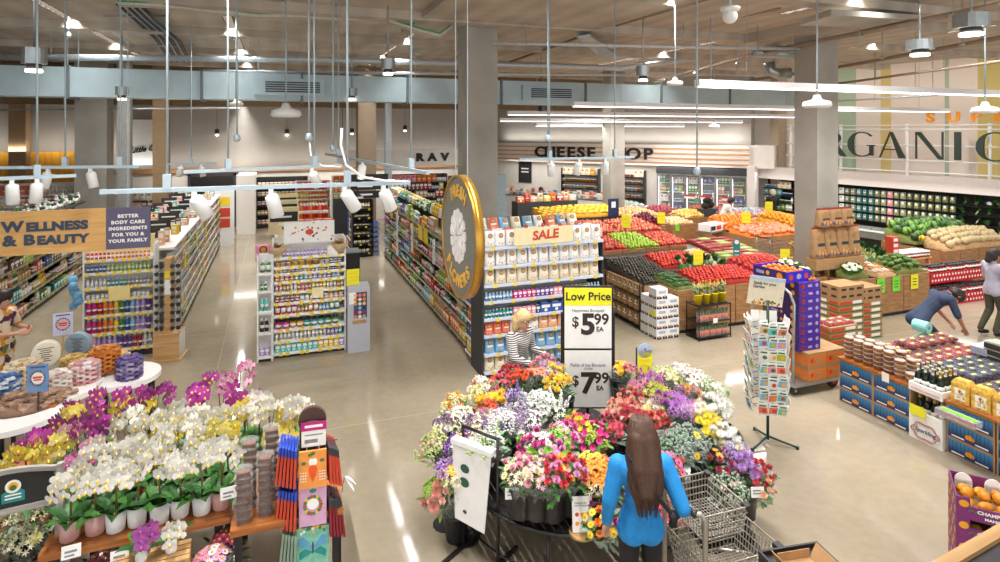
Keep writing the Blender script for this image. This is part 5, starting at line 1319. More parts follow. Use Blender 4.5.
sk, sk2 = sack(.62), sack(.36)
for i in range(4): one('paper_sack', sk, f'brown paper sack with a red top seam, {("leftmost", "second", "third", "rightmost")[i]} of the row by the column', 'sack', (10.6 + .335 * i, 9.3, 1.222))
for i in range(3): one('paper_sack', sk2, f'small brown paper sack on top of the row by the column, {("left", "middle", "right")[i]} one', 'sack', (10.74 + .335 * i, 9.3, 1.872))
t = thing('produce_basket', 'teal banded basket with oranges right of the paper sacks', 'basket', (14.6, 12.6, 0))
ob('bin', MB().box(-.2, .2, -.2, .2, 0, 1.0, WOODL).box(-.21, .21, -.21, .21, .85, 1.0, TEAL), t)
for i in range(9): tag(ob('orange', GR['orange'], None, TR(14.48 + .11 * (i % 3), 12.5 + .11 * (i // 3), 1.0, 0, 0, 0, 1.4), 'orange'), 'orange in the teal banded basket by the paper sacks', 'orange', 'oranges in the teal basket')
MT = table('long wood stand heaped with melons before the greens case', 15.35, 18.1, 10.02, 11.6, .85)
heap('watermelon', ['3a6a2c', '6aa03c', '2c5224', '88b848', '4a7c34'], 'green melon in the heap before the greens case', 'green melons', 15.4, 18.05, 10.72, 11.55, 1.0, 1.25, .15, MT, 'olive', s=.9)
heap('cantaloupe', ['white'], 'netted beige cantaloupe in the heap above the red cartons', 'cantaloupes', 15.7, 18.05, 10.06, 10.7, .92, 1.15, .12, MT, 'tan', s=1.05)
one('citron', GR['watermelon'], 'small bright yellow melon at the left of the green melons', 'melon', TR(15.5, 10.6, 1.06, 0, 0, 0, .6), None, 'yellow')
REDC = mat('red_carton', 'c8202a', .55, var=.06)
def redbox():
 b = MB().box(0, .6, 0, .4, 0, .24, REDC)
 for i in range(6):
  for j in range(2): b.disc((.06 + .1 * i + .05 * (j % 2), -.003, .07 + .11 * j), .028, LABEL, 9)
 for j in range(5): b.box(-.003, 0, .05 + .07 * j, .09 + .07 * j, .05 + .09 * (j % 2), .1 + .09 * (j % 2), LABEL)
 return b.mesh('red_carton')
rb = redbox()
kinds(jar='preserve_jar', can='preserve_can', bottle='preserve_bottle')
for lv, (z, y) in enumerate(((.0, 9.0), (.45, 9.18))):
 for i in range(3):
  one('red_carton', rb, f'red carton with white dots, {("left", "middle", "right")[i]} of the {("lower", "upper")[lv]} row under the cantaloupes', 'carton', (13.45 + .62 * i + .25 * lv, y, z + .002))
  for k in range(5):
   for m in range(2): put('djar', ('crimson', 'brown', '5a2430')[(k + m) % 3], TR(13.52 + .62 * i + .25 * lv + .11 * k, y + .05 + .14 * m, z + .243), f'small dark jar on the {("lower", "upper")[lv]} row of red dotted cartons', f'jars on the {("lower", "upper")[lv]} red cartons', 1.15)
for i in range(3): one('red_carton', rb, f'red dotted carton carrying the upper row, {("left", "middle", "right")[i]} one behind', 'carton', (13.7 + .62 * i, 9.42, .002))
for i in range(3): one('riser_carton', MB().box(0, .6, 0, .38, 0, .2, REDC), f'plain red carton lifting the upper dotted row, {("left", "middle", "right")[i]} one', 'carton', (13.7 + .62 * i, 9.43, .244))
t = thing('jar_table', 'pale low table with rows of brown jars left of the red cartons', 'table', (13.6, 9.95, 0))
ob('top', MB().box(0, 1.3, 0, .44, .8, .84, WOODL), t)
for x in (.02, 1.2):
 for y in (.02, .35): ob('leg', MB().box(x, x + .07, y, y + .07, 0, .8, WOODL), t)
for i in range(9):
 for j in range(3): put('jar', 'brown', TR(13.92 + .11 * i, 10.0 + .13 * j, .841), 'brown jar with a pale label on the low table beside the red cartons', 'brown jars on the low table', 1.3)
for k in range(4): one('red_packet', MB().box(0, .2, 0, .2, 0, .13, REDI).box(.03, .17, -.003, 0, .03, .1, LABEL), f'small red white-banded carton, {"bottom" if k == 0 else NTH[k]} of the pile left of the brown jars', 'carton', (13.62, 10.0, .842 + k * .132))
CASE = thing('greens_case', 'long black refrigerated case of bagged greens along the right wall', 'fridge', RM @ TR(-4.1, 0, 0))
CLN = 11.5
ob('base', MB().box(0, CLN, .0, 1.1, 0, .3, BLACK), CASE)
ob('bumper', MB().box(0, CLN, -.03, .05, .3, .52, STEEL), CASE)
ob('tray', MB().box(0, CLN, .05, .75, .48, .52, WHITE), CASE)
ob('back_panel', MB().box(0, CLN, .98, 1.1, .3, 2.05, INK), CASE)
ob('canopy', MB().box(0, CLN, .3, 1.15, 2.0, 2.45, mat('canopy_beige', 'd8cfc8', .6, var=.03)), CASE)
for z in (.78, 1.06, 1.34, 1.62): ob('shelf', MB().box(0, CLN, .66, .98, z - .02, z, BLACK), CASE)
ob('end_panel', MB().box(CLN - .04, CLN, 0, 1.1, .3, 2.05, CHAR), CASE)
GBAG = mk_pouch(.17, .09, .22, YTAG, LABEL, OCP, LABEL).mesh('salad_bag')
GJAR = mk_pouch(.17, .09, .22, LABEL, LABEL, OCP, TEAL).mesh('salad_bag')
CI = CASE.matrix_basis
x_col = along(RM, 838, .66) + 4.1
n = 0
for k, z in enumerate((.79, 1.07, 1.35, 1.63)):
 rw = f'{ORD[3 - k]} row'
 for i in range(40):
  x = x_col - .3 + i * .2
  if x > along(RM, 958, .66) + 4.1: break
  px = i
  if i < 5: c, me, l = ('66785a', '8a9a80', 'white')[i % 3], GJAR, 'pale greens bag'
  elif i < 8: c, me, l = ('2c6c6c', '4c8c8c')[i % 2], GJAR, 'teal salad bag'
  elif i < 13: c, me, l = ('98a890', 'pink', '788a70')[i % 3], GBAG, 'white salad bag with a yellow band'
  else: c, me, l = ('56684a', '4c5e42', '66785a')[i % 3], GBAG, 'green salad bag with a yellow band'
  one('salad_bag', me, f'{l} on the {rw} of the greens case', 'bag', CI @ TR(x, .68, z + .002), f'{l}s, {rw} of the greens case', c)
for i in range(9):
 for k, z in enumerate((.79, 1.07, 1.35, 1.63)):
  x = along(RM, 962, .66) + 4.1 + i * .3
  q = rnd.choice(['kale', 'leek', 'kale', 'cabbage'])
  one(q, GR[q], f'dark leafy {q} on the {ORD[3 - k]} row at the near end of the greens case', 'greens', CI @ TR(x, .8, z + .01, rnd.uniform(0, 6), .5), f'loose {q} at the near end, {ORD[3 - k]} row')
for i in range(24):
 x = x_col - .2 + i * .33
 one('herb_box', MB().box(-.15, .15, -.1, .1, 0, .1, CLEAR).box(-.13, .13, -.09, .09, .01, .08, LEAFD).mesh('herb_box') if i == 0 else bpy.data.meshes['herb_box'], 'clear box of dark herbs in the well of the greens case', 'box', CI @ TR(x, .5, .522), 'herb boxes in the greens case well')
kinds(carton='dairy_carton', bottle='dairy_bottle', tub='dairy_tub', jar='dairy_jar', pouch='dairy_pouch')
for k, z in enumerate((.79, 1.07, 1.35, 1.63)):
 stock_row(CI, along(RM, 795, .66) + 4.1 - .1, z, [(rnd.choice(['bottle', 'tub', 'pouch']), rnd.choice(['white', 'sky', 'blue', 'cream', 'teal', 'purple', 'yellow', 'green']), rnd.randint(2, 4)) for _ in range(12)], 'the dairy end of the case', ORD[3 - k] + ' row', .68, 1.25)
f0, f1 = along(CM, 657, -.8), along(CM, 747, -.8)
FZ = thing('freezer', 'bank of tall glass door freezers with steel frames by the cheese shop', 'freezer', CM @ TR(f0, -.8, 0))
FW = f1 - f0
ob('case_body', MB().box(0, FW, .66, .72, 0, 2.15, mat('freezer_back', 'a8acb0', .6)).box(0, FW, 0, .72, 0, .12, CHAR), FZ)
ob('header', MB().box(-.03, FW + .03, -.03, .72, 2.1, 2.36, CHAR), FZ)
nd = 6
for i in range(nd):
 x0, x1 = FW * i / nd, FW * (i + 1) / nd
 d = ob('door', MB().box(x0 + .0, x0 + .05, -.02, .03, .12, 2.1, STEEL).box(x1 - .05, x1, -.02, .03, .12, 2.1, STEEL).box(x0, x1, -.02, .03, 2.04, 2.1, STEEL).box(x0, x1, -.02, .03, .12, .2, STEEL), FZ)
 ob('door_glass', MB().box(x0 + .05, x1 - .05, 0, .01, .2, 2.04, GLASS), d)
 ob('door_handle', MB().bar((x1 - .09, -.05, .9), (x1 - .09, -.05, 1.4), .014, CHROME, 6), d)
 for z in (.2, .58, .96, 1.34, 1.72): ob('shelf', MB().box(x0 + .02, x1 - .02, .2, .64, z - .02, z, WPLAS), FZ)
 ob('lamp_strip', MB().box(x0 + .045, x0 + .06, .05, .06, .3, 1.95, LEDM), FZ)
 kinds(carton='frozen_carton', pouch='frozen_pouch', tub='ice_cream_tub', bottle='milk_bottle')
 for k, z in enumerate((.2, .58, .96, 1.34, 1.72)):
  stock_row(FZ.matrix_basis @ TR(x0 + .03, 0, 0), x1 - x0 - .04, z, [(rnd.choice(['tcarton', 'bottle', 'pouch', 'tub']), rnd.choice(['white', 'gold', 'sky', 'green', 'cream', 'blue', 'lime', 'coral', 'tan']), rnd.randint(2, 4)) for _ in range(6)], f'freezer door {NTH[i]} from the left', ('bottom' if k == 0 else ORD[4 - k]) + ' shelf', .24, 1.2)
for k, i in enumerate((2.3, 3.4, 4.8)):
 t = thing('freezer_banner', f'red and white strip card on the freezer glass, {("left", "middle", "right")[k]} one', 'card', CM @ TR(f0 + FW * i / nd, -.84, 1.2)); ob('card', MB().box(-.22, .22, -.008, 0, -.0, .08, REDI).box(-.22, .22, -.008, 0, -.08, 0, LABEL), t)
struct('trim_20', MB().box(f1 + .02, f1 + .3, -.95, 0, 0, 2.5, WALLW), 'white end panel of the freezers', CM)
c0, c1 = along(CM, 500, -2.2), along(CM, 606, -2.2)
t = thing('cheese_counter', 'white low cheese counter with packed cheeses under the fascia', 'counter', CM @ TR(c0, -2.2, 0))
ob('counter_body', MB().box(0, c1 - c0, 0, .8, 0, .95, WPLAS), t); ob('counter_edge', MB().box(0, c1 - c0, -.02, .82, .95, 1.0, STEEL), t)
for i in range(26):
 for j in range(2): put(('tub', 'wcarton', 'pouch')[(i + j) % 3], ('cream', 'peach', 'sky', 'white', 'coral')[(i * 3 + j) % 5], t.matrix_basis @ TR(.15 + i * (c1 - c0 - .3) / 26, .1 + .35 * j, 1.002), 'wrapped cheese pack on top of the white cheese counter', 'packs on the cheese counter', 1.4)
for nm, pa, pb in (('left', 562, 598), ('right', 622, 644)):
 a, c = along(CM, pa, -.35), along(CM, pb, -.35)
 M = CM @ TR(a, -.42, 0)
 kinds(tub='round_cheese', pouch='cheese_wedge')
 shelf_unit(f'black wall shelf of cheeses {nm} of the far concrete column', M, c - a, .34, 2.15, [.95, 1.25, 1.55, 1.85], BLACK, BLACK, LABEL, 0)
 auto_stock(M, c - a, [.95, 1.25, 1.55, 1.85], 2.15, f'the {nm} cheese wall', ['tub', 'pouch'], ['cream', 'gold', 'peach', 'tan', 'orange', 'white'], 1.5, (1, 3))
t = thing('menu_board', 'small black menu board on the wall left of the cheese shelf', 'sign', CM @ TR(along(CM, 525, -.1), -.09, 1.9)); ob('board', MB().box(-.35, .35, -.02, .02, -.55, .55, INK), t); ob('print_line', MB().box(-.2, .2, -.024, -.02, .1, .16, LABEL).box(-.2, .2, -.024, -.02, -.06, 0, LABEL), t)
BT = table('dark stand heaped with bananas behind the sale bags', 8.0, 11.0, 17.6, 18.5, .95, mat('dark_wood', '4c3424', .6))
heap('banana_bunch', ['f4cc22', 'f6d838', 'e8be1c'], 'yellow banana bunch on the dark stand behind the sale bags', 'bananas', 8.05, 10.95, 17.64, 18.46, 1.05, 1.25, .05, BT, 'gold', s=1.2)
t = thing('deli_display', 'stand of red and orange packs behind the bananas', 'stand', (9.0, 20.6, 0))
ob('counter_body', MB().box(-.6, 1.9, 0, .6, 0, 1.2, CHAR), t)
kinds(carton='deli_carton', pouch='deli_pouch')
for i in range(9): put(('wcarton', 'pouch')[i % 2], ('orange', 'red', 'peach', 'cream', 'yellow')[i % 5], TR(8.55 + .27 * i, 20.65, 1.202), 'orange or red pack standing behind the bananas', 'packs behind the bananas', 1.5)
one('price_card', MB().box(-.2, .2, -.01, .01, 0, .6, NAVY).box(-.08, .08, -.014, -.01, .3, .5, LABEL), 'tall navy card standing near the far column and bananas', 'card', (10.6, 17.5, 1.0))
one('jack_panel', MB().box(-.24, .22, 0, .3, 0, 2.9, mat('blue_grey', 'a4b8c4', .6)), 'tall pale blue-grey panel just right of the near column', 'panel', (4.62, 12.6, 0))
PURP = mat('purple_card', '4a2a9e', .55, var=.06); PURPD = mat('deep_purple_card', '3a1f66', .55, var=.06)
def fruit_box(w, d, h, front, side, blobs, hollow=False):
 b = MB()
 t_ = .012
 if hollow:
  b.box(0, w, 0, t_, 0, h, front).box(0, w, d - t_, d, 0, h, front).box(0, t_, t_, d - t_, 0, h, side).box(w - t_, w, t_, d - t_, 0, h, side).box(t_, w - t_, t_, d - t_, 0, t_, KRAFT)
 else:
  b.box(0, w, .002, d, 0, h, front)
  b.add([(-.002, 0, 0), (-.002, d, 0), (-.002, d, h), (-.002, 0, h)], [(3, 2, 1, 0)], side)
 for x, z, r, m in blobs: b.disc((x, -.003, z), r, m, 12)
 for y, z, r, m in [(d * .2, h * .5, h * .34, ORANGEI), (d * .55, h * .55, h * .22, LEMON)]:
  n = 12
  b.add([(-.0045, y + r * math.cos(2 * PI * k / n), z + r * math.sin(2 * PI * k / n)) for k in range(n)], [tuple(reversed(range(n)))], m)
 b.box(w * .42, w * .6, -.004, 0, h * .35, h * .65, mat_lav)
 b.box(-.005, -.002, d * .66, d * .9, h * .35, h * .65, mat_lav)
 return b
mat_lav = mat('lilac_print', 'b0a4d8', .6)
pbx = fruit_box(.42, .6, .112, PURP, PURPD, [(.07, .056, .034, REDI), (.07, .056, .02, ORANGEI), (.21, .056, .02, LEMON), (.35, .056, .03, mat_lav)]).mesh('purple_carton')
for k in range(9):
 one('purple_carton', pbx, f'purple carton with orange fruit print, {"bottom" if k == 0 else NTH[k]} of the stack on the trolley', 'carton', TR(7.28 + rnd.uniform(-.008, .008), 6.79 + rnd.uniform(-.008, .008), .60 + k * .114))
t = thing('purple_tray', 'open bright blue and purple tray of mandarins on top of the purple stack', 'tray', TR(7.08, 6.83, .602 + 9 * .114, .06))
BLUEB = mat('bright_blue_card', '2a22c8', .5, var=.05)
ob('tray_box', fruit_box(.5, .62, .16, BLUEB, PURPD, [(.09, .08, .045, REDI), (.25, .08, .04, LEMON), (.41, .08, .045, REDI)], True), t)
b = MB().box(.0, .5, .0, .62, .0, .012, KRAFT)
for i in range(16):
 one('mandarin', GR['orange'], 'mandarin in the open tray on top of the purple stack', 'mandarin', t.matrix_basis @ TR(.09 + .105 * (i % 4), .1 + .13 * (i // 4), .075 + rnd.uniform(0, .02), 0, 0, 0, 1.0), 'mandarins in the open tray', 'orange')
for i in range(8):
 one('mandarin', GR['orange'], 'mandarin showing in the upper purple carton under the tray', 'mandarin', TR(7.54 + .05 * (i % 3), 6.84 + .07 * (i // 3), .602 + 9 * .114, 0, 0, 0, .5), 'mandarins under the tray', 'orange')
ORC = mat('orange_card', 'e07a2e', .6, var=.1)
def orange_box():
 b = MB().box(0, .36, 0, .34, 0, .21, KRAFT).box(.01, .35, -.003, 0, .02, .17, ORC).box(.12, .26, -.005, -.003, .06, .12, KRAFT).disc((.07, -.005, .1), .035, REDI, 10)
 b.add([(-.003, .01, .02), (-.003, .33, .02), (-.003, .33, .17), (-.003, .01, .17)], [(3, 2, 1, 0)], ORC); return b.mesh('orange_carton')
obx = orange_box()
for i in range(2):
 for j in range(2):
  for k in range(2): one('orange_carton', obx, f'orange printed carton, {("lower", "upper")[k]} {("front", "rear")[j]} {("left", "right")[i]} one under the purple stack', 'carton', (7.34 + .365 * i, 6.68 + .345 * j, .182 + .212 * k))
t = thing('platform_trolley', 'grey platform trolley with a curved tube handle under the purple cartons', 'trolley', (7.07, 6.62, 0))
ob('platform', MB().box(0, .95, .05, .95, .14, .18, STEEL), t)
ob('handle', MB().tube([(.02, .1, .16), (.02, .08, 1.35), (.02, .16, 1.5), (.02, .3, 1.56), (.02, .6, 1.56), (.02, .78, 1.5), (.02, .9, 1.35), (.02, .92, .16)], .02, 8, STEEL), t)
for x, y, r in ((.1, .15, .06), (.1, .85, .06), (.85, .15, .1), (.85, .85, .1)):
 w = ob('wheel', MB().lathe([(.02, -.025), (r, -.02), (r, .02), (.02, .025)], 16, DARK, TR(0, 0, 0, 0, PI / 2)), t, (x, y, r)); ob('hub', MB().lathe([(r * .35, -.03), (r * .35, .03)], 10, (REDI if r > .08 else STEEL), TR(0, 0, 0, 0, PI / 2)), w)
t = thing('seed_rack', 'tall dark green spinner rack standing on three feet, hung with seed packets', 'rack', TR(5.74, 5.83, 0, -.3))
GRN = mat('dark_green_metal', '1e4236', .4, var=.1)
ob('pole', MB().bar((0, 0, .05), (0, 0, 1.78), .018, GRN, 8), t)
for a in (.0, 2.09, 4.19): ob('foot', MB().bar((0, 0, .09), (.33 * math.cos(a - .5), .33 * math.sin(a - .5), .02), .014, GRN, 6).bar((.33 * math.cos(a - .5), .33 * math.sin(a - .5), .0), (.33 * math.cos(a - .5), .33 * math.sin(a - .5), .035), .02, GRN, 8), t)
for z in (.5, .66, .82, .98, 1.14, 1.3, 1.46): ob('wire_ring', MB().tube([(.2 * math.cos(k * PI / 6), .2 * math.sin(k * PI / 6), z) for k in range(12)], .005, 4, GRN, True).bar((-.2, 0, z), (.2, 0, z), .005, GRN).bar((0, -.2, z), (0, .2, z), .005, GRN), t)
def packet(c):
 b = MB().box(-.045, .045, -.003, .003, 0, .125, LABEL).box(-.04, .04, -.0045, -.003, .02, .085, OCM)
 b.disc((.01, -.0055, .05), .022, c, 8).box(-.03, .03, -.0055, -.0045, .095, .11, STEMG); return b.mesh('seed_packet')
PKS = [packet(c) for c in (REDI, LEMON, STEMG, ORANGEI)]
pc = ['pink', 'white', 'coral', 'sky', 'lime', 'peach', 'lavender', 'white', 'cream', 'aqua']
for r in range(7):
 for q in range(4):
  for i in range(3):
   a = q * PI / 2 - .25
   n = Vector((math.sin(a), -math.cos(a), 0)); u = Vector((math.cos(a), math.sin(a), 0))
   for dd in range(2 if q in (0, 3) else 1):
    p = n * (.19 + .035 * dd) + u * (-.1 + .1 * i) + Vector((0, 0, .48 + .16 * r - .02 * dd))
    one('seed_packet', rnd.choice(PKS), f'seed packet on the {ORD[6 - r]} tier of the dark green spinner rack', 'packet', t.matrix_basis @ TR(p.x, p.y, p.z - .01 + rnd.uniform(-.012, .012), a + rnd.uniform(-.3, .3), .22, rnd.uniform(-.12, .12), 1.25), f'seed packets on the {ORD[6 - r]} tier of the spinner', rnd.choice(pc))
t2 = thing('rack_poster', 'slanting garden poster with red flowers on top of the seed rack', 'poster', TR(5.8, 5.95, 1.68, -.32, 0, .14))
POST = mat('poster_cream', 'e8dcc0', .6, var=.06)
ob('board', MB().box(-.23, .23, -.006, .006, 0, .36, POST).box(-.23, .23, -.008, -.006, .31, .36, mat('poster_blue', 'b8cce0', .6)), t2)
ob('lettering', text('Seeds for your\nGarden', .05, INKB, .001, 1, .001, 0, 1, 'LEFT', .9), t2, (-.18, -.01, .25))
f = MB()
for i in range(34):
 x = rnd.uniform(-.22, .22); f.disc((x, -.0085 - i * .00005, abs(rnd.gauss(0, .03)) + .012 + (.16 if abs(x) > .19 else 0) * rnd.random()), rnd.uniform(.008, .016), (REDI, STEMG, LEMON, STEMG)[i % 4], 8)
ob('flower_print', f, t2)
ob('post', MB().bar((0, .01, -.02), (0, .01, .1), .01, GRN), t2)
def brown_flat(mark, h):
 b = MB().box(0, .62, 0, .42, 0, h, KRAFT)
 if mark == 0:
  for i in range(3): b.box(.06 + .19 * i, .18 + .19 * i, -.003, 0, h * .35, h * .65, INK); 
  for i in range(2): b.add([(-.003, .05 + .2 * i, h * .35), (-.003, .16 + .2 * i, h * .35), (-.003, .16 + .2 * i, h * .65), (-.003, .05 + .2 * i, h * .65)], [(3, 2, 1, 0)], INK)
 else:
  b.box(.0, .62, -.003, 0, .0, h * .22, STEMG).box(.02, .3, -.004, 0, h * .3, h * .75, REDI).box(.34, .56, -.004, 0, h * .3, h * .75, LABEL)
  b.box(-.003, 0, 0, .42, 0, h * .22, STEMG).box(-.004, 0, .03, .2, h * .3, h * .75, REDI).box(-.004, 0, .26, .38, h * .3, h * .75, LABEL)
 return b.mesh('brown_carton')
bf0, bf1 = brown_flat(0, .125), brown_flat(1, .115)
for c in range(2):
 for k in range(9 - c):
  up = k > 6 - c
  one('brown_carton', bf0 if up else bf1, f'{"plain brown" if up else "red and green printed"} carton, {"bottom" if k == 0 else NTH[k]} in the {("left", "right")[c]} tall stack behind the purple trolley', 'carton', TR(9.5 + .6 * c, 7.98 + .1 * c, .002 + (k * .117 if not up else (7 - c) * .117 + (k - 7 + c) * .127), 0), f'carton stack layer {k} {c}')
for k in range(6):
 one('flat_carton', brown_flat(1, .1) if k == 0 else bpy.data.meshes['brown_carton.002'], f'red and white printed flat carton, {"bottom" if k == 0 else NTH[k]} of the low stack beside the purple cartons', 'carton', TR(8.62, 7.4, .002 + k * .102))
for i in range(6):
 one('berry_pack', GR['berry_pack'], 'clear pack of red berries on top of the low carton stack', 'berry pack', (8.74 + .19 * (i % 3), 7.5 + .15 * (i // 3), .615), 'packs on the low stack', 'crimson')
TX, TY0, TY1, TH = 7.62, 3.3, 6.42, .63
t = thing('berry_table', 'long brown table edge carrying berries, tubs and bottles above blue cartons', 'table', (0, 0, 0))
ob('top', MB().box(TX - .02, 9.75, TY0, TY1, TH - .03, TH, WOODM), t)
for x in (8.6, 9.65):
 for y in (TY0 + .1, TY1 - .18): ob('leg', MB().box(x, x + .08, y, y + .08, 0, TH - .03, CHAR), t)
def grad_blue():
 m, nt, bs = _nt('blue_printed_card'); bs.inputs['Roughness'].default_value = .5
 tc = nt.nodes.new('ShaderNodeTexCoord'); sp_ = nt.nodes.new('ShaderNodeSeparateXYZ'); nt.links.new(tc.outputs['Generated'], sp_.inputs[0])
 r = nt.nodes.new('ShaderNodeValToRGB'); r.color_ramp.elements[0].color = (*lin('1c3a68'), 1); r.color_ramp.elements[1].color = (*lin('3a82b4'), 1)
 r.color_ramp.elements[0].position = .3; r.color_ramp.elements[1].position = .8
 nt.links.new(sp_.outputs['Z'], r.inputs[0]); nt.links.new(r.outputs[0], bs.inputs['Base Color']); return m
BLG = grad_blue()
def blue_carton():
 b = MB().box(0, .52, .004, .4, 0, .196, KRAFT).box(.018, .502, 0, .004, .014, .18, BLG)
 b.disc((.26, -.002, .085), .032, ORANGEI, 14); b.disc((.235, -.0015, .08), .026, ORANGEI, 12); b.disc((.286, -.0015, .078), .026, ORANGEI, 12)
 b.add([(.25, -.003, .115), (.262, -.003, .113), (.275, -.003, .13), (.262, -.003, .132)], [(0, 1, 2, 3)], STEMG)
 for i in range(11): b.box(.03 + .043 * i, .034 + .043 * i, -.002, 0, .02, .172, NAVY)
 b.box(.06, .2, -.003, 0, .03, .045, LABEL).box(.32, .46, -.003, 0, .03, .045, LABEL)
 return b.mesh('blue_carton')
bc = blue_carton()
for c, y in enumerate((6.40, 5.88, 4.92, 4.38, 3.84)):
 for k in range(3):
  one('blue_carton', bc, f'blue carton with an orange fruit print, {("bottom", "middle", "top")[k]} of the {NTH[c]} stack from the purple trolley', 'carton', TR(TX, y, .002 + k * .198, -PI / 2), None)
WY = 5.35
t = thing('wine_display', 'white printed card display of sparkling wine set into the blue cartons', 'display', TR(TX - .04, WY, 0, -PI / 2))
ob('crate_front', MB().box(0, .41, 0, .02, 0, .36, LABEL).box(0, .02, .02, .4, 0, .36, LABEL).box(.39, .41, .02, .4, 0, .36, LABEL).box(.02, .39, .02, .4, .3, .32, KRAFT), t)
ob('upper_tray', MB().box(0, .41, -.01, .02, .60, .70, LABEL).box(0, .02, .02, .4, .6, .7, LABEL).box(.39, .41, .02, .4, .6, .7, LABEL).box(.02, .39, .02, .4, .6, .62, KRAFT).box(.03, .38, -.013, -.01, .62, .65, mat('pink_print', 'e4b8bc', .6)), t)
fr = MB()
FRM = mat('frame_print', 'b87470', .6)
pts = [(.205 + .165 * math.cos(a) * (1 + .08 * math.cos(6 * a)), -.006, .13 + .1 * math.sin(a) * (1 + .1 * math.cos(6 * a))) for a in [2 * PI * k / 36 for k in range(36)]]
fr.tube(pts, .006, 4, FRM, True); pts2 = [(x * .86 + .029, y, z * .84 + .02) for x, y, z in pts]; fr.tube(pts2, .0025, 4, FRM, True)
ob('ornament', fr, t)
ob('lettering', text('Sparkling', .07, INKB, .001, 1, .001, .2), t, (.205, -.006, .135))
ob('price_card', MB().box(.02, .22, -.02, -.014, .3, .43, YELLOW), t)
FOIL = mat('silver_foil', 'd8d4c4', .3, .6); FOILG = mat('gold_foil', 'd8b85c', .3, .6)
BGL = mat('dark_glass', '16241a', .12, var=.1)
def wine(foil):
 return MB().lathe([(.038, 0), (.042, .01), (.042, .06), (.0425, .06), (.0425, .13, LABEL), (.042, .13), (.042, .16, BGL), (.03, .2, BGL), (.016, .235, BGL), (.016, .235), (.016, .29, foil), (.018, .29, foil), (.018, .31, foil)], 12, BGL).mesh('wine_bottle')
wb = [wine(FOIL), wine(FOILG)]
for i in range(4):
 for j in range(4): one('wine_bottle', wb[0 if i < 3 else (i + j) % 2], 'dark sparkling wine bottle with pale foil standing in the upper tray', 'bottle', t.matrix_basis @ TR(.07 + .09 * i, .07 + .09 * j, .622), 'wine bottles in the upper tray')
for i in range(4):
 for j in range(2): one('wine_bottle', wb[1], 'dark sparkling wine bottle with gold foil standing in the lower crate', 'bottle', t.matrix_basis @ TR(.07 + .09 * i, .1 + .12 * j, .322 - .06), 'wine bottles in the lower crate')
TUBM = MB().lathe([(.058, 0), (.064, .045), (.066, .045), (.066, .058, CLEAR), (.05, .062, CLEAR)], 14, OCR).mesh('biscuit_tub')
for i in range(7):
 for j in range(2):
  y = 6.32 - .15 * i - .05 * j; nst = (5, 5, 5, 5, 5, 4, 2)[i] + j * 0
  for k in range(nst):
   one('biscuit_tub', TUBM, f'clear round tub of brown biscuits, {("near", "far")[j]} row of stacks on the berry table', 'tub', (TX + .1 + .16 * j, y, TH + .002 + k * .061), f'biscuit tubs, {("near", "far")[j]} row', rnd.choice(['c08a54', 'b47c48', 'cc9c68']))
one('price_card', MB().box(-.004, 0, -.05, .05, -.06, .06, LABEL), 'white price card on the table edge between the blue cartons', 'card', (TX - .022, 5.68, TH - .02))
def packs(label, grp, col, x0, x1, y0, y1, z, layers=1, s=1.0, tilt=0.0):
 for k in range(layers):
  y = y0 + .07
  while y < y1:
   x = x0 + .1
   while x < x1:
    one('berry_pack', GR['berry_pack'], label, 'berry pack', TR(x, y, z + k * .06 * s, rnd.uniform(-.09, .09), rnd.uniform(-.04, .04), rnd.uniform(-.04, .04), s * .9), grp, rnd.choice(col)); x += .195 * s
   y += .14 * s
packs('clear pack of red strawberries in the long heap on the berry table', 'strawberry packs', ['98141f', '84101a', 'b02030'], 8.15, 9.5, 5.62, 6.3, TH + .005, 2, 1.05)
packs('clear pack of strawberries piled highest at the middle of the berry table', 'upper strawberry packs', ['98141f', '84101a'], 8.5, 9.6, 5.95, 6.3, TH + .145, 1, 1.05)
packs('clear pack of dark blueberries right of the strawberries', 'blueberry packs', ['2a3050', '323a5c'], 8.35, 9.6, 5.05, 5.58, TH + .005, 2, 1.0)
packs('clear pack of blackberries nearest the wine bottles', 'blackberry packs', ['2c2430', '3a2c38'], 8.15, 9.4, 4.45, 5.0, TH + .005, 1, 1.0)
packs('clear pack of red raspberries at the right end of the berry table', 'raspberry packs', ['b8202c'], 8.3, 9.3, 3.9, 4.4, TH + .005, 2, 1.0)
SLAB = mat('grey_board', 'a4a8bc', .6)
one('grey_board', MB().box(0, .5, 0, .3, 0, .1, SLAB), 'pale grey board lying behind the blueberry packs', 'board', TR(9.2, 5.3, TH + .14, .1))
for i in range(5):
 one('chocolate_tube', MB().lathe([(.02, 0), (.022, .01), (.022, .3), (.02, .31)], 8, OCP, TR(0, 0, 0, 0, PI / 2)), f'striped dark tube leaning at the far corner of the berry table, {NTH[i]} of five', 'tube', TR(8.0 + .1 * i, 6.32, TH + .04, .5, .35), 'striped tubes at the table corner', '3a2a3c')
JUG = mat('golden_pack', 'f0bc58', .2, var=.4, scale=24)
def jug():
 b = MB()
 b.v = []; b.box(-.1, .1, -.07, .07, 0, .22, JUG); b.frustum((.1, .07), (.07, .05), .22, .27, JUG)
 b.box(-.06, -.004, -.074, -.07, .1, .17, LABEL).box(.004, .06, -.074, -.07, .1, .17, LABEL).box(-.06, -.004, -.074, -.07, .03, .09, LABEL).box(.004, .06, -.074, -.07, .03, .09, LABEL)
 b.disc((0, -.076, .135), .02, REDI, 12)
 for k in range(9): b.sphere((-.08 + .02 * k, rnd.uniform(-.075, -.05), .2 + rnd.uniform(-.16, .02)), .02, JUG, 7, 5)
 return b.mesh('golden_pack')
jm = jug()
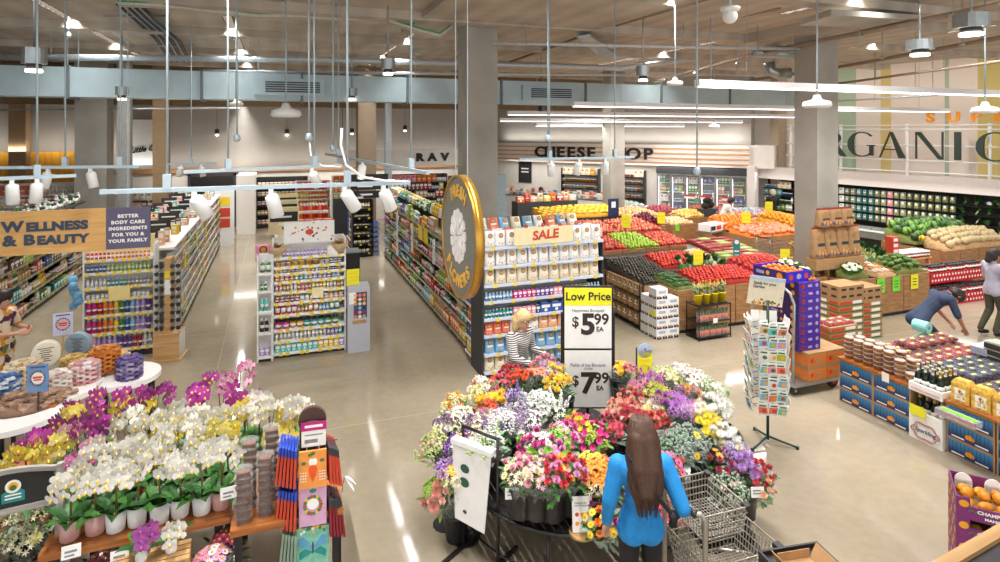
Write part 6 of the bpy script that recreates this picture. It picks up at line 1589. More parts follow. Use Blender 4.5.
for i in range(5):
 one('golden_pack', jm, f'clear pack of golden fruit with white label, {NTH[i]} from the wine bottles', 'pack', TR(TX + .12, 4.80 - .225 * i, TH + .003, -PI / 2 + .05))
t = thing('hanging_tray', 'clear tray of red raspberries with a lime label jutting out over the blue cartons', 'berry pack', TR(TX - .14, 4.70, .50, -PI / 2))
ob('tray', MB().box(-.22, .22, -.07, .07, 0, .02, CLEAR).box(-.22, .22, -.07, .07, .02, .07, CLEAR), t)
ob('label_strip', MB().box(-.18, .2, -.03, .03, .072, .078, LIME), t)
for i in range(10): ob('raspberry', MB().sphere((0, 0, 0), .024, OCR, 7, 5), t, (-.19 + .042 * i, -.045 + .02 * (i % 2), .035), 'crimson')
ob('clip', MB().box(-.01, .01, .07, .14, .05, .06, STEEL), t)
for i in range(3):
 for k in range(4):
  b = None
  one('clamshell_box', (MB().box(-.13, .13, -.12, .12, 0, .07, mat('clam_dark', '3a3430', .4)).box(-.135, .135, -.125, .125, .07, .082, CLEAR).box(-.1, .1, -.09, .09, .083, .086, mat('leaf_print', '9cb088', .6, var=.4, scale=30)).mesh('clamshell_box') if (i, k) == (0, 0) else bpy.data.meshes['clamshell_box']), f'dark clamshell box, {"bottom" if k == 0 else NTH[k]} in the {("left", "middle", "right")[i]} stack by the stooping man', 'box', (9.32, 5.32 - .27 * i, TH + .003 + .17 * 0 + k * .088 + (.125 if i < 0 else 0)))
t = thing('bag_roll', 'teal roll of produce bags on a post with a loose bag trailing', 'roll', TR(9.2, 6.3, TH, .1, 0, 0, .8))
ob('post', MB().box(-.02, .02, -.02, .02, 0, .28, STEEL).box(-.04, .04, -.02, .02, .26, .34, CHAR), t)
TEALF = mat('teal_film', '8ed0c8', .3, var=.12)
ob('roll', MB().lathe([(.03, -.13), (.11, -.13), (.11, .13), (.03, .13)], 18, TEALF, TR(0, 0, .36, 0, PI / 2), smooth=False), t)
ob('core', MB().lathe([(.03, -.135), (.03, .135)], 12, mat('card_core', '8a7a98', .7), TR(0, 0, .36, 0, PI / 2)), t)
ob('loose_bag', MB().add([(-.11, -.1, .3), (.11, -.1, .3), (-.25, .1, .12), (-.05, .02, .1), (-.5, .2, .03), (-.3, .08, .02), (-.11, -.09, .305), (.11, -.09, .305), (-.25, .11, .125), (-.05, .03, .105), (-.5, .21, .035), (-.3, .09, .025)], [(0, 1, 3, 2), (2, 3, 5, 4), (8, 9, 7, 6), (10, 11, 9, 8), (0, 2, 8, 6), (2, 4, 10, 8), (1, 7, 9, 3), (3, 9, 11, 5), (0, 6, 7, 1), (4, 5, 11, 10)], TEALF), t)
MGP = mat('mango_purple', '7a2868', .55, var=.06); MGY = mat('mango_print', 'eca01c', .55, var=.08)
def mango_tray():
 b = MB(); w, d, h = .62, .42, .17
 b.box(0, w, 0, .012, 0, h * .62, MGP).box(0, .09, 0, .012, h * .62, h, MGP).box(.53, w, 0, .012, h * .62, h, MGP)
 b.box(0, .012, .012, d - .012, 0, h, MGP).box(w - .012, w, .012, d - .012, 0, h, MGP).box(0, w, d - .012, d, 0, h, MGP).box(.012, w - .012, .012, d - .012, 0, .012, KRAFT)
 for k in range(6):
  y, z = .04 + .065 * k, .045 + .07 * (k % 2)
  n = 12; b.add([(-.002, y + .03 * math.cos(2 * PI * q / n), z + .026 * math.sin(2 * PI * q / n)) for q in range(n)], [tuple(reversed(range(n)))], MGY)
  b.add([(-.003, y - .02, z - .035), (-.003, y + .02, z - .03), (-.003, y + .01, z - .022), (-.003, y - .02, z - .028)], [(3, 2, 1, 0)], STEMG)
 b.disc((.05, -.002, .12), .033, MGY, 12, None, .028); b.disc((.57, -.002, .12), .033, MGY, 12, None, .028)
 for x in (.08, .12): b.prism([(x, .06), (x + .035, .075), (x + .03, .085), (x, .07)], -.003, 0, STEMG)
 return b.mesh('mango_tray')
mt = mango_tray()
MGO = MB().sphere((0, 0, .04), .045, OCR, 11, 8, (1.25, .95, .85), None, .03).mesh('mango')
mc = P(956, 496, .98)
MM = TR(mc.x, mc.y, 0, -.88)
for k in range(5):
 o = tag(ob('mango_tray', mt, None, MM @ TR(0, 0, .13 + k * .172)), f'purple mango tray, {("bottom", "second from the floor", "middle", "second from the top", "topmost")[k]} of the stack at lower right', 'tray')
 ob('lettering', text('CHAMPAGNE', .036, LABEL, .001, 1.15, .001), o, (.26, -.004, .075))
 ob('lettering', text('MANGOES', .028, LABEL, .001, 1.2, .001), o, (.26, -.004, .033))
for i in range(5):
 for j in range(3):
  one('mango', MGO, 'yellow mango in the topmost purple tray', 'mango', MM @ TR(.09 + .11 * i, .08 + .115 * j, .13 + 4 * .172 + .05 + (.03 if j == 1 else 0), rnd.uniform(0, 6), rnd.uniform(-.2, .2)), 'mangoes in the topmost tray', rnd.choice(['ec9a10', 'e8900c', 'f2a81c']))
for k in range(4):
 for i in range(4): one('mango', MGO, f'mango seen through the side of the {("bottom", "second", "middle", "fourth")[k]} purple tray', 'mango', MM @ TR(.13 + .12 * i, .09, .13 + k * .172 + .02, rnd.uniform(0, 6)), f'mangoes in tray {k}', 'gold')
one('pallet', MB().box(-.02, .64, -.02, .46, .1, .128, WOODL).box(-.02, .64, 0, .08, 0, .1, WOODL).box(-.02, .64, .36, .44, 0, .1, WOODL), 'small pallet under the purple mango trays', 'pallet', MM)
for x in (.1, .3):
 one('fruit_liner', MB().box(-.06, .06, -.006, .006, 0, .07, WPLAS).lathe([(.06, -.006), (.06, .006)], 16, WPLAS, TR(0, 0, .07, 0, PI / 2), smooth=False), f'white rounded card liner standing behind the mangoes, {"left" if x < .2 else "right"} one', 'liner', MM @ TR(x, .385, .13 + 4 * .172 + .05, 0, -.1))
rail = P(935, 562, 2.86)
b = MB().box(-2.5, 4.5, -.42, 0, -.05, 0, mat('ledge_dark', '3c3a40', .5, var=.1)).box(-2.5, 4.5, 0, .03, -.07, .012, WOODL)
ledge = struct('trim_30', b, 'dark ledge with a light wood edge along the mezzanine', TR(rail.x, rail.y - .035, 2.86, .11))
cc = P(786, 553, .75)
t = thing('black_crate', 'black crate stack at the bottom edge beside the shopping cart', 'crate', TR(cc.x, cc.y - .12, 0, -.15, 0, 0, .86))
ob('crate_body', MB().box(-.24, .3, -.35, .16, 0, .86, DARK).box(-.26, -.24, -.37, .18, .8, .9, DARK).box(.3, .32, -.37, .18, .8, .9, DARK).box(-.24, .3, .16, .18, .8, .9, DARK), t)
b = MB().box(-.17, .14, -.3, .05, .865, .875, KRAFT)
for x, a in ((-.17, -.25), (.14, .25)): b.add([(x, -.3, .87), (x, .05, .87), (x + a * .25, .05, .99), (x + a * .25, -.3, .99), (x + .006, -.3, .87), (x + .006, .05, .87), (x + a * .25 + .006, .05, .99), (x + a * .25 + .006, -.3, .99)], [(0, 1, 2, 3), (7, 6, 5, 4), (1, 5, 6, 2), (0, 3, 7, 4), (3, 2, 6, 7)], KRAFT)
b.box(-.17, .14, .05, .056, .87, .95, KRAFT)
one('open_carton', b, 'open brown carton with raised flaps on the black crate', 'carton', t.matrix_basis)
t = thing('stock_trolley', 'grey two-shelf stock trolley with cartons beyond the apples', 'trolley', TR(12.0, 14.35, 0, .3))
for z in (.25, .85): ob('shelf', MB().box(0, 1.0, 0, .5, z, z + .04, STEEL), t)
for x in (.02, .95):
 for y in (.02, .45): ob('post', MB().box(x, x + .03, y, y + .03, .1, 1.0, STEEL), t)
for x in (.05, .95):
 for y in (.05, .45): ob('wheel', MB().lathe([(.05, -.02), (.05, .02)], 12, DARK, TR(0, 0, 0, 0, PI / 2)), t, (x, y, .05))
for i, (c, x) in enumerate((('blue', .02), ('red', .32), ('red', .66))): one('stock_carton', MB().box(0, .28, 0, .42, 0, .2, LABEL).box(.02, .26, -.004, 0, .03, .15, NAVY if c == 'blue' else REDI), f'white carton with a {c} front on the stock trolley, {("left", "middle", "right")[i]} one', 'carton', t.matrix_basis @ TR(x, .04, .892))
one('stock_carton', MB().box(0, .42, 0, .4, 0, .36, KRAFT), 'plain brown carton on the lower shelf of the stock trolley', 'carton', t.matrix_basis @ TR(.5, .05, .292))
t = thing('wire_cart', 'small empty wire shopping cart before the bagged mandarins', 'cart', TR(12.35, 12.45, 0, .2))
def wire_basket(x0, x1, y0, y1, z0, z1, n, m, r=.006, taper=.06, parent=None, nz=4):
 b = MB()
 def ring(z, f): return [(x0 + f, y0 + f, z), (x1 - f, y0 + f, z), (x1 - f, y1 - f, z), (x0 + f, y1 - f, z)]
 for k in range(nz + 1):
  f = taper * (1 - k / nz); q = ring(z0 + (z1 - z0) * k / nz, f)
  b.tube(q, r * (1.5 if k in (0, nz) else 1), 4, m, True)
 lo, hi = ring(z0, taper), ring(z1, 0)
 for s in range(4):
  a0, a1, c0, c1 = Vector(lo[s]), Vector(lo[(s + 1) % 4]), Vector(hi[s]), Vector(hi[(s + 1) % 4])
  for i in range(n): b.bar(a0.lerp(a1, (i + .5) / n), c0.lerp(c1, (i + .5) / n), r * .7, m)
 for i in range(1, n):
  b.bar(Vector(lo[0]).lerp(Vector(lo[1]), i / n), Vector(lo[3]).lerp(Vector(lo[2]), i / n), r * .7, m); b.bar(Vector(lo[0]).lerp(Vector(lo[3]), i / n), Vector(lo[1]).lerp(Vector(lo[2]), i / n), r * .7, m)
 return b
ob('basket', wire_basket(0, .75, 0, .5, .45, .85, 9, WIRE, .008), t)
ob('frame', MB().tube([(.05, .05, .1), (.05, .05, 1.0)], .014, 6, WIRE).tube([(.05, .45, .1), (.05, .45, 1.0)], .014, 6, WIRE).tube([(.05, .05, .15), (.7, .05, .15), (.7, .45, .15), (.05, .45, .15)], .014, 6, WIRE), t)
ob('handle', MB().bar((0, 0, 1.0), (0, .5, 1.0), .018, DARK, 8), t)
for x in (.08, .68):
 for y in (.06, .44): ob('wheel', MB().lathe([(.05, -.015), (.05, .015)], 12, DARK, TR(0, 0, 0, 0, PI / 2)), t, (x, y, .05))
def petal(b, M, l, w, m, lift=.2, curl=.0, n=3):
 """A petal along +x from the origin of M, in the XY plane, lifting towards +z."""
 vs = []
 for i in range(n + 1):
  t = i / n
  ww = w * (.35 + 1.3 * t * (1.25 - t) if i < n else .38) * .5
  z = lift * l * t + curl * l * t * t
  vs += [(l * t, -ww, z), (l * t, ww, z)]
 fs = [(2 * i, 2 * i + 1, 2 * i + 3, 2 * i + 2) for i in range(n)]
 b.add(vs, fs, m, True, M)
def rings(spec, center=None, cr=.0, cz=.0):
 b = MB()
 for n, l, w, lift, curl, z, o in spec:
  for k in range(n):
   petal(b, TR(0, 0, z, 2 * PI * k / n + o), l, w, OCF, lift, curl)
 if center: b.sphere((0, 0, cz), cr, center, 8, 5, (1, 1, .6))
 return b
DISKY = mat('flower_eye', 'e0b020', .7, var=.3, scale=60); DISKD = mat('dark_eye', '6a3a1c', .8, var=.3); LIPY = mat('orchid_lip', 'e8c040', .5, var=.2); LIPM = mat('orchid_lip_pink', 'b01c70', .5, var=.2)
BL = {}
BL['rose'] = rings([(6, .034, .036, .25, .3, 0, 0), (5, .028, .034, .8, .2, .003, .3), (4, .02, .03, 1.8, 0, .004, .1), (3, .012, .02, 3, 0, .006, 0)])
BL['gerbera'] = rings([(14, .048, .014, .12, 0, 0, 0), (12, .04, .012, .22, 0, .004, .2)], DISKD, .012, .006)
BL['daisy'] = rings([(12, .032, .012, .12, 0, 0, 0)], DISKY, .011, .004)
BL['mum'] = rings([(14, .05, .014, -.1, .3, 0, 0), (12, .044, .014, .3, .2, .004, .2), (10, .036, .013, .8, .1, .008, .1), (7, .026, .012, 1.8, 0, .012, 0)])
BL['lily'] = rings([(6, .072, .026, .55, -.35, 0, 0)], DISKY, .008, .03)
BL['tulip'] = rings([(6, .03, .03, 2.0, -.6, 0, 0)])
b = MB()
for k in range(26):
 a, t = rnd.uniform(0, 6.28), rnd.uniform(0, 1) ** .6
 r = .055 * t; p = (r * math.cos(a), r * math.sin(a), .05 * (1 - t * t) + rnd.uniform(-.008, .008))
 b.sphere(p, .0095, OCF, 5, 3)
BL['filler'] = b
b = MB()
for k in range(24):
 a, t = k * 2.4, math.sqrt((k + .5) / 24)
 r = .062 * math.sin(t * 1.5); q = TR(r * math.cos(a), r * math.sin(a), .055 * math.cos(t * 1.45), a, 0, t * 1.2)
 for j in range(4): petal(b, q @ Matrix.Rotation(j * PI / 2, 4, 'Z'), .016, .014, OCF, .1, 0, 1)
BL['hydrangea'] = b
b = MB()
for k in range(5):
 a = k * 1.256; q = TR(.032 * math.cos(a), .032 * math.sin(a), .012 * (k % 2), a, 0, .5)
 for j in range(6): petal(b, q @ Matrix.Rotation(j * PI / 3, 4, 'Z'), .026, .012, OCF, .6, -.2, 2)
BL['alstroemeria'] = b
b = MB()
for k in range(40):
 a, z = rnd.uniform(0, 6.28), rnd.uniform(0, .12)
 r = .022 * (1.1 - z / .13); b.sphere((r * math.cos(a), r * math.sin(a), z), .008, OCF, 5, 3)
BL['spike_flower'] = b
BL = {k: v.mesh(k + '_bloom') for k, v in BL.items()}
FOL = {}
def foliage_mesh(k, m1, m2, seed):
 r = random.Random(seed); b = MB()
 for i in range(9):
  a = i * 2.4; q = .11 * math.sqrt((i + .5) / 9)
  b.tube([(0.02 * math.cos(a), .02 * math.sin(a), 0), (q * math.cos(a) * .6, q * math.sin(a) * .6, .2), (q * math.cos(a), q * math.sin(a), .36)], .0035, 4, STEMG)
 for i in range(34):
  a = r.uniform(0, 6.28); q = r.uniform(.3, 1) * .13; z = r.uniform(.2, .4)
  b.leaf((q * math.cos(a), q * math.sin(a), z), (math.cos(a), math.sin(a), r.uniform(.2, 1.4)), r.uniform(.07, .13), .034, m1 if i % 3 else m2, .3, n=3)
 return b.mesh('foliage_' + k)
FOL['green'] = foliage_mesh('green', LEAFG, STEMG, 1); FOL['dark'] = foliage_mesh('dark', LEAFD, LEAFG, 2); FOL['silver'] = foliage_mesh('silver', SILVL, LEAFG, 3)
FOL['pale'] = foliage_mesh('pale', mat('lime_leaf', '8eb04c', .5, var=.3, scale=30), LEAFG, 4)
def cone_mesh(m, name, n=14, crimp=.014):
 b = MB(); vs = []
 for j, (r, z) in enumerate(((.035, 0), (.05, .1), (.09, .22), (.145, .34), (.165, .39))):
  for k in range(n):
   a = 2 * PI * k / n; rr = r + (crimp * (1 if k % 2 else -1) if j >= 2 else 0)
   vs.append((rr * math.cos(a), rr * math.sin(a), z + (.02 * math.sin(3 * a) if j == 4 else 0)))
 fs = [(j * n + k, j * n + (k + 1) % n, (j + 1) * n + (k + 1) % n, (j + 1) * n + k) for j in range(4) for k in range(n)]
 return b.add(vs, fs, m, True).mesh(name)
WRAP = {'cello': cone_mesh(CELLO, 'clear_wrap'), 'kraft': cone_mesh(KRAFT, 'kraft_wrap'), 'black': cone_mesh(DARK, 'dark_wrap'), 'tissue': cone_mesh(mat('pale_tissue', 'dfe4d6', .6, alpha=.55), 'tissue_wrap')}
BUCKET = MB().lathe([(.085, 0), (.09, .01), (.115, .235), (.125, .24), (.125, .265), (.108, .262), (.082, .03), (.0, .02)], 20, DARK).mesh('flower_bucket')
def bouquet(p, tilt, label, blooms, wrap='cello', fol='green', s=1.0, R=.15, group=None, name='bouquet'):
 """p: middle of the flower heads; tilt: direction the bouquet leans."""
 up = Vector((tilt[0], tilt[1], 1)).normalized()
 q = Vector((0, 0, 1)).rotation_difference(up).to_matrix().to_4x4()
 base = Vector(p) - up * .40 * s
 M = Matrix.Translation(base) @ q @ Matrix.Scale(s, 4) @ Matrix.Rotation(rnd.uniform(0, 6.28), 4, 'Z')
 t = thing(name, label, 'bouquet', M, group)
 if wrap: ob('wrap', WRAP[wrap], t)
 ob('foliage', FOL[fol], t)
 flat = [(k, c) for k, c, n in blooms for _ in range(int(n * 1.5 + .5))]
 rnd.shuffle(flat); N = len(flat)
 for i, (k, c) in enumerate(flat):
  a = i * 2.39996; rr = R * math.sqrt((i + .4) / N)
  z = .385 + .075 * (1 - (rr / R) ** 2) + rnd.uniform(-.012, .018)
  ln = rr / R * .75
  ss = rnd.uniform(.85, 1.12) * (1.0 if k not in ('daisy',) else 1.1)
  o = ob('bloom', BL[k], t, TR(rr * math.cos(a), rr * math.sin(a), z, a, 0, ln, ss), c)
  o.name = 'bloom'
 return base, up
def bucket(x, y, z, label, group='black flower buckets'):
 return one('flower_bucket', BUCKET, label, 'bucket', (x, y, z), group)
TCX, TCY = 2.82, 5.5
def round_table(label, cx, cy, r, z, legs=5):
 t = thing('round_table', label, 'table', (cx, cy, 0))
 b = MB().lathe([(r, z - .02), (r, z), (r - .03, z), (r - .03, z - .02), (r, z - .02)], 40, BLACK, cap=False)
 n = int(r * 2 / .07)
 for i in range(-n // 2 + 1, n // 2):
  x = i * .07; h = math.sqrt(max(0, (r - .02) ** 2 - x * x)); b.box(x - .028, x + .028, -h, h, z - .016, z - .006, DARK)
 ob('slatted_top', b, t)
 for k in range(legs):
  a = 2 * PI * k / legs + .3; ob('leg', MB().bar(((r - .03) * math.cos(a), (r - .03) * math.sin(a), 0), ((r - .03) * math.cos(a), (r - .03) * math.sin(a), z - .02), .016, BLACK, 6), t)
 ob('lower_ring', MB().tube([((r - .04) * math.cos(k * PI / 12), (r - .04) * math.sin(k * PI / 12), .12) for k in range(24)], .01, 5, BLACK, True), t)
 return t
round_table('black slatted round table under the middle of the cut flowers', TCX, TCY, 1.12, .5)
round_table('smaller black slatted table under the white and lilac cut flowers', 4.28, 5.62, .66, .5, 4)
t = thing('flower_riser', 'dark round riser in the middle of the cut flowers', 'riser', (TCX, TCY, .5))
ob('drum', MB().lathe([(.42, .0), (.42, .16), (.0, .16)], 24, DARK), t)
def B(px, py, z, label, blooms, wrap='cello', fol='green', s=1.0, R=.15, buck=True, lean=.45, floor=False):
 p = P(px, py, z)
 o = Vector((p.x - TCX - .5, p.y - TCY, 0)); d = min(1.0, o.length / 1.0)
 tilt = (o.normalized() * lean * d) if o.length > .01 else Vector((0, 0, 0))
 tilt += Vector((-.03, -.16, 0))
 base, up = bouquet(p, tilt, label + ' in the cut flower display', blooms, wrap, fol, s, R)
 if buck:
  q = base + up * .05
  r1 = (Vector((q.x - TCX, q.y - TCY))).length; r2 = (Vector((q.x - 4.28, q.y - 5.62))).length
  z0 = 0 if floor else .502 if (r1 < 1.08 or r2 < .6) else 0
  zb = base.z - .02
  M = TR(q.x, q.y, zb)
  if z0 == 0 and zb > .12:
   one('flower_bucket', BUCKET, 'black bucket under the ' + label, 'bucket', TR(q.x, q.y, max(z0, zb)))
   t = thing('bucket_stand', 'thin stand under the ' + label.replace('bouquet ', '').replace('the ', ''), 'stand', (q.x, q.y, 0))
   ob('post', MB().bar((0, 0, .0), (0, 0, max(.02, zb)), .02, BLACK, 6).lathe([(.09, zb - .012), (.09, zb - .001)], 14, BLACK).lathe([(.13, 0), (.13, .012)], 14, BLACK), t)
  else:
   one('flower_bucket', BUCKET, 'black bucket under the ' + label, 'bucket', TR(q.x, q.y, max(z0 + .002, min(zb, .68) if z0 else 0)))
r_, o_, y_, w_, p_, m_, l_, g_, c_, k_ = 'c8202c', 'f07a1e', 'f6d020', 'f6f2e8', 'f0a0b8', 'd02a8c', 'c090d8', '7cc832', 'f4e6b8', '6a2a94'
B(440, 492, .52, 'green, pink and protea bouquet standing on the floor at left', [('mum', 'd88a78', 4), ('filler', '9ac040', 6), ('rose', 'f0b0a0', 3)], 'cello', 'pale', 1.1, floor=True)
B(432, 446, .82, 'pale cream and green bouquet at the left edge', [('filler', 'c8d880', 6), ('rose', 'f2d8b8', 4), ('alstroemeria', 'e8b8b0', 3)], 'cello', 'pale')
B(452, 470, .72, 'cream, yellow and violet bouquet left of the wrap sheets', [('alstroemeria', c_, 5), ('gerbera', 'f4d030', 3), ('filler', l_, 4)], 'cello', 'silver')
B(446, 425, .92, 'creamy white bouquet with dusky purple filler', [('rose', w_, 4), ('filler', '7a5878', 5), ('alstroemeria', 'f0e4b4', 4)], 'cello', 'pale')
B(462, 444, .90, 'mixed violet, yellow and white bouquet above the wrap sheets', [('filler', k_, 5), ('alstroemeria', w_, 5), ('daisy', y_, 4)], 'cello', 'silver')
B(455, 404, .98, 'yellow and orange bouquet at the far left', [('mum', 'f4b818', 4), ('gerbera', 'f08030', 3), ('filler', 'e8dca0', 5)], 'cello', 'pale')
B(457, 418, .96, 'white freesia bouquet at the far left', [('alstroemeria', w_, 8), ('filler', 'f4eccc', 4)], 'cello', 'pale')
B(480, 388, 1.0, 'soft yellow and apricot bouquet behind the bright yellow one', [('alstroemeria', 'f6e08a', 6), ('rose', 'f4c49a', 3), ('filler', w_, 4)], 'cello', 'pale')
B(490, 402, 1.02, 'bright yellow and orange-red bouquet', [('mum', 'f8c410', 6), ('gerbera', 'ee4a24', 4), ('daisy', 'f8d830', 4)], 'cello', 'green', 1.08)
B(478, 425, 1.0, 'cream and speckled purple bouquet', [('alstroemeria', 'ead8b8', 6), ('filler', '9a78a0', 5)], 'cello', 'silver')
B(500, 424, 1.04, 'white and purple wax flower bouquet', [('filler', 'e4dce0', 8), ('spike_flower', '7c58a0', 2), ('alstroemeria', w_, 3)], 'cello', 'green', 1.05)
B(487, 445, 1.0, 'grassy green and white bouquet behind the wrap sheets', [('filler', 'e4ecd8', 5), ('alstroemeria', w_, 3), ('spike_flower', 'a0bc60', 3)], 'cello', 'silver')
B(499, 383, 1.02, 'hot coral-pink rose bouquet', [('rose', 'f0607a', 12)], 'cello', 'dark')
B(510, 372, 1.04, 'deep red rose bouquet beside the orange one', [('rose', 'c41c30', 11)], 'cello', 'dark')
B(519, 379, 1.06, 'vivid orange rose bouquet', [('rose', 'f2641c', 12)], 'cello', 'dark')
B(532, 374, 1.06, 'peach and coral gerbera bouquet', [('gerbera', 'f6987a', 8), ('rose', 'f6b49c', 4)], 'cello', 'green')
B(543, 363, 1.06, 'light pink rose bouquet by the striped shirt', [('rose', 'f4a8b4', 10)], 'cello', 'green')
B(551, 372, 1.06, 'cream and yellow bouquet left of the price board', [('mum', 'f4d860', 5), ('rose', w_, 4), ('filler', l_, 3)], 'cello', 'green')
B(557, 384, 1.06, 'golden yellow bouquet left of the price board', [('mum', 'f8c81c', 7), ('filler', 'f8e060', 4)], 'cello', 'green')
B(516, 402, 1.06, 'purple statice bouquet', [('spike_flower', '7c58a0', 4), ('filler', 'b8a4c4', 5), ('daisy', w_, 4)], 'cello', 'silver')
B(539, 402, 1.06, 'airy white bouquet in the middle', [('alstroemeria', 'f8f8f0', 9), ('filler', 'f4f4ec', 4)], 'cello', 'dark', 1.08)
B(553, 410, 1.04, 'white stock bouquet beside the price board', [('spike_flower', 'f4f4ec', 8), ('alstroemeria', w_, 4)], 'cello', 'dark')
B(525, 423, 1.06, 'dusky purple and lilac filler bouquet', [('filler', '9c80a4', 5), ('alstroemeria', 'e8d8dc', 5)], 'cello', 'dark')
B(536, 445, .98, 'magenta, lime and white bouquet', [('rose', 'd43494', 5), ('mum', '8ecc3a', 3), ('alstroemeria', w_, 3), ('daisy', 'f0c8e0', 3)], 'cello', 'green', 1.05)
B(562, 436, 1.0, 'pink and lime hydrangea bouquet', [('hydrangea', '8ccc3c', 2), ('rose', 'e050a8', 5), ('alstroemeria', 'f0a8d0', 5)], 'cello', 'green', 1.05)
B(556, 455, .94, 'lilac-pink and green bouquet in front', [('daisy', 'd878c8', 5), ('rose', 'e488c0', 3), ('mum', '98cc44', 2)], 'cello', 'green')
B(578, 428, 1.0, 'magenta and yellow bouquet under the price board', [('rose', 'd8287c', 4), ('mum', 'f4c828', 4), ('tulip', 'e84878', 4)], 'cello', 'pale')
B(592, 437, .98, 'tulip bouquet of magenta buds in brown paper', [('tulip', 'dc2c8c', 7), ('tulip', 'f0d030', 4), ('filler', 'a8cc50', 3)], 'kraft', 'pale')
B(609, 428, 1.0, 'deep crimson bouquet left of the brown hair', [('rose', 'a81830', 8), ('mum', 'd84860', 3)], 'cello', 'silver')
B(521, 470, .99, 'pale pink, yellow and lilac bouquet in a front bucket', [('rose', 'f2a8b8', 6), ('alstroemeria', 'f4e0c0', 4), ('daisy', 'f0d8a0', 3)], 'cello', 'green', 1.05, lean=.05)
B(537, 473, .99, 'creamy ivory and pink bouquet in a front bucket', [('rose', 'f4e4cc', 5), ('alstroemeria', 'f0b8c8', 4)], 'cello', 'green', lean=.05)
B(554, 473, .99, 'red, pink and yellow carnation bouquet in a front bucket', [('rose', 'd4202c', 5), ('rose', 'e890c0', 4), ('daisy', 'f4c828', 4)], 'cello', 'green', 1.05, lean=.05)
B(571, 469, .99, 'red and rose-pink bouquet at the right of the front buckets', [('rose', 'cc2030', 5), ('rose', 'e8a0cc', 4), ('mum', 'f0b020', 2)], 'cello', 'green', lean=.05)
B(591, 466, .94, 'small pink and yellow bouquet behind the orange lilies', [('rose', 'e080a8', 4), ('daisy', 'f0d040', 5)], 'cello', 'pale')
B(600, 475, .92, 'orange lily bouquet in brown paper', [('lily', 'f08a18', 9), ('alstroemeria', 'f6ecd0', 2)], 'kraft', 'green', 1.08)
B(601, 520, .66, 'orange, yellow and magenta bouquet low beside the black trousers', [('rose', 'f0901e', 4), ('daisy', 'f2d030', 5), ('rose', 'b82880', 2)], 'tissue', 'silver', 1.0)
B(626, 372, 1.04, 'yellow and crimson bouquet right of the price board', [('mum', 'f6c81c', 5), ('rose', 'b4203c', 4), ('rose', 'f0a0a8', 3)], 'cello', 'silver')
B(622, 366, 1.08, 'yellow daisy bouquet right of the price board', [('daisy', 'f6cc20', 10)], 'cello', 'silver', .9)
B(621, 410, 1.0, 'peach and pale pink bouquet', [('rose', 'f4b89c', 8), ('mum', 'f0a894', 3)], 'cello', 'green')
B(633, 398, 1.04, 'peachy coral bouquet with a red heart', [('rose', 'f4a890', 7), ('rose', 'c82438', 4)], 'cello', 'green')
B(635, 415, 1.0, 'dark cherry-red bouquet above the brown hair', [('mum', 'bc1c38', 7), ('rose', 'f0b0a4', 3)], 'cello', 'green')
B(650, 412, 1.0, 'pale yellow and white bouquet', [('mum', 'f6e6a8', 6), ('rose', 'f8f0dc', 4)], 'cello', 'green')
B(657, 422, .98, 'scarlet and salmon bouquet right of the brown hair', [('rose', 'd02430', 7), ('rose', 'f08878', 4)], 'cello', 'dark')
B(641, 391, 1.06, 'dusty pink bouquet', [('hydrangea', 'd86a9c', 2), ('rose', 'e48aa8', 5)], 'cello', 'green')
B(652, 384, 1.08, 'magenta-purple stock bouquet', [('hydrangea', '9c2c94', 3), ('spike_flower', 'a83aa0', 5)], 'cello', 'dark')
B(658, 394, 1.06, 'yellow-green mum bouquet', [('mum', 'b8c428', 6), ('filler', 'ccd048', 4)], 'cello', 'green')
B(668, 402, 1.06, 'violet-magenta mum bouquet', [('hydrangea', 'a848a8', 3), ('rose', 'b04ca8', 4)], 'cello', 'dark')
B(681, 408, 1.04, 'big lilac chrysanthemum bouquet', [('hydrangea', 'c47cd0', 5), ('mum', 'bc74c8', 3)], 'cello', 'dark', 1.1)
B(692, 396, 1.02, 'plum and golden bouquet', [('hydrangea', 'a05c98', 2), ('mum', 'f0bc20', 3), ('rose', 'e8a86c', 2)], 'cello', 'green')
B(668, 376, 1.06, 'pale yellow-green alstroemeria bouquet', [('alstroemeria', 'ece4a4', 8), ('filler', 'c8d88c', 4)], 'cello', 'pale')
B(684, 372, 1.06, 'blush white alstroemeria bouquet', [('alstroemeria', 'f4dcd8', 9)], 'cello', 'green')
B(700, 380, 1.04, 'white lily bouquet with long green leaves', [('lily', 'f6f0e8', 6), ('lily', 'e8d0d0', 3)], 'cello', 'dark', 1.1)
B(714, 388, 1.0, 'white freesia bouquet at the right edge', [('alstroemeria', 'f6f4e8', 8), ('filler', 'b8cc98', 4)], 'cello', 'pale')
B(699, 412, 1.0, 'white and gold chrysanthemum bouquet', [('mum', 'f8f4e4', 7), ('daisy', 'f0c020', 4)], 'cello', 'green')
B(717, 405, .98, 'pure white mum bouquet at the right edge', [('mum', 'faf8f0', 9)], 'cello', 'silver')
B(710, 427, .94, 'bright lemon-yellow chrysanthemum bouquet', [('mum', 'f4dc18', 11)], 'cello', 'silver', 1.05)
B(725, 435, .9, 'snow-white chrysanthemum bouquet leaning out at right', [('mum', 'fbfaf4', 9)], 'cello', 'silver')
B(690, 440, .92, 'silvery eucalyptus bouquet in clear film', [('filler', '9cac9c', 6), ('daisy', 'e8c030', 1)], 'cello', 'silver', 1.15)
B(675, 448, .9, 'grey-green eucalyptus bouquet beside the blue sleeve', [('filler', '98a898', 6)], 'cello', 'silver', 1.1)
B(668, 466, .86, 'coral and pink bouquet just right of the blue sleeve', [('rose', 'f07858', 4), ('gerbera', 'e85890', 5)], 'cello', 'green')
B(722, 462, .76, 'crimson rose bouquet at the lower right', [('rose', 'b81c44', 8), ('daisy', 'e89a30', 2)], 'cello', 'silver', 1.05)
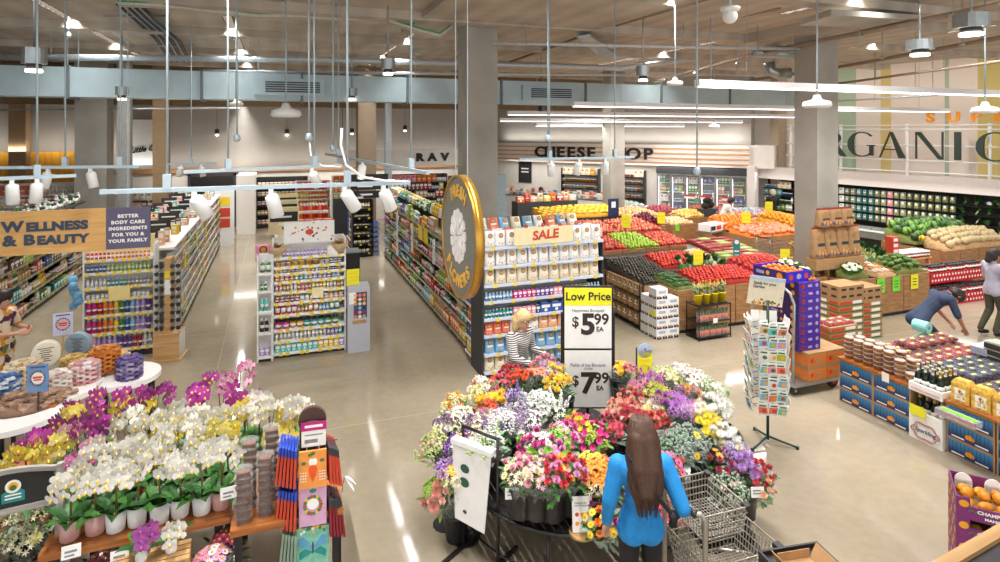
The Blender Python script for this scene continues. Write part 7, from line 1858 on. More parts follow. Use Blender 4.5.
B(743, 464, .74, 'lilac chrysanthemum bouquet at the lower right', [('mum', 'bc8cd0', 9)], 'cello', 'silver', 1.05)
B(733, 452, .8, 'cream and lavender bouquet behind the lilac one', [('mum', 'e8dcc4', 4), ('filler', 'a890c4', 5)], 'cello', 'silver')
B(761, 472, .68, 'red rose bouquet leaning out at the far right', [('rose', 'cc2030', 8)], 'cello', 'dark')
B(762, 486, .62, 'peach rose with film at the far right', [('rose', 'f4c8a0', 4), ('rose', 'd03040', 2)], 'cello', 'green', .9)
B(730, 488, .62, 'leafy film-wrapped bouquet over the tall black bucket', [('filler', 'a4b49c', 6), ('rose', 'e8e0d0', 2)], 'cello', 'silver', 1.05)
B(660, 500, .56, 'low red bouquet behind the shopping cart', [('rose', 'c01c2c', 8)], 'cello', 'dark')
B(670, 512, .5, 'low salmon-pink bouquet seen through the shopping cart', [('gerbera', 'e8607c', 8)], 'cello', 'dark')
q = P(744, 505, .3)
one('tall_bucket', MB().lathe([(.13, 0), (.165, .5), (.175, .5), (.175, .53), (.155, .52), (.12, .03), (.0, .03)], 20, DARK), 'tall black bucket standing on the floor at the right of the flowers', 'bucket', (q.x + .02, q.y + .12, 0))
for px, py, z, l in ((511, 487, .78, 'white price card on the pale pink front bucket'), (592, 455, .86, 'white price card behind the orange lilies'), (655, 430, .88, 'white price card right of the brown hair'), (752, 486, .62, 'white price card on the tall black bucket'), (571, 452, .86, 'pale blue price card among the front bouquets')):
 p = P(px, py, z)
 t = thing('price_card', l, 'card', TR(p.x - .03, p.y - .1, p.z, -.3, -.15)); ob('card', MB().box(-.06, .06, -.003, .003, -.04, .05, LABEL), t)
 for i in range(2): ob('print_line', MB().box(-.04, .03, -.0045, -.003, -.01 + .025 * i, 0 + .025 * i, mat('grey_ink', '8a8a90', .6) if i == 0 and 'grey_ink' not in bpy.data.materials else bpy.data.materials['grey_ink']), t)
bp = D(588, 350, 7.15)
t = thing('price_board', 'tall framed double price board reading Low Price, 5.99 and 7.99 over the flowers', 'sign', TR(bp.x, bp.y, 0, -.36))
SW2 = .28
ob('stand', MB().bar((0, .03, .5), (0, .03, .7), .02, BLACK, 6).lathe([(.16, .5), (.16, .515)], 16, BLACK), t)
for s, z0, z1 in ((0, 1.30, 2.02), (1, .60, 1.275)):
 ob('frame', MB().box(-SW2 - .02, SW2 + .02, .0, .03, z0 - .02, z1 + .02, BLACK), t)
 ob('panel', MB().box(-SW2, SW2, -.004, .0, z0, z1, LABEL), t)
ob('yellow_band', MB().box(-SW2, SW2, -.007, -.004, 1.81, 2.02, YELLOW), t)
PRI = mat('price_ink', '3a2a28', .6)
ob('lettering', text('Low Price', .135, INK, .001, .98, .003), t, (0, -.009, 1.915))
for z, name, big in ((1.3, 'Happiness Bouquet', '5'), (.6, 'Fields of Joy Bouquet', '7')):
 ob('lettering', text(name, .052, INKB, .001, .95, .0), t, (0, -.006, z + (.45 if big == '5' else .5)))
 ob('lettering', text('10 STEM', .03, INKB, .001, 1, .0), t, (0, -.006, z + (.405 if big == '5' else .455)))
 ob('lettering', text('$', .17, PRI, .001, .95, .003), t, (-.15, -.006, z + .31))
 ob('lettering', text(big, .34, PRI, .001, 1.05, .012), t, (.0, -.006, z + .275))
 ob('lettering', text('99', .18, PRI, .001, 1.0, .004), t, (.16, -.006, z + .34))
 ob('lettering', text('EA', .075, PRI, .001, 1.0, .002), t, (.14, -.006, z + .225))
for s in (-1, 1): ob('side_rail', MB().box(s * (SW2 + .03) - .012, s * (SW2 + .03) + .012, .01, .04, .5, 1.72, BLACK), t)
p = P(645, 361, 1.2)
t = thing('price_card', 'yellow price card with a rounded pale top on a black post by the flowers', 'card', TR(p.x, p.y, p.z - .14, -.3))
ob('card', MB().box(-.085, .085, -.004, .004, 0, .24, YELLOW), t)
ob('rounded_top', MB().box(-.085, .085, -.004, .004, .24, .27, mat('pale_blue_card', 'b8c8e4', .6)).lathe([(.085, -.004), (.085, .004)], 18, bpy.data.materials['pale_blue_card'], TR(0, 0, .26, 0, PI / 2), smooth=False).disc((0, -.006, .28), .014, REDI, 12), t)
ob('post', MB().box(-.11, -.095, -.006, .006, -.5, .3, BLACK), t)
ob('print_line', MB().box(-.06, .06, -.0055, -.004, .14, .17, YTAG).box(-.06, .06, -.0055, -.004, .08, .1, YTAG), t)
a = P(463, 548, 0); c = P(496, 566, 0)
t = thing('wrap_stand', 'black tube stand hung with white wrapping bags at the left of the flowers', 'stand', TR(a.x, a.y, 0, math.atan2(c.y - a.y, c.x - a.x)))
Wd = (c - a).length + .02
ob('frame', MB().tube([(0, 0, 0), (0, 0, 1.12), (.0, 0, 1.15)], .016, 6, BLACK).tube([(Wd, 0, 0), (Wd, 0, 1.15)], .016, 6, BLACK).tube([(0, 0, 1.14), (Wd, 0, 1.14)], .016, 6, BLACK), t)
for x in (0, Wd): ob('foot', MB().box(x - .016, x + .016, -.5, .3, 0, .03, BLACK), t)
ob('shelf_bar', MB().bar((0, .0, .95), (Wd, 0, .95), .01, BLACK, 6), t)
WS = mat('paper_sheet', 'e9e6e2', .6, var=.04)
for i in range(5):
 b = MB(); y = -.03 - .014 * i
 x0, x1 = -.06, Wd - .03
 b.add([(x0, y, 1.03), (x1, y, 1.03), (x1 - .04, y - .05, .33), (x0 + .07, y - .05, .36), (x0, y + .008, 1.03), (x1, y + .008, 1.03), (x1 - .04, y - .042, .33), (x0 + .07, y - .042, .36)], [(3, 2, 1, 0), (4, 5, 6, 7), (0, 1, 5, 4), (1, 2, 6, 5), (2, 3, 7, 6), (3, 0, 4, 7)], WS)
 o = tag(ob('wrap_bag', b, None, t.matrix_basis @ TR(0, 0, .02 * i * 0, .03 * (i - 2))), ('white wrapping bag with green oval marks, foremost on the black stand' if i == 4 else f'white wrapping bag hanging behind, {NTH[i]} from the back of the black stand'), 'bag')
 if i == 4:
  for zz, rr in ((.82, .05), (.7, .055), (.45, .022)): ob('mark', MB().disc((x0 + .16 + (.02 if zz < .5 else 0), y - .001 - .05 * (1.03 - zz) / .68 - .004, zz), rr, mat('dark_green_ink', '2c5a4a', .6) if 'dark_green_ink' not in bpy.data.materials else bpy.data.materials['dark_green_ink'], 14, None, rr * .8), o)
  ob('header_strip', MB().box(x0 - .01, x1 + .01, y - .012, y + .07, 1.0, 1.045, WPLAS), o)
p = P(582, 517, .62)
t = thing('colour_chart', 'clear stand with a white card of six flower colour dots on the table edge', 'sign', TR(p.x - .02, p.y - .05, .505, -.3, -.15))
ob('card', MB().box(-.085, .085, -.003, .003, .02, .30, LABEL), t)
for i in range(6): ob('picture', MB().disc((-.045 + .045 * (i % 3), -.005, .16 - .07 * (i // 3)), .017, (REDI, ORANGEI, REDI, ORANGEI, REDI, SLATE)[i], 10), t)
ob('lettering', text('Choose the\ncolor meaning', .022, INK, .0005, 1, 0, 0, 1, 'LEFT', .9), t, (-.065, -.005, .24))
ob('stand_foot', MB().lathe([(.11, -.004), (.11, .02)], 20, WOODL), t, TR(0, .03, 0, 0, .15))
def orchid_bloom(lip, name):
 b = MB()
 for a, l, w in ((PI / 2, .04, .03), (PI / 2 + 2.2, .04, .026), (PI / 2 - 2.2, .04, .026)):
  petal(b, Matrix.Rotation(PI / 2, 4, 'X') @ TR(0, 0, -.002, a), l, w, OCF, .15, -.1)
 for a in (.12, PI - .12): petal(b, Matrix.Rotation(PI / 2, 4, 'X') @ TR(0, 0, .002, a), .044, .05, OCF, .2, -.15)
 b.sphere((0, -.012, -.008), .009, lip, 7, 5, (1, 1.2, 1.3)); b.sphere((0, -.008, .003), .006, OCF, 6, 4)
 return b.mesh(name)
OB = {'y': orchid_bloom(LIPY, 'orchid_bloom'), 'm': orchid_bloom(LIPM, 'orchid_bloom_pink')}
PINKP = mat('pink_glaze', 'd8a8a0', .35, var=.05); WHITEP = mat('white_glaze', 'f2f1ee', .3, var=.04)
def pot_mesh(m, name, r=.075, h=.15): return MB().lathe([(r * .8, 0), (r * .86, .006), (r, h), (r * .92, h), (r * .85, h * .8), (0, h * .8, KRAFT)], 20, m).mesh(name)
POT = {'pink': pot_mesh(PINKP, 'pink_pot'), 'white': pot_mesh(WHITEP, 'white_pot'), 'mini': pot_mesh(WHITEP, 'mini_pot', .045, .1), 'clear': pot_mesh(mat('grey_pot', 'b8b4ae', .5), 'grey_pot')}
ORL = []
for sd in range(4):
 r = random.Random(sd); b = MB()
 for k in range(6):
  a = k * 1.05 + r.uniform(-.2, .2); b.leaf((.02 * math.cos(a), .02 * math.sin(a), 0), (math.cos(a), math.sin(a), r.uniform(.5, 1.5)), r.uniform(.17, .26), .075, LEAFD if k % 2 else LEAFG, .5, .25, 5)
 ORL.append(b.mesh('orchid_leaves'))
CANE = mat('bamboo_cane', '8a5428', .6)
def orchid(x, y, z, label, col, lip='y', pot='white', h=.55, spikes=2, s=1.0, nb=8, group=None, face=0.0):
 t = thing('potted_orchid', label, 'orchid', TR(x, y, z, rnd.uniform(-.4, .4) * 0, 0, 0, s), group)
 ph = .1 if pot == 'mini' else .15
 ob('pot', POT[pot], t)
 ob('leaves', ORL[rnd.randrange(4)], t, TR(0, 0, ph * .8, rnd.uniform(0, 6), 0, 0, 1.0 if pot == 'mini' else 1.22))
 for k in range(spikes):
  a = rnd.uniform(-.5, .5) + (k - (spikes - 1) / 2) * 1.0
  hh = h * rnd.uniform(.9, 1.08)
  sx, sy = math.sin(a) * .16, -math.cos(a) * .14
  pts = [Vector((0, 0, ph * .8)), Vector((sx * .1, .02, hh * .5)), Vector((sx * .3, .01, hh * .84)), Vector((sx * .65, sy * .4, hh)), Vector((sx * 1.0, sy * .95, hh * .95)), Vector((sx * 1.2, sy * 1.3, hh * .82))]
  sp_ = ob('flower_spike', MB().tube(pts, [.004, .004, .0035, .003, .003, .002], 5, STEMG), t)
  if k == 0: ob('cane', MB().bar((.01, .01, ph * .8), (sx * .3 + .01, .015, hh * .75), .0045, CANE, 5), t)
  for i in range(nb):
   f = 1 - .55 * i / nb
   seg = f * 5; j = min(4, int(seg)); p = pts[j].lerp(pts[j + 1], seg - j)
   off = (.036 if i % 2 else -.036)
   cc = col if isinstance(col, str) else rnd.choice(col)
   ob('bloom', OB[lip], sp_, TR(p.x + off * math.cos(a), p.y + off * math.sin(a) - .015, p.z - .01 + rnd.uniform(-.015, .015), a + rnd.uniform(-.5, .5) + face, rnd.uniform(-.15, .35), rnd.uniform(-.2, .2), rnd.uniform(1.05, 1.28)), cc)
 return t
t = thing('wood_table', 'long warm wood table crowded with potted orchids', 'table', (0, 0, 0))
ob('top', MB().box(-1.62, -.34, 5.26, 6.55, .75, .80, WOODM), t)
for x in (-1.58, -.46):
 for y in (5.32, 6.4): ob('leg', MB().box(x, x + .06, y, y + .06, 0, .75, BLACK), t)
t = thing('wood_table', 'warm wood table under the clear tubs and the gift bags', 'table', (0, 0, 0))
ob('top', MB().box(-.33, .52, 5.06, 6.3, .75, .80, WOODM), t)
for x in (-.3, .44):
 for y in (5.12, 6.2): ob('leg', MB().box(x, x + .05, y, y + .05, 0, .75, BLACK), t)
WO = ['f6f3ea', 'f2efe6', 'faf8f2']
xs = [-1.46, -1.30, -1.16, -1.02, -.86, -.72, -.56, -.42]
pots = ['pink', 'pink', 'white', 'white', 'white', 'white', 'white', 'pink']
for i, (x, pt) in enumerate(zip(xs, pots)):
 orchid(x, 5.40 + .02 * (i % 2), .802, f'white orchid in a {pt} pot, {NTH[i]} from the left along the table front', WO, 'y', pt, .58, 2, 1.0, 10)
rows = [
 (5.70, .60, ['pink', 'white', 'white', 'white', 'white', 'white', 'yellow'], 'second'),
 (6.02, .66, ['plum', 'white', 'white', 'yellow', 'white', 'white', 'yellow'], 'third'),
 (6.34, .72, ['magenta', 'yellow', 'plum', 'white', 'magenta', 'magenta', 'pink'], 'fourth')]
OC = dict(white=WO, plum=['a02488', '8c1c74', 'b43a98'], magenta=['d048b8', 'c030a8', 'b02898'], yellow=['f4e060', 'f0d83c', 'f6e88c'], pink=['eaa0c8', 'f4c8d8', 'e488b8'])
for y, h, cs, nm in rows:
 for i, c in enumerate(cs):
  orchid(-1.46 + .178 * i + rnd.uniform(-.02, .02) + (.06 if y > 6 else 0), y + rnd.uniform(-.03, .03), .802, f'{c} orchid, {NTH[i]} from the left in the {nm} row from the front', OC[c], 'm' if c in ('pink', 'plum') else 'y', rnd.choice(['white', 'pink', 'clear']), h * rnd.uniform(.82, 1.14), 2, 1.0, 9)
for x, y, c, l in ((-.22, 5.95, 'white', 'white orchid arching behind the clear tubs, nearest the orchid table'), (-.05, 6.02, 'white', 'white orchid arching behind the clear tubs, middle one'), (.1, 6.08, 'yellow', 'pale yellow orchid behind the brown sign'), (-.15, 6.2, 'white', 'white orchid at the back behind the clear tubs'), (-.28, 6.22, 'magenta', 'magenta orchid at the back behind the clear tubs'), (.16, 5.9, 'white', 'white orchid just left of the brown sign'), (.0, 5.8, 'yellow', 'yellow orchid low behind the clear tubs')):
 orchid(x, y, .802, l, OC[c], 'y', 'clear', .62 if 'low' not in l else .46, 2, 1.0, 9)
t = thing('slatted_crate', 'pale slatted crate with two small orchids in front of the wood table', 'crate', TR(-.86, 5.10, .0, .06))
for i in range(4): ob('slat', MB().box(-.25, .25, -.12 + .062 * i, -.07 + .062 * i, .70, .715, WOODL), t)
for x in (-.25, .22):
 ob('side_board', MB().box(x, x + .03, -.12, .12, .6, .70, WOODL), t)
 ob('leg', MB().box(x, x + .03, -.1, -.07, 0, .6, WOODL).mesh('leg'), t); ob('leg', MB().box(x, x + .03, .07, .1, 0, .6, WOODL).mesh('leg'), t)
orchid(-.93, 5.08, .717, 'small purple orchid in a white pot on the slatted crate', ['a82c98', 'c060b8'], 'm', 'mini', .3, 1, 1.0, 9)
orchid(-.74, 5.12, .717, 'small white orchid in a white pot on the slatted crate', WO, 'y', 'mini', .27, 1, 1.0, 7)
def daisy_pot(px, py, z, label, cols, n=26, R=.13):
 p = P(px, py, z)
 t = thing('potted_daisies', label, 'plant', tuple(p - Vector((0, 0, .24))))
 ob('pot', POT['clear'], t, TR(0, 0, -.04))
 ob('foliage', FOL['dark'], t, TR(0, 0, -.16, 0, 0, 0, .95))
 for i in range(n):
  a = i * 2.4; r = R * math.sqrt((i + .5) / n)
  ob('bloom', BL['daisy'], t, TR(r * math.cos(a), r * math.sin(a), .2 + .07 * (1 - (r / R) ** 2), a, 0, r / R * .7, 1.0), rnd.choice(cols))
 ob('support', MB().lathe([(.07, -(p.z - .24)), (.07, -.045)], 12, DARK), t)
daisy_pot(212, 552, .62, 'pot of pink and white daisies below the clear tubs', ['e88cc4', 'f0a8d4', 'f6f0f0', 'e078b4'])
daisy_pot(224, 535, .64, 'pot of crimson daisies below the clear tubs', ['a41860', 'b4206c'], 22, .1)
daisy_pot(104, 556, .58, 'pot of crimson daisies under the orchid table', ['a41860', 'b4206c', 'c04080'], 20)
daisy_pot(150, 566, .55, 'pot of pale pink daisies under the slatted crate', ['e8b0d0', 'd890c0'], 16)
GREYI = bpy.data.materials['grey_ink']
for px, py, z, l in ((73, 548, .82, 'white price card clipped to the orchid table edge'), (121, 553, .72, 'white price card clipped to the slatted crate'), (229, 490, 1.0, 'white care card leaning in the last pink orchid pot')):
 p = P(px, py, z)
 t = thing('price_card', l, 'card', TR(p.x, p.y - .04, p.z, .1, -.2)); ob('card', MB().box(-.06, .06, -.003, .003, -.045, .045, LABEL), t)
 ob('print_line', MB().box(-.04, .035, -.0045, -.003, -.005, .01, GREYI).box(-.04, .02, -.0045, -.003, -.03, -.018, GREYI), t)
 ob('clip', MB().bar((0, .004, -.045), (0, .004, -.12), .006, CHAR), t)
CHOC = mat('chocolate_fill', '6e4c3c', .5, var=.5, scale=60)
tb = MB().box(-.05, .05, -.045, .045, .004, .03, CHOC).lathe([(.066, 0), (.07, .045), (.074, .047), (.074, .055), (.06, .06)], 14, mat('tub_film', 'f0ecea', .15, var=.02, alpha=.1)).mesh('clear_tub')
for i, (x, y, n) in enumerate(((-.24, 5.16, 7), (-.08, 5.2, 8), (.075, 5.24, 9), (-.2, 5.36, 9), (-.03, 5.40, 10))):
 for k in range(n):
  one('clear_tub', tb, f'clear tub of dark sweets in the {("left front", "middle front", "right front", "left rear", "right rear")[i]} stack beside the gift bags', 'tub', TR(x + rnd.uniform(-.003, .003), y, .802 + k * .0615, rnd.uniform(-.3, .3)), f'clear tubs in stack {NTH[i]}')
gx, gy = .28, 5.12
t = thing('gift_stand', 'brown board stand with hooks carrying paper gift bags', 'stand', TR(gx, gy, 0, -.08))
BRB = mat('brown_board', '4e342c', .6, var=.1)
ob('board', MB().box(-.1, .1, .02, .06, .2, 1.52, BRB).lathe([(.11, .02), (.11, .06)], 24, BRB, TR(0, .08, 1.52, 0, PI / 2), smooth=False), t)
ob('board_front', MB().box(-.09, .09, -.01, .02, 1.32, 1.44, BRB).lathe([(.09, -.01), (.09, .02)], 24, BRB, TR(0, .0, 1.44, 0, PI / 2), smooth=False), t)
for z in (1.34, 1.02, .7):
 for s in (-1, 1): ob('hook_bar', MB().bar((s * .1, .03, z), (s * .2, -.0, z + .01), .005, STEEL), t)
ob('foot', MB().box(-.2, .22, -.12, .2, 0, .03, BLACK).box(-.015, .015, .02, .05, .03, .2, BLACK), t)
ob('leg_frame', MB().bar((.22, .15, 0), (.22, .15, .75), .015, BLACK).bar((-.2, .15, 0), (-.2, .15, .75), .015, BLACK), t)
t2 = thing('price_sign', 'white price card with a magenta band on the gift bag stand', 'sign', TR(gx + .01, gy - .02, 1.33, -.08))
ob('card', MB().box(-.095, .095, -.004, .004, 0, .19, LABEL).box(-.1, .1, -.006, -.003, .13, .2, mat('magenta_band', 'c41c7c', .5)), t2)
ob('print_line', MB().box(-.07, .07, -.0055, -.004, .09, .1, GREYI).box(-.07, .03, -.0055, -.004, .03, .06, GREYI).box(-.07, .07, -.0075, -.006, .155, .175, LABEL), t2)
def gift_bag(base, art, w=.22, h=.30):
 b = MB().box(-w / 2, w / 2, -.012, .012, 0, h, base)
 art(b); b.tube([(-.05, 0, h), (-.04, 0, h + .05), (.04, 0, h + .05), (.05, 0, h)], .003, 4, LABEL); return b
GO = mat('gift_orange', 'f29a48', .55); GL = mat('gift_lilac', 'd8a8c8', .55); GT = mat('gift_teal', '7cc0a8', .55, var=.25, scale=30); GB = mat('gift_blue', '2c4cc0', .5); GR_ = mat('gift_red', '8c1c2c', .55)
CARR = mat('carrot_art', 'ee5a1c', .55)
def art_carrot(b):
 b.prism([(0, .05), (.02, .09), (.035, .15), (.02, .18), (-.02, .18), (-.035, .15), (-.02, .09)], -.016, -.012, CARR)
 b.disc((-.012, -.015, .205), .02, LABEL, 10, None, .03); b.disc((.014, -.0155, .205), .02, LABEL, 10, None, .03)
 for x, z in ((-.07, .2), (.07, .21), (0, .27), (-.02, .26)): b.disc((x, -.014, z), .02, STEMG, 8, None, .014)
 for i in range(3):
  for j in range(4):
   for s in (-1, 1): b.disc((s * (.055 + .018 * i), -.014, .06 + .022 * j), .006, LABEL, 6)
def art_wreath(b):
 b.disc((0, -.014, .17), .045, LABEL, 16)
 for k in range(18):
  a = 2 * PI * k / 18; b.disc((.062 * math.cos(a), -.0145 - .0001 * k, .16 + .065 * math.sin(a)), .015, (STEMG, REDI, TEAL, LEMON)[k % 4], 8)
 b.disc((0, -.014, .27), .03, TEAL, 8, None, .018)
def art_butterfly(b):
 for s in (-1, 1):
  b.prism([(x * s, z) for x, z in ((0, .1), (.1, .05), (.105, .1), (.06, .13))][::s], -.016, -.012, TEAL)
  b.prism([(x * s, z) for x, z in ((0, .13), (.1, .15), (.11, .21), (.07, .22))][::s], -.016, -.012, mat('sky_wing', '5a9cc4', .55) if 'sky_wing' not in bpy.data.materials else bpy.data.materials['sky_wing'])
 b.disc((0, -.0165, .13), .008, INKB, 8, None, .05)
 for k in range(14): b.disc((rnd.uniform(-.1, .1), -.0135 - .0001 * k, rnd.uniform(.24, .29)), .012, (LEMON, STEMG, LABEL)[k % 3], 7)
for z, base, art, l in ((1.03, GO, art_carrot, 'orange paper gift bag with a white rabbit and carrot'), (.73, GL, art_wreath, 'lilac paper gift bag with a flower wreath'), (.42, GT, art_butterfly, 'teal paper gift bag with a blue butterfly')):
 f = gift_bag(base, art, .25 if art is art_butterfly else .21, .29)
 one('gift_bag', f, l + ' on the brown stand', 'gift bag', TR(gx, gy - .08, z, -.08, -.06))
 k0 = len(bpy.data.materials)
for s, z, m_, nm, n in ((-1, 1.06, GB, 'blue-edged paper gift bag fanned at the upper left of the brown stand', 6), (-1, .72, GB, 'blue-edged paper gift bag fanned midway at the left of the brown stand', 6), (-1, .38, SILVL, 'grey-green paper gift bag fanned at the lower left of the brown stand', 5), (1, 1.04, REDI, 'coral paper gift bag fanned at the upper right of the brown stand', 4), (1, .62, GR_, 'dark red paper gift bag fanned at the lower right of the brown stand', 5)):
 me = MB().box(-.009, .009, -.11, .11, 0, .3, CHAR if s < 0 else m_).box(-.0095, .0095, -.112, -.10, 0, .24, REDI if s < 0 and m_ is GB else m_).box(-.0095, .0095, -.115, .115, .24, .302, m_ if s < 0 else CHAR).tube([(0, -.04, .3), (0, -.03, .35), (0, .03, .35), (0, .04, .3)], .003, 4, m_).mesh('gift_bag_side')
 for i in range(n):
  x = s * (.13 + .028 * i)
  one('gift_bag', me, nm, 'gift bag', TR(gx + x, gy - .0 + .02 * i, z - (.02 * i if s > 0 else 0), s * .1 + (0), 0, -s * .10 * (i / n + .3)), nm.split(' fanned')[0] + 's')
one('tissue_bow', MB().leaf((0, 0, 0), (1, 0, -.5), .1, .05, WPLAS, .4).leaf((0, 0, 0), (-.3, 0, -1), .12, .05, WPLAS, .2).leaf((0, 0, 0), (.6, -.3, -.8), .12, .05, WPLAS, .2), 'white tissue bow hanging at the right of the gift bags', 'bow', (gx + .26, gy - .02, 1.03))
q = P(57, 470, 1.25)
t = thing('chalkboard_stand', 'weathered wood stand with an arched black chalkboard at the left edge', 'stand', TR(q.x, q.y, 0, .12))
def slab(b, pts, y0, y1, m): b.prism(pts, y0, y1, m)
b = MB(); arch = [(-.62 + .62 * i / 8, 1.27 + .05 * math.sin(PI * i / 8)) for i in range(9)]
slab(b, [(-.6, 1.03), (-.02, 1.03)] + [(x * .95 - .02, z - .03) for x, z in reversed(arch)], .0, .02, INK); ob('chalkboard', b, t)
b = MB(); b.tube([(x, 0, z) for x, z in arch], .024, 4, WOODW); b.box(-.62, 0, -.02, .02, 1.0, 1.04, WOODW); ob('board_frame', b, t)
for x in (-.64, 0):
 ob('leg', MB().add([(x, -.02, 1.3), (x + .05, -.02, 1.3), (x + .05, -.22, 0), (x, -.22, 0), (x, .03, 1.3), (x + .05, .03, 1.3), (x + .05, -.17, 0), (x, -.17, 0)], [(3, 2, 1, 0), (4, 5, 6, 7), (0, 1, 5, 4), (1, 2, 6, 5), (2, 3, 7, 6), (3, 0, 4, 7)], WOODW), t)
 ob('leg', MB().add([(x, .03, 1.2), (x + .05, .03, 1.2), (x + .05, .33, 0), (x, .33, 0), (x, .07, 1.2), (x + .05, .07, 1.2), (x + .05, .38, 0), (x, .38, 0)], [(3, 2, 1, 0), (4, 5, 6, 7), (0, 1, 5, 4), (1, 2, 6, 5), (2, 3, 7, 6), (3, 0, 4, 7)], WOODW), t)
 ob('brace', MB().bar((x + .02, -.12, .62), (x + .02, .18, .62), .016, WOODW).bar((x + .02, -.15, .4), (x + .02, .15, .75), .014, WOODW), t)
ob('cross_bar', MB().box(-.62, .02, -.16, -.13, .5, .54, WOODW), t)
e = ob('emblem', MB().prism([(-.34, 1.08), (-.2, 1.08), (-.2, 1.15), (-.27, 1.2), (-.34, 1.15)], -.006, 0, TEAL).disc((-.27, -.008, 1.2), .05, LABEL, 16).disc((-.27, -.009, 1.2), .032, LEMON, 12).disc((-.27, -.0095, 1.19), .022, STEMG, 10).box(-.32, -.22, -.008, -.006, 1.13, 1.14, LABEL).box(-.32, -.22, -.008, -.006, 1.105, 1.115, LABEL), t)
lm = [('white and pale yellow bouquet under the chalkboard, nearest the edge', 14, 530), ('pale green and white bouquet under the chalkboard, beside the leg', 34, 512), ('creamy white bouquet low under the chalkboard', 12, 556), ('soft yellow bouquet behind the chalkboard leg', 38, 540)]
for l, px, py in lm:
 p = P(px, py, .78 if py < 535 else .62) + Vector((0, .25, 0))
 bouquet(p, (-.05, -.2), l, [('alstroemeria', 'f2ecc8', 6), ('mum', 'e8e0a0', 3), ('filler', 'd8dca8', 4)], 'cello', 'silver', 1.0)
 one('flower_bucket', BUCKET, 'black bucket under the ' + l, 'bucket', (p.x, p.y + .06, p.z - .42))
 one('bucket_stand', MB().lathe([(.11, .0), (.11, p.z - .425)], 14, DARK), 'dark drum under the ' + l, 'stand', (p.x, p.y + .06, 0))
for i, (px, py, c, l) in enumerate(((20, 452, 'magenta', 'magenta orchid at the left edge above the chalkboard'), (38, 456, 'yellow', 'yellow orchid above the chalkboard'), (52, 446, 'pink', 'pink orchid above the chalkboard'), (62, 432, 'plum', 'plum orchid between the soap and the white orchids'), (75, 412, 'magenta', 'magenta orchid beside the yellow tag'), (66, 424, 'yellow', 'yellow orchid beside the wooden soap box'), (12, 466, 'yellow', 'green-yellow orchid at the left edge'))):
 p = P(px, py, 1.32); orchid(p.x, p.y + .3, .75, l, OC[c], 'y', 'clear', .6, 2, 1.0, 8)
one('plant_bench', MB().box(-2.4, -1.75, 5.9, 7.1, .70, .748, WOODM).box(-2.35, -2.28, 5.95, 6.02, 0, .7, BLACK).box(-1.85, -1.78, 5.95, 6.02, 0, .7, BLACK).box(-2.35, -2.28, 6.95, 7.02, 0, .7, BLACK).box(-1.85, -1.78, 6.95, 7.02, 0, .7, BLACK), 'warm wood bench under the magenta orchids at the left edge', 'bench')
MARB = mat('white_laminate', 'f4f2f0', .3, var=.03)
def oval_table(label, cx, cy, rx, ry, z, rz=0):
 t = thing('soap_table', label, 'table', TR(cx, cy, 0, rz))
 b = MB().lathe([(1, z - .06), (1, z), (.0, z)], 40, MARB, smooth=False); b.v = [(x * rx, y * ry, q) for x, y, q in b.v]; ob('top', b, t)
 for k in range(8):
  a = k * PI / 4 + .4; ob('leg', MB().bar((rx * .8 * math.cos(a), ry * .8 * math.sin(a), 0), (rx * .8 * math.cos(a), ry * .8 * math.sin(a), z - .06), .022, BLACK, 6), t)
 return t
oval_table('long white oval table heaped with handmade soaps', -2.98, 8.5, .98, .6, .8, .2)
oval_table('small round white table with lavender soaps', -1.83, 8.93, .42, .42, .76)
oval_table('white round table with brown soaps at the left edge', -2.72, 7.95, .5, .42, .8)
sb = MB().box(-.045, .045, -.028, .028, 0, .026, OCS).mesh('soap_bar')
def soap_stack(px, py, z0, r, layers, cols, label, core=True, kind='soap_bar'):
 p = P(px, py, z0)
 cx, cy = p.x, p.y + r * .7
 n = max(5, int(2 * PI * r / .105))
 for k in range(layers):
  for i in range(n):
   a = 2 * PI * (i + .5 * (k % 2)) / n
   one(kind, sb, label, 'soap', TR(cx + r * math.cos(a), cy + r * math.sin(a), z0 + .002 + k * .0275, a + PI / 2 + rnd.uniform(-.1, .1)), label + 's', rnd.choice(cols))
 for i in range(6):
  a = i * 1.05; one(kind, sb, label, 'soap', TR(cx + r * .55 * math.cos(a), cy + r * .55 * math.sin(a), z0 + .003 + layers * .0275, rnd.uniform(0, 6)), label + 's', rnd.choice(cols))
 one('soap_core', MB().lathe([(r - .05, 0), (r - .05, layers * .0275)], 14, KRAFT), 'cardboard core inside the ' + label.split(' bar')[0] + ' ring', 'core', (cx, cy, z0 + .002))
soap_stack(128, 380, .76, .12, 9, ['6c5c94', '8474a8', 'b8acc8', '584a80'], 'lavender and white soap bar on the small round table', kind='lavender_soap')
soap_stack(103, 373, .8, .145, 10, ['d07a24', 'c86c1c', 'dc8c38'], 'orange soap bar in the tallest round stack', kind='orange_soap')
soap_stack(82, 384, .8, .14, 8, ['f0d8d4', 'e8b8b8', 'd89898', 'f6ecec'], 'pink and white soap bar stacked left of the orange stack', kind='pink_soap')
soap_stack(55, 392, .8, .12, 7, ['f2ece2', 'e8d8c0', 'd8b8b0', 'fdf8f0'], 'white flecked soap bar stacked behind the blue poster', kind='white_soap')
soap_stack(20, 392, .8, .16, 11, ['e0c8a4', 'd8bc94', 'ecd8b8'], 'tan soap bar stacked at the left end of the oval table', kind='tan_soap')
soap_stack(2, 400, .8, .12, 9, ['3c6ca8', '5a88c0', 'e8ecf4'], 'blue and white soap bar stacked at the left edge', kind='blue_soap')
soap_stack(72, 368, .8, .12, 4, ['d8b468', 'c8a050'], 'honey soap bar behind the pink stack', kind='honey_soap')
soap_stack(118, 366, .76, .1, 5, ['f4c890', 'f0b878'], 'peach soap bar behind the lavender stack', kind='peach_soap')
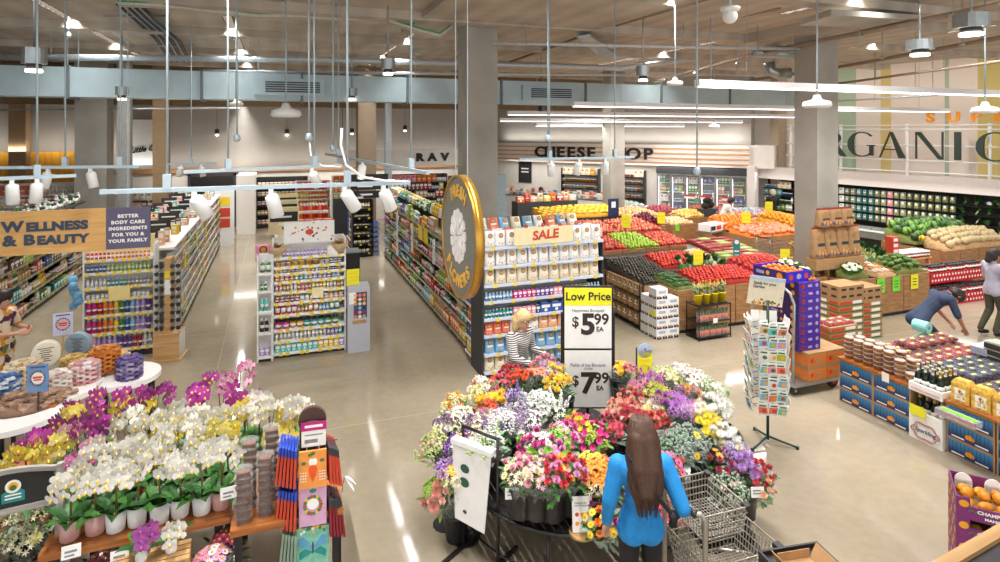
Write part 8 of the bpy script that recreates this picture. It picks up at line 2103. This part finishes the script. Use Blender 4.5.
for i in range(110):
 a, r = i * 2.4, .42 * math.sqrt(rnd.random())
 p = P(18, 412, .8)
 one('brown_soap', sb, 'brown soap bar in the loose heap at the left edge', 'soap', TR(p.x + r * math.cos(a) * 1.1, p.y + .22 + r * math.sin(a) * .7, .81 + .13 * (1 - r / .42) + rnd.uniform(0, .012), rnd.uniform(0, 6), rnd.uniform(-.3, .3), rnd.uniform(-.3, .3)), 'brown soap bars in the loose heap', rnd.choice(['a8846c', 'b8967c', '9c7860', 'c4a48c']))
one('soap_mound', MB().lathe([(.38, 0), (.28, .045), (.12, .085), (0, .1)], 18, mat('brown_soap_bed', '8c6c58', .8)), 'low mound under the loose brown soaps', 'mound', (P(18, 412, .8).x, P(18, 412, .8).y + .22, .801))
def soap_wheel(px, py, z, r, th, m, label, rz, txt=True):
 p = P(px, py, z)
 t = thing('soap_round', label, 'soap', TR(p.x, p.y, z, rz))
 ob('round_block', MB().lathe([(r, -th), (r, th * .2), (r * .97, th * .4)], 28, m, TR(0, 0, r, 0, PI / 2)), t)
 f = MB()
 for i in range(7):
  w = r * (.9, .55, .7, .5, .75, .4, .6)[i] * .6; z_ = r * (1.5 - .17 * i); f.box(-w, w, -th * .0 - .0, .0, z_ - .004, z_ + .006, INK)
 f.v = [(x, y - (th * .42 if True else 0) , zz) for x, y, zz in f.v]
 ob('stamped_text', f, t, TR(0, 0, 0))
 ob('peg', MB().box(-.03, .03, .0, .05, -.02, r * .6, WOODL), t)
soap_wheel(46, 366, .82, .16, .09, mat('ivory_soap', 'f0e8d4', .5, var=.05), 'big round ivory soap block with stamped writing', .2)
soap_wheel(78, 356, .82, .16, .06, mat('blue_grey_soap', '92a8b8', .5, var=.08), 'big round blue-grey soap block with stamped writing', -.25)
def poster(px, py, d, w, h, rz, label, m, blue):
 p = D(px, py, d)
 t = thing('soap_poster', label, 'poster', TR(p.x, p.y, p.z, rz))
 ob('board', MB().box(-w / 2, w / 2, -.006, .006, -h / 2, h / 2, m), t)
 f = MB(); f.disc((0, -.008, .0), w * .3, LABEL if blue else mat('red_wash', 'e8b8c0', .6), 14, None, h * .22)
 for k in range(16):
  a = 2 * PI * k / 16; f.disc((w * .34 * math.cos(a), -.0085 - .0001 * k, h * .26 * math.sin(a)), w * .055, (INKB, STEMG, REDI)[k % 3], 8)
 f.box(-w * .22, w * .22, -.0115, -.0105, -.0, h * .07, REDI).box(-w * .18, w * .18, -.0115, -.0105, -h * .08, -h * .03, REDI)
 f.box(-w * .36, w * .36, -.0085, -.007, h * .38, h * .43, INKB); ob('artwork', f, t)
 ob('post', MB().bar((0, .01, -h / 2), (0, .01, -(p.z - .8)), .01, WOODL if not blue else CHAR), t)
poster(63, 324, 8.4, .23, .31, .1, 'pale lilac framed poster with a red and blue heart above the soaps', mat('pale_lilac', 'd4d4f0', .6, var=.04), False)
poster(38, 378, 6.6, .2, .3, -.1, 'blue poster with a red emblem standing before the soaps', mat('mid_blue', '6a90c0', .6, var=.05), True)
p = P(45, 432, .55)
t = thing('soap_crate', 'tall narrow wooden soap box with a yellow tag in front of the soaps', 'box', (p.x, p.y + .1, 0))
ob('box_body', MB().box(-.09, .09, -.08, .08, 0, .82, WOODM), t)
ob('yellow_tag', MB().box(-.04, .1, -.086, -.08, .66, .76, YTAG), t)
p = P(26, 424, .76)
for k, (px, py) in enumerate(((32, 428), (56, 424))):
 p = P(px, py, .62)
 t = thing('white_basket', f'wrapped white bath puff bundle under the soap table, {("left", "right")[k]} one', 'bundle', (p.x, p.y + .15, .35))
 for i in range(7): ob('puff', MB().sphere((0, 0, 0), .07, WPLAS, 9, 6, (1, 1, .85), None, .12), t, (rnd.uniform(-.1, .1), rnd.uniform(-.08, .08), .1 + .05 * (i % 3)))
 ob('film', MB().sphere((0, 0, .14), .17, CELLO, 12, 8, (1, 1, .9)), t)
 ob('stool', MB().lathe([(.15, -.35), (.16, -.02), (.16, 0)], 16, WOODL), t)
def hand_parts(w, d, side, curl=.5, r=.0085):
 """Palm and five fingers growing from wrist w along direction d; side: direction of the thumb."""
 w, d, sd = Vector(w), Vector(d).normalized(), Vector(side)
 sd = (sd - d * sd.dot(d)).normalized(); dn = d.cross(sd).normalized()
 if dn.z > 0: dn = -dn
 cones, balls = [], []
 for k in range(4):
  o = sd * (.030 - .020 * k)
  cones.append((w + d * .01 + o * .5, .016, w + d * .085 + o, .012))
  L = (.042, .048, .045, .036)[k]
  k1 = w + d * .085 + o; k2 = k1 + d * L * .9 * (1 - .2 * curl) + dn * L * .6 * curl; k3 = k2 + d * L * (.7 - .9 * curl) + dn * L * (.2 + .6 * curl)
  cones += [(k1, r * 1.1, k2, r), (k2, r, k3, r * .85)]
 t1 = w + d * .03 + sd * .03; t2 = t1 + d * .03 + sd * .025; t3 = t2 + d * .03 + dn * .012 * curl
 cones += [(w + d * .015 + sd * .01, .015, t1, .012), (t1, .011, t2, .010), (t2, .0095, t3, .008)]
 return cones
def person(label, M, J, skin, top, bottom, shoes, hair, voxel=.011, s=1.0, hairb=None, face=(0, 1, 0), sleeves=.95, skirt=None, curl=(.6, .6), hem=.05, locks=None):
 """J: joints pelvis, chest, neck, head, and for each side (l, r) sh, el, ha, hip, kn, an. Faces +y."""
 t = thing('person', label, 'person', M)
 V = {k: Vector(v) for k, v in J.items()}
 f = Vector(face).normalized(); upv = (V['head'] - V['neck']).normalized(); rt = f.cross(upv).normalized(); f = upv.cross(rt)
 body, tops, bots, sh = [], [], [], []
 waist = V['pelvis'].lerp(V['chest'], .45)
 side = rt
 body += [(V['pelvis'], .115, waist, .1), (waist, .1, V['chest'], .115), (V['chest'], .11, V['neck'], .055), (V['neck'], .05, V['head'] - upv * .06, .048)]
 for q, sg in (('l', -1), ('r', 1)):
  body += [(V['chest'] + (V[q + 'sh'] - V['chest']) * .4, .09, V[q + 'sh'], .05), (V[q + 'sh'], .05, V[q + 'el'], .038), (V[q + 'el'], .038, V[q + 'ha'], .026),
     (V['pelvis'] + (V[q + 'hip'] - V['pelvis']) * .5, .1, V[q + 'hip'], .09), (V[q + 'hip'], .088, V[q + 'kn'], .055), (V[q + 'kn'], .056, V[q + 'an'], .036)]
  d = V[q + 'ha'] - V[q + 'el']
  body += hand_parts(V[q + 'ha'], d, f * .6 - rt * sg * .6 if abs(d.z) > .1 else upv * .8 - rt * sg * .4, curl[0 if q == 'l' else 1])
  toe = V[q + 'an'] + Vector((f.x, f.y, 0)).normalized() * .14 if Vector((f.x, f.y, 0)).length > .1 else V[q + 'an'] + Vector((0, .14, 0))
  toe.z = V[q + 'an'].z - .045
  body += [(V[q + 'an'] - Vector((0, 0, .04)), .035, toe, .028)]
  el, ha = V[q + 'el'], V[q + 'ha']
  tops += [(V['chest'] + (V[q + 'sh'] - V['chest']) * .4, .108, V[q + 'sh'], .07)]
  if sleeves > .5: tops += [(V[q + 'sh'], .072, el, .06), (el, .058, el.lerp(ha, sleeves), .042)]
  else: tops += [(V[q + 'sh'], .064, V[q + 'sh'].lerp(el, sleeves * 2), .058)]
  bots += [(V['pelvis'] + (V[q + 'hip'] - V['pelvis']) * .5, .1, V[q + 'hip'], .092), (V[q + 'hip'], .092, V[q + 'kn'], .066), (V[q + 'kn'], .068, V[q + 'an'] + Vector((0, 0, .03)), .052)]
  sh += [(V[q + 'an'] - Vector((0, 0, .035)), .042, toe + Vector((0, 0, -.002)), .035)]
 for q in 'lr': tops.append((waist, .11, V['pelvis'] + (V[q + 'hip'] - V['pelvis']) * .8 - (V['chest'] - V['pelvis']) * hem, .118))
 tops.append((waist, .105, V['pelvis'] - (V['chest'] - V['pelvis']) * (hem + .03), .125))
 tops += [(V['pelvis'].lerp(waist, .15), .13, waist, .117), (waist, .117, V['chest'], .13), (V['chest'], .122, V['neck'] - (V['neck'] - V['chest']) * .12, .066)]
 h = V['head']
 balls = []
 cones = [(h + upv * .02, .088, h - upv * .03 + f * .02, .072), (h + upv * .03 - f * .02, .09, h + upv * .02, .088), (h - upv * .06 + f * .03, .045, h - upv * .09 + f * .055, .028),
    (h + f * .085 + upv * .005, .012, h + f * .108 - upv * .018, .014)]
 for sg in (-1, 1): cones += [(h + rt * sg * .085 + upv * .012, .018, h + rt * sg * .088 - upv * .02, .013)]
 ob('body', blob(body + cones, balls, skin, 'body', voxel, 3), t)
 e = MB()
 for sg in (-1, 1): e.sphere(h + rt * sg * .034 + f * .083 + upv * .018, .011, WPLAS, 8, 6); e.sphere(h + rt * sg * .034 + f * .091 + upv * .018, .006, INK, 8, 5)
 ob('eyes', e, t)
 ob('mouth', MB().tube([h + f * .083 - upv * .05 - rt * .025, h + f * .094 - upv * .052, h + f * .083 - upv * .05 + rt * .025], [.003, .006, .003], 6, mat_lip), t)
 ob('shirt', blob(tops, [], top, 'shirt', voxel, 4), t)
 ob('trousers', blob(bots, [], bottom, 'trousers', voxel, 4), t)
 ob('shoes', blob(sh, [], shoes, 'shoes', voxel, 2), t)
 hc = [(h + upv * .035 - f * .02, .104, h - f * .035 - upv * .01, .1), (h + upv * .06 + f * .02, .085, h + upv * .05 - f * .02, .1)]
 ob('hair', blob(hc + [(h + upv * a0 + f * b0 + rt * c0, r0, h + upv * a1 + f * b1 + rt * c1, r1) for a0, b0, c0, r0, a1, b1, c1, r1 in (hairb or [])], [], hair, 'hair', voxel, 2), t)
 if locks: ob('hair_locks', locks, t)
 return t, V
mat_lip = mat('lips', 'b06a60', .5)
def stand(h=1.66, **kw):
 k = h / 1.66
 J = dict(pelvis=(0, 0, .93), chest=(0, .0, 1.25), neck=(0, -.01, 1.42), head=(0, .02, 1.545), lsh=(-.165, -.01, 1.36), rsh=(.165, -.01, 1.36), lel=(-.22, -.03, 1.09), rel=(.22, -.03, 1.09),
    lha=(-.23, .04, .87), rha=(.23, .04, .87), lhip=(-.085, 0, .88), rhip=(.085, 0, .88), lkn=(-.09, .02, .49), rkn=(.09, .02, .49), lan=(-.09, -.03, .09), ran=(.09, -.03, .09))
 J.update(kw)
 return {n: tuple(c * k for c in v) for n, v in J.items()}
HBR = mat('brown_hair', '4c3020', .6, var=.5, scale=30, stretch=(8, 8, 1)); HBL = mat('blonde_hair', 'd8bc84', .5, var=.3, scale=30, stretch=(8, 8, 1)); HDK = mat('dark_hair', '2a1c18', .5, var=.3, scale=30); HGR = mat('grey_hair', 'b8a898', .6, var=.2)
BLUE = mat('bright_blue_knit', '1a86cc', .75, var=.16, scale=12, bump=.3); BLKC = mat('black_cloth', '1c1b1d', .8, var=.2, scale=20); NAVC = mat('navy_cloth', '36425c', .85, var=.15, scale=10)
OLV = mat('olive_cloth', '4a4a38', .8, var=.15); LIL = mat('lilac_tee', 'bcb8cc', .8, var=.08); WCL = mat('white_cloth', 'e4e2dc', .8, var=.06)
def striped():
 m, nt, b = _nt('striped_knit'); b.inputs['Roughness'].default_value = .8
 tc = nt.nodes.new('ShaderNodeTexCoord'); w = nt.nodes.new('ShaderNodeTexWave'); w.bands_direction = 'Z'; w.inputs['Scale'].default_value = 13; w.inputs['Distortion'].default_value = .6
 r = nt.nodes.new('ShaderNodeValToRGB'); r.color_ramp.interpolation = 'CONSTANT'; r.color_ramp.elements[0].color = (*lin('3c3c48'), 1); r.color_ramp.elements[1].color = (*lin('d8d4cc'), 1); r.color_ramp.elements[1].position = .55
 nt.links.new(tc.outputs['Object'], w.inputs['Vector']); nt.links.new(w.outputs['Fac'], r.inputs[0]); nt.links.new(r.outputs[0], b.inputs['Base Color']); return m
def floral():
 m, nt, b = _nt('floral_cloth'); b.inputs['Roughness'].default_value = .8
 tc = nt.nodes.new('ShaderNodeTexCoord'); v = nt.nodes.new('ShaderNodeTexVoronoi'); v.inputs['Scale'].default_value = 13
 r = nt.nodes.new('ShaderNodeValToRGB'); r.color_ramp.interpolation = 'CONSTANT'
 for i, (p, c) in enumerate(((0, 'eee0c4'), (.35, 'e0a030'), (.5, '5a2a58'), (.64, 'eee0c4'), (.8, 'c86a30'), (.9, '6a7a3a'))):
  e = r.color_ramp.elements[i] if i < 2 else r.color_ramp.elements.new(p)
  e.position = p; e.color = (*lin(c), 1)
 sp_ = nt.nodes.new('ShaderNodeSeparateColor'); nt.links.new(tc.outputs['Object'], v.inputs['Vector']); nt.links.new(v.outputs['Color'], sp_.inputs[0]); nt.links.new(sp_.outputs[0], r.inputs[0]); nt.links.new(r.outputs[0], b.inputs['Base Color']); return m
hb = [(.0, -.06, s * .035, .075, -.2, -.10, s * .045, .062) for s in (-1, 1)] + [(-.2, -.10, s * .04, .06, -.36, -.11, s * .02, .04) for s in (-1, 1)]
lk = MB(); hr = random.Random(5)
for i in range(90):
 a = hr.uniform(-1.35, 1.35); w = hr.uniform(.8, 1.15); e = hr.uniform(1.02, 1.2)
 x = math.sin(a); pts = []
 for z, sp, yy in ((1.70, .03, .0), (1.675, .075, -.045), (1.53, .118, -.085), (1.42, .125, -.10), (1.32, .135, -.125), (1.22, .12, -.14), (e, .07 * w, -.145)):
  wob = hr.uniform(-.008, .008)
  pts.append((x * sp + wob + .01, .02 + yy - .04 * math.cos(a) * (1 if z < 1.6 else .3) + hr.uniform(-.006, .006) + .06 * (1 - math.cos(a)) * (z > 1.3), z))
 lk.tube(pts, [.008, .013, .014, .014, .013, .010, .003], 5, HBR)
WB_ = TR(2.62, 3.93, 0, -.32)
t, V = person('woman in a bright blue top with long brown hair, one hand on the shopping cart', WB_,
 stand(1.65, lsh=(-.18, -.01, 1.36), rsh=(.18, -.01, 1.36), rel=(.285, -.13, 1.08), rha=(.305, .045, 1.03), lel=(-.25, -.04, 1.1), lha=(-.255, .05, .88)), SKIN, BLUE, BLKC, BLKC, HBR, .008, 1, hb, (0, 1, -.15), .93, None, (.5, .9), .12, lk)
st = []
for k in range(11):
 f = k / 10; st.append(Vector((-.10 + .33 * f, -.128 - .045 * math.sin(PI * f) * f, 1.43 - .44 * f)))
b = MB(); b.tube(st, .016, 6, BLKC); b.tube([st[0], Vector((-.11, -.02, 1.455)), Vector((-.08, .09, 1.38)), Vector((.06, .15, 1.2)), Vector((.2, .12, 1.02))], .016, 6, BLKC)
ob('bag_strap', b, t)
ob('crossbody_bag', blob([((.2, -.15, 1.03), .035, (.26, -.04, .97), .035), ((.21, -.11, .95), .03, (.25, -.02, .9), .03)], [], BLKC, 'crossbody_bag', .01), t)
t, V = person('fair-haired woman in a striped top and glasses bending over the flowers by the snack bags', TR(2.88, 7.12, 0, math.radians(-152)),
 stand(1.6, chest=(0, .06, 1.24), neck=(0, .1, 1.41), head=(0, .12, 1.54), lsh=(-.175, .06, 1.35), rsh=(.175, .06, 1.35), rel=(.23, .16, 1.12), rha=(.12, .42, 1.05), lel=(-.25, .08, 1.1), lha=(-.22, .32, 1.08)), SKIN, striped(), BLKC, BLKC, HBL, .01, 1,
 [(.0, -.05, s * .07, .055, -.11, -.05, s * .08, .04) for s in (-1, 1)] + [(.0, -.07, 0, .085, -.12, -.08, 0, .06)], (.1, 1, -.12), .9)
h = V['head']; f = Vector((.1, 1, -.12)).normalized(); up = (V['head'] - V['neck']).normalized(); rt = f.cross(up).normalized(); f = up.cross(rt)
b = MB()
for sg in (-1, 1):
 b.tube([h + rt * (sg * .034 + .026 * math.cos(a * .628)) + f * .104 + up * (.018 + .02 * math.sin(a * .628)) for a in range(10)], .003, 4, INK, True)
 b.bar(h + rt * sg * .06 + f * .1 + up * .02, h + rt * sg * .09 + f * .0 + up * .02, .003, INK)
b.bar(h + rt * .008 + f * .106 + up * .02, h - rt * .008 + f * .106 + up * .02, .003, INK); ob('glasses', b, t)
t = thing('green_cart', 'wire cart with a pale green handle and a black bag beside the striped woman', 'cart', TR(3.22, 7.35, 0, -.5))
GRH = mat('pale_green_rail', 'b0c4a4', .5)
ob('basket', wire_basket(0, .5, -.25, .25, .5, .88, 8, WIRE, .006), t)
ob('handle', MB().tube([(-.02, -.24, .5), (-.06, -.24, 1.02), (-.06, .24, 1.02), (-.02, .24, .5)], .017, 8, GRH), t)
ob('frame', MB().tube([(0, -.22, .5), (0, -.22, .12), (.5, -.22, .12), (.5, .22, .12), (0, .22, .12), (0, .22, .5)], .014, 6, WIRE), t)
for x in (.03, .47):
 for y in (-.22, .22): ob('wheel', MB().lathe([(.05, -.015), (.05, .015)], 12, DARK, TR(0, 0, 0, 0, PI / 2)), t, (x, y, .052))
one('black_bag', blob([((.15, -.1, .62), .1, (.35, .1, .62), .1), ((.2, -.05, .74), .09, (.32, .08, .76), .08)], [], BLKC, 'black_bag', .015), 'soft black bag lying in the green handled wire cart', 'bag', t.matrix_basis)
p = D(2, 330, 8.4)
person('shopper in a floral top cut off by the left edge, beside the soap tables', TR(p.x, p.y, 0, math.radians(-110)),
 stand(1.64, lel=(-.23, .06, 1.1), lha=(-.1, .3, 1.12), rel=(.23, .06, 1.1), rha=(.1, .3, 1.1)), SKIN, floral(), bpy.data.materials['floral_cloth'], BLKC, HDK, .011, 1, [(.0, -.07, 0, .09, -.14, -.08, 0, .07)], (0, 1, -.2), .35)
person('man in a navy shirt stooping low beyond the berry table, dark hair and beard', TR(10.15, 6.74, 0, math.radians(-112)),
 dict(pelvis=(0, -.26, .82), chest=(0, .06, 1.12), neck=(0, .22, 1.2), head=(0, .34, 1.18), lsh=(-.2, .12, 1.17), rsh=(.2, .12, 1.17), lel=(-.26, .2, .9), rel=(.26, .2, .9), lha=(-.14, .34, .70), rha=(.16, .36, .69),
   lhip=(-.1, -.28, .78), rhip=(.1, -.28, .78), lkn=(-.12, .06, .46), rkn=(.12, .06, .46), lan=(-.12, -.22, .09), ran=(.12, -.22, .09)), TAN, NAVC, BLKC, BLKC, HDK, .011, 1.0, [(-.07, .05, .0, .05, -.03, .02, .0, .06)], (0, .55, -.8), .45)
p = D(993, 300, 11.4)
person('woman in a lilac tee and olive trousers pushing a cart at the right edge', TR(p.x, p.y, 0, math.radians(-105)),
 stand(1.62, lel=(-.22, .06, 1.1), lha=(-.18, .34, 1.08), rel=(.22, .06, 1.1), rha=(.18, .34, 1.08), rkn=(.09, .1, .49), lan=(-.09, -.18, .1)), SKIN, LIL, OLV, BLKC, HDK, .012, 1, [(.02, -.06, 0, .09, -.1, -.1, 0, .06)], (0, 1, -.1), .45)
t = thing('push_cart', 'small grey push cart in front of the lilac tee woman', 'cart', TR(p.x + .42, p.y - .12, 0, math.radians(-15)))
ob('basket', wire_basket(0, .6, -.25, .25, .45, .85, 7, WIRE, .007), t); ob('handle', MB().bar((-.05, -.25, 1.04), (-.05, .25, 1.04), .02, DARK, 8), t)
ob('frame', MB().tube([(-.05, -.25, 1.04), (.0, -.25, .12), (.6, -.25, .12), (.6, .25, .12), (0, .25, .12), (-.05, .25, 1.04)], .014, 6, WIRE), t)
for px, py, d, l, top, hr, rz, hh in ((773, 198, 22.3, 'grey-haired man in black seen from behind before the dairy case', BLKC, HGR, -.4, 1.72), (722, 202, 20.2, 'person in a white shirt leaning on a cart before the freezers', WCL, HDK, -1.9, 1.66), (541, 182, 23.5, 'dark-haired person behind the deli stand at the back', OLV, HDK, 2.8, 1.7)):
 q = D(px, py, d)
 lean = .18 if 'leaning' in l else 0
 person(l, TR(q.x, q.y, 0, rz), stand(hh, chest=(0, lean * .8, 1.22), neck=(0, lean * 1.3, 1.38), head=(0, lean * 1.6 + .02, 1.5), lsh=(-.17, lean, 1.33), rsh=(.17, lean, 1.33), lel=(-.22, lean + .06, 1.08), rel=(.22, lean + .06, 1.08), lha=(-.18, lean + .25, 1.02), rha=(.18, lean + .25, 1.02)), SKIN, top, BLKC, BLKC, hr, .018, 1, None, (0, 1, -.1))
q = D(708, 196, 21)
t = thing('black_bundle', 'heap of rounded black bags before the freezers', 'bags', (q.x, q.y, 0))
ob('stand', MB().box(-.3, .3, -.2, .2, 0, 1.15, CHAR), t)
for k, (x, z) in enumerate(((-.12, 1.26), (.1, 1.28), (-.02, 1.44))): ob('bag', MB().sphere((0, 0, 0), .14, BLKC, 10, 7, (1.2, .9, .8), None, .06), t, (x, 0, z))
t = thing('shopping_cart', 'empty grey two-tier wire shopping cart beside the woman in blue', 'cart', TR(2.95, 3.92, 0, -.03))
CW = mat('cart_wire', 'aaa498', .35, .55, var=.08)
b = wire_basket(.05, .47, -.25, .25, .80, 1.0, 13, CW, .0055, .03, None, 4)
ob('upper_basket', b, t)
ob('basket_corner', MB().box(.44, .485, -.26, -.2, .985, 1.012, DARK).box(.44, .485, .2, .26, .985, 1.012, DARK), t)
b = wire_basket(.08, .78, -.27, .28, .34, .62, 15, CW, .0055, .05, None, 5)
ob('lower_basket', b, t)
ob('basket_corner', MB().box(.74, .8, -.28, -.2, .6, .635, DARK).box(.74, .8, .21, .29, .6, .635, DARK), t)
for s in (-1, 1):
 ob('side_post', MB().tube([(-.005, s * .235, 1.03), (.03, s * .25, 1.03), (.06, s * .26, .98), (.06, s * .26, .3), (.12, s * .27, .16), (.3, s * .28, .13), (.85, s * .2, .13)], .02, 8, CW), t)
ob('handle', MB().bar((-.01, -.22, 1.03), (-.01, .22, 1.03), .019, DARK, 10), t)
for s in (-1, 1): ob('handle_cap', MB().sphere((-.01, s * .225, 1.03), .03, DARK, 10, 7), t)
ob('lower_rack', MB().tube([(.1, -.24, .2), (.8, -.2, .2), (.86, -.1, .2), (.86, .1, .2), (.8, .2, .2), (.1, .24, .2)], .012, 6, CW), t)
ob('front_bumper', MB().tube([(.55, -.2, .36), (.8, -.16, .3), (.88, 0, .3), (.8, .16, .3), (.55, .2, .36)], .014, 6, CW), t)
for x, y in ((.14, -.26), (.14, .26), (.8, -.2), (.8, .2)):
 w = ob('wheel', MB().lathe([(.02, -.02), (.06, -.015), (.06, .015), (.02, .02)], 14, DARK, TR(0, 0, 0, PI / 2, PI / 2)), t, (x, y, .062)); ob('fork', MB().box(-.012, .012, -.025, .025, .02, .08, CW), w)
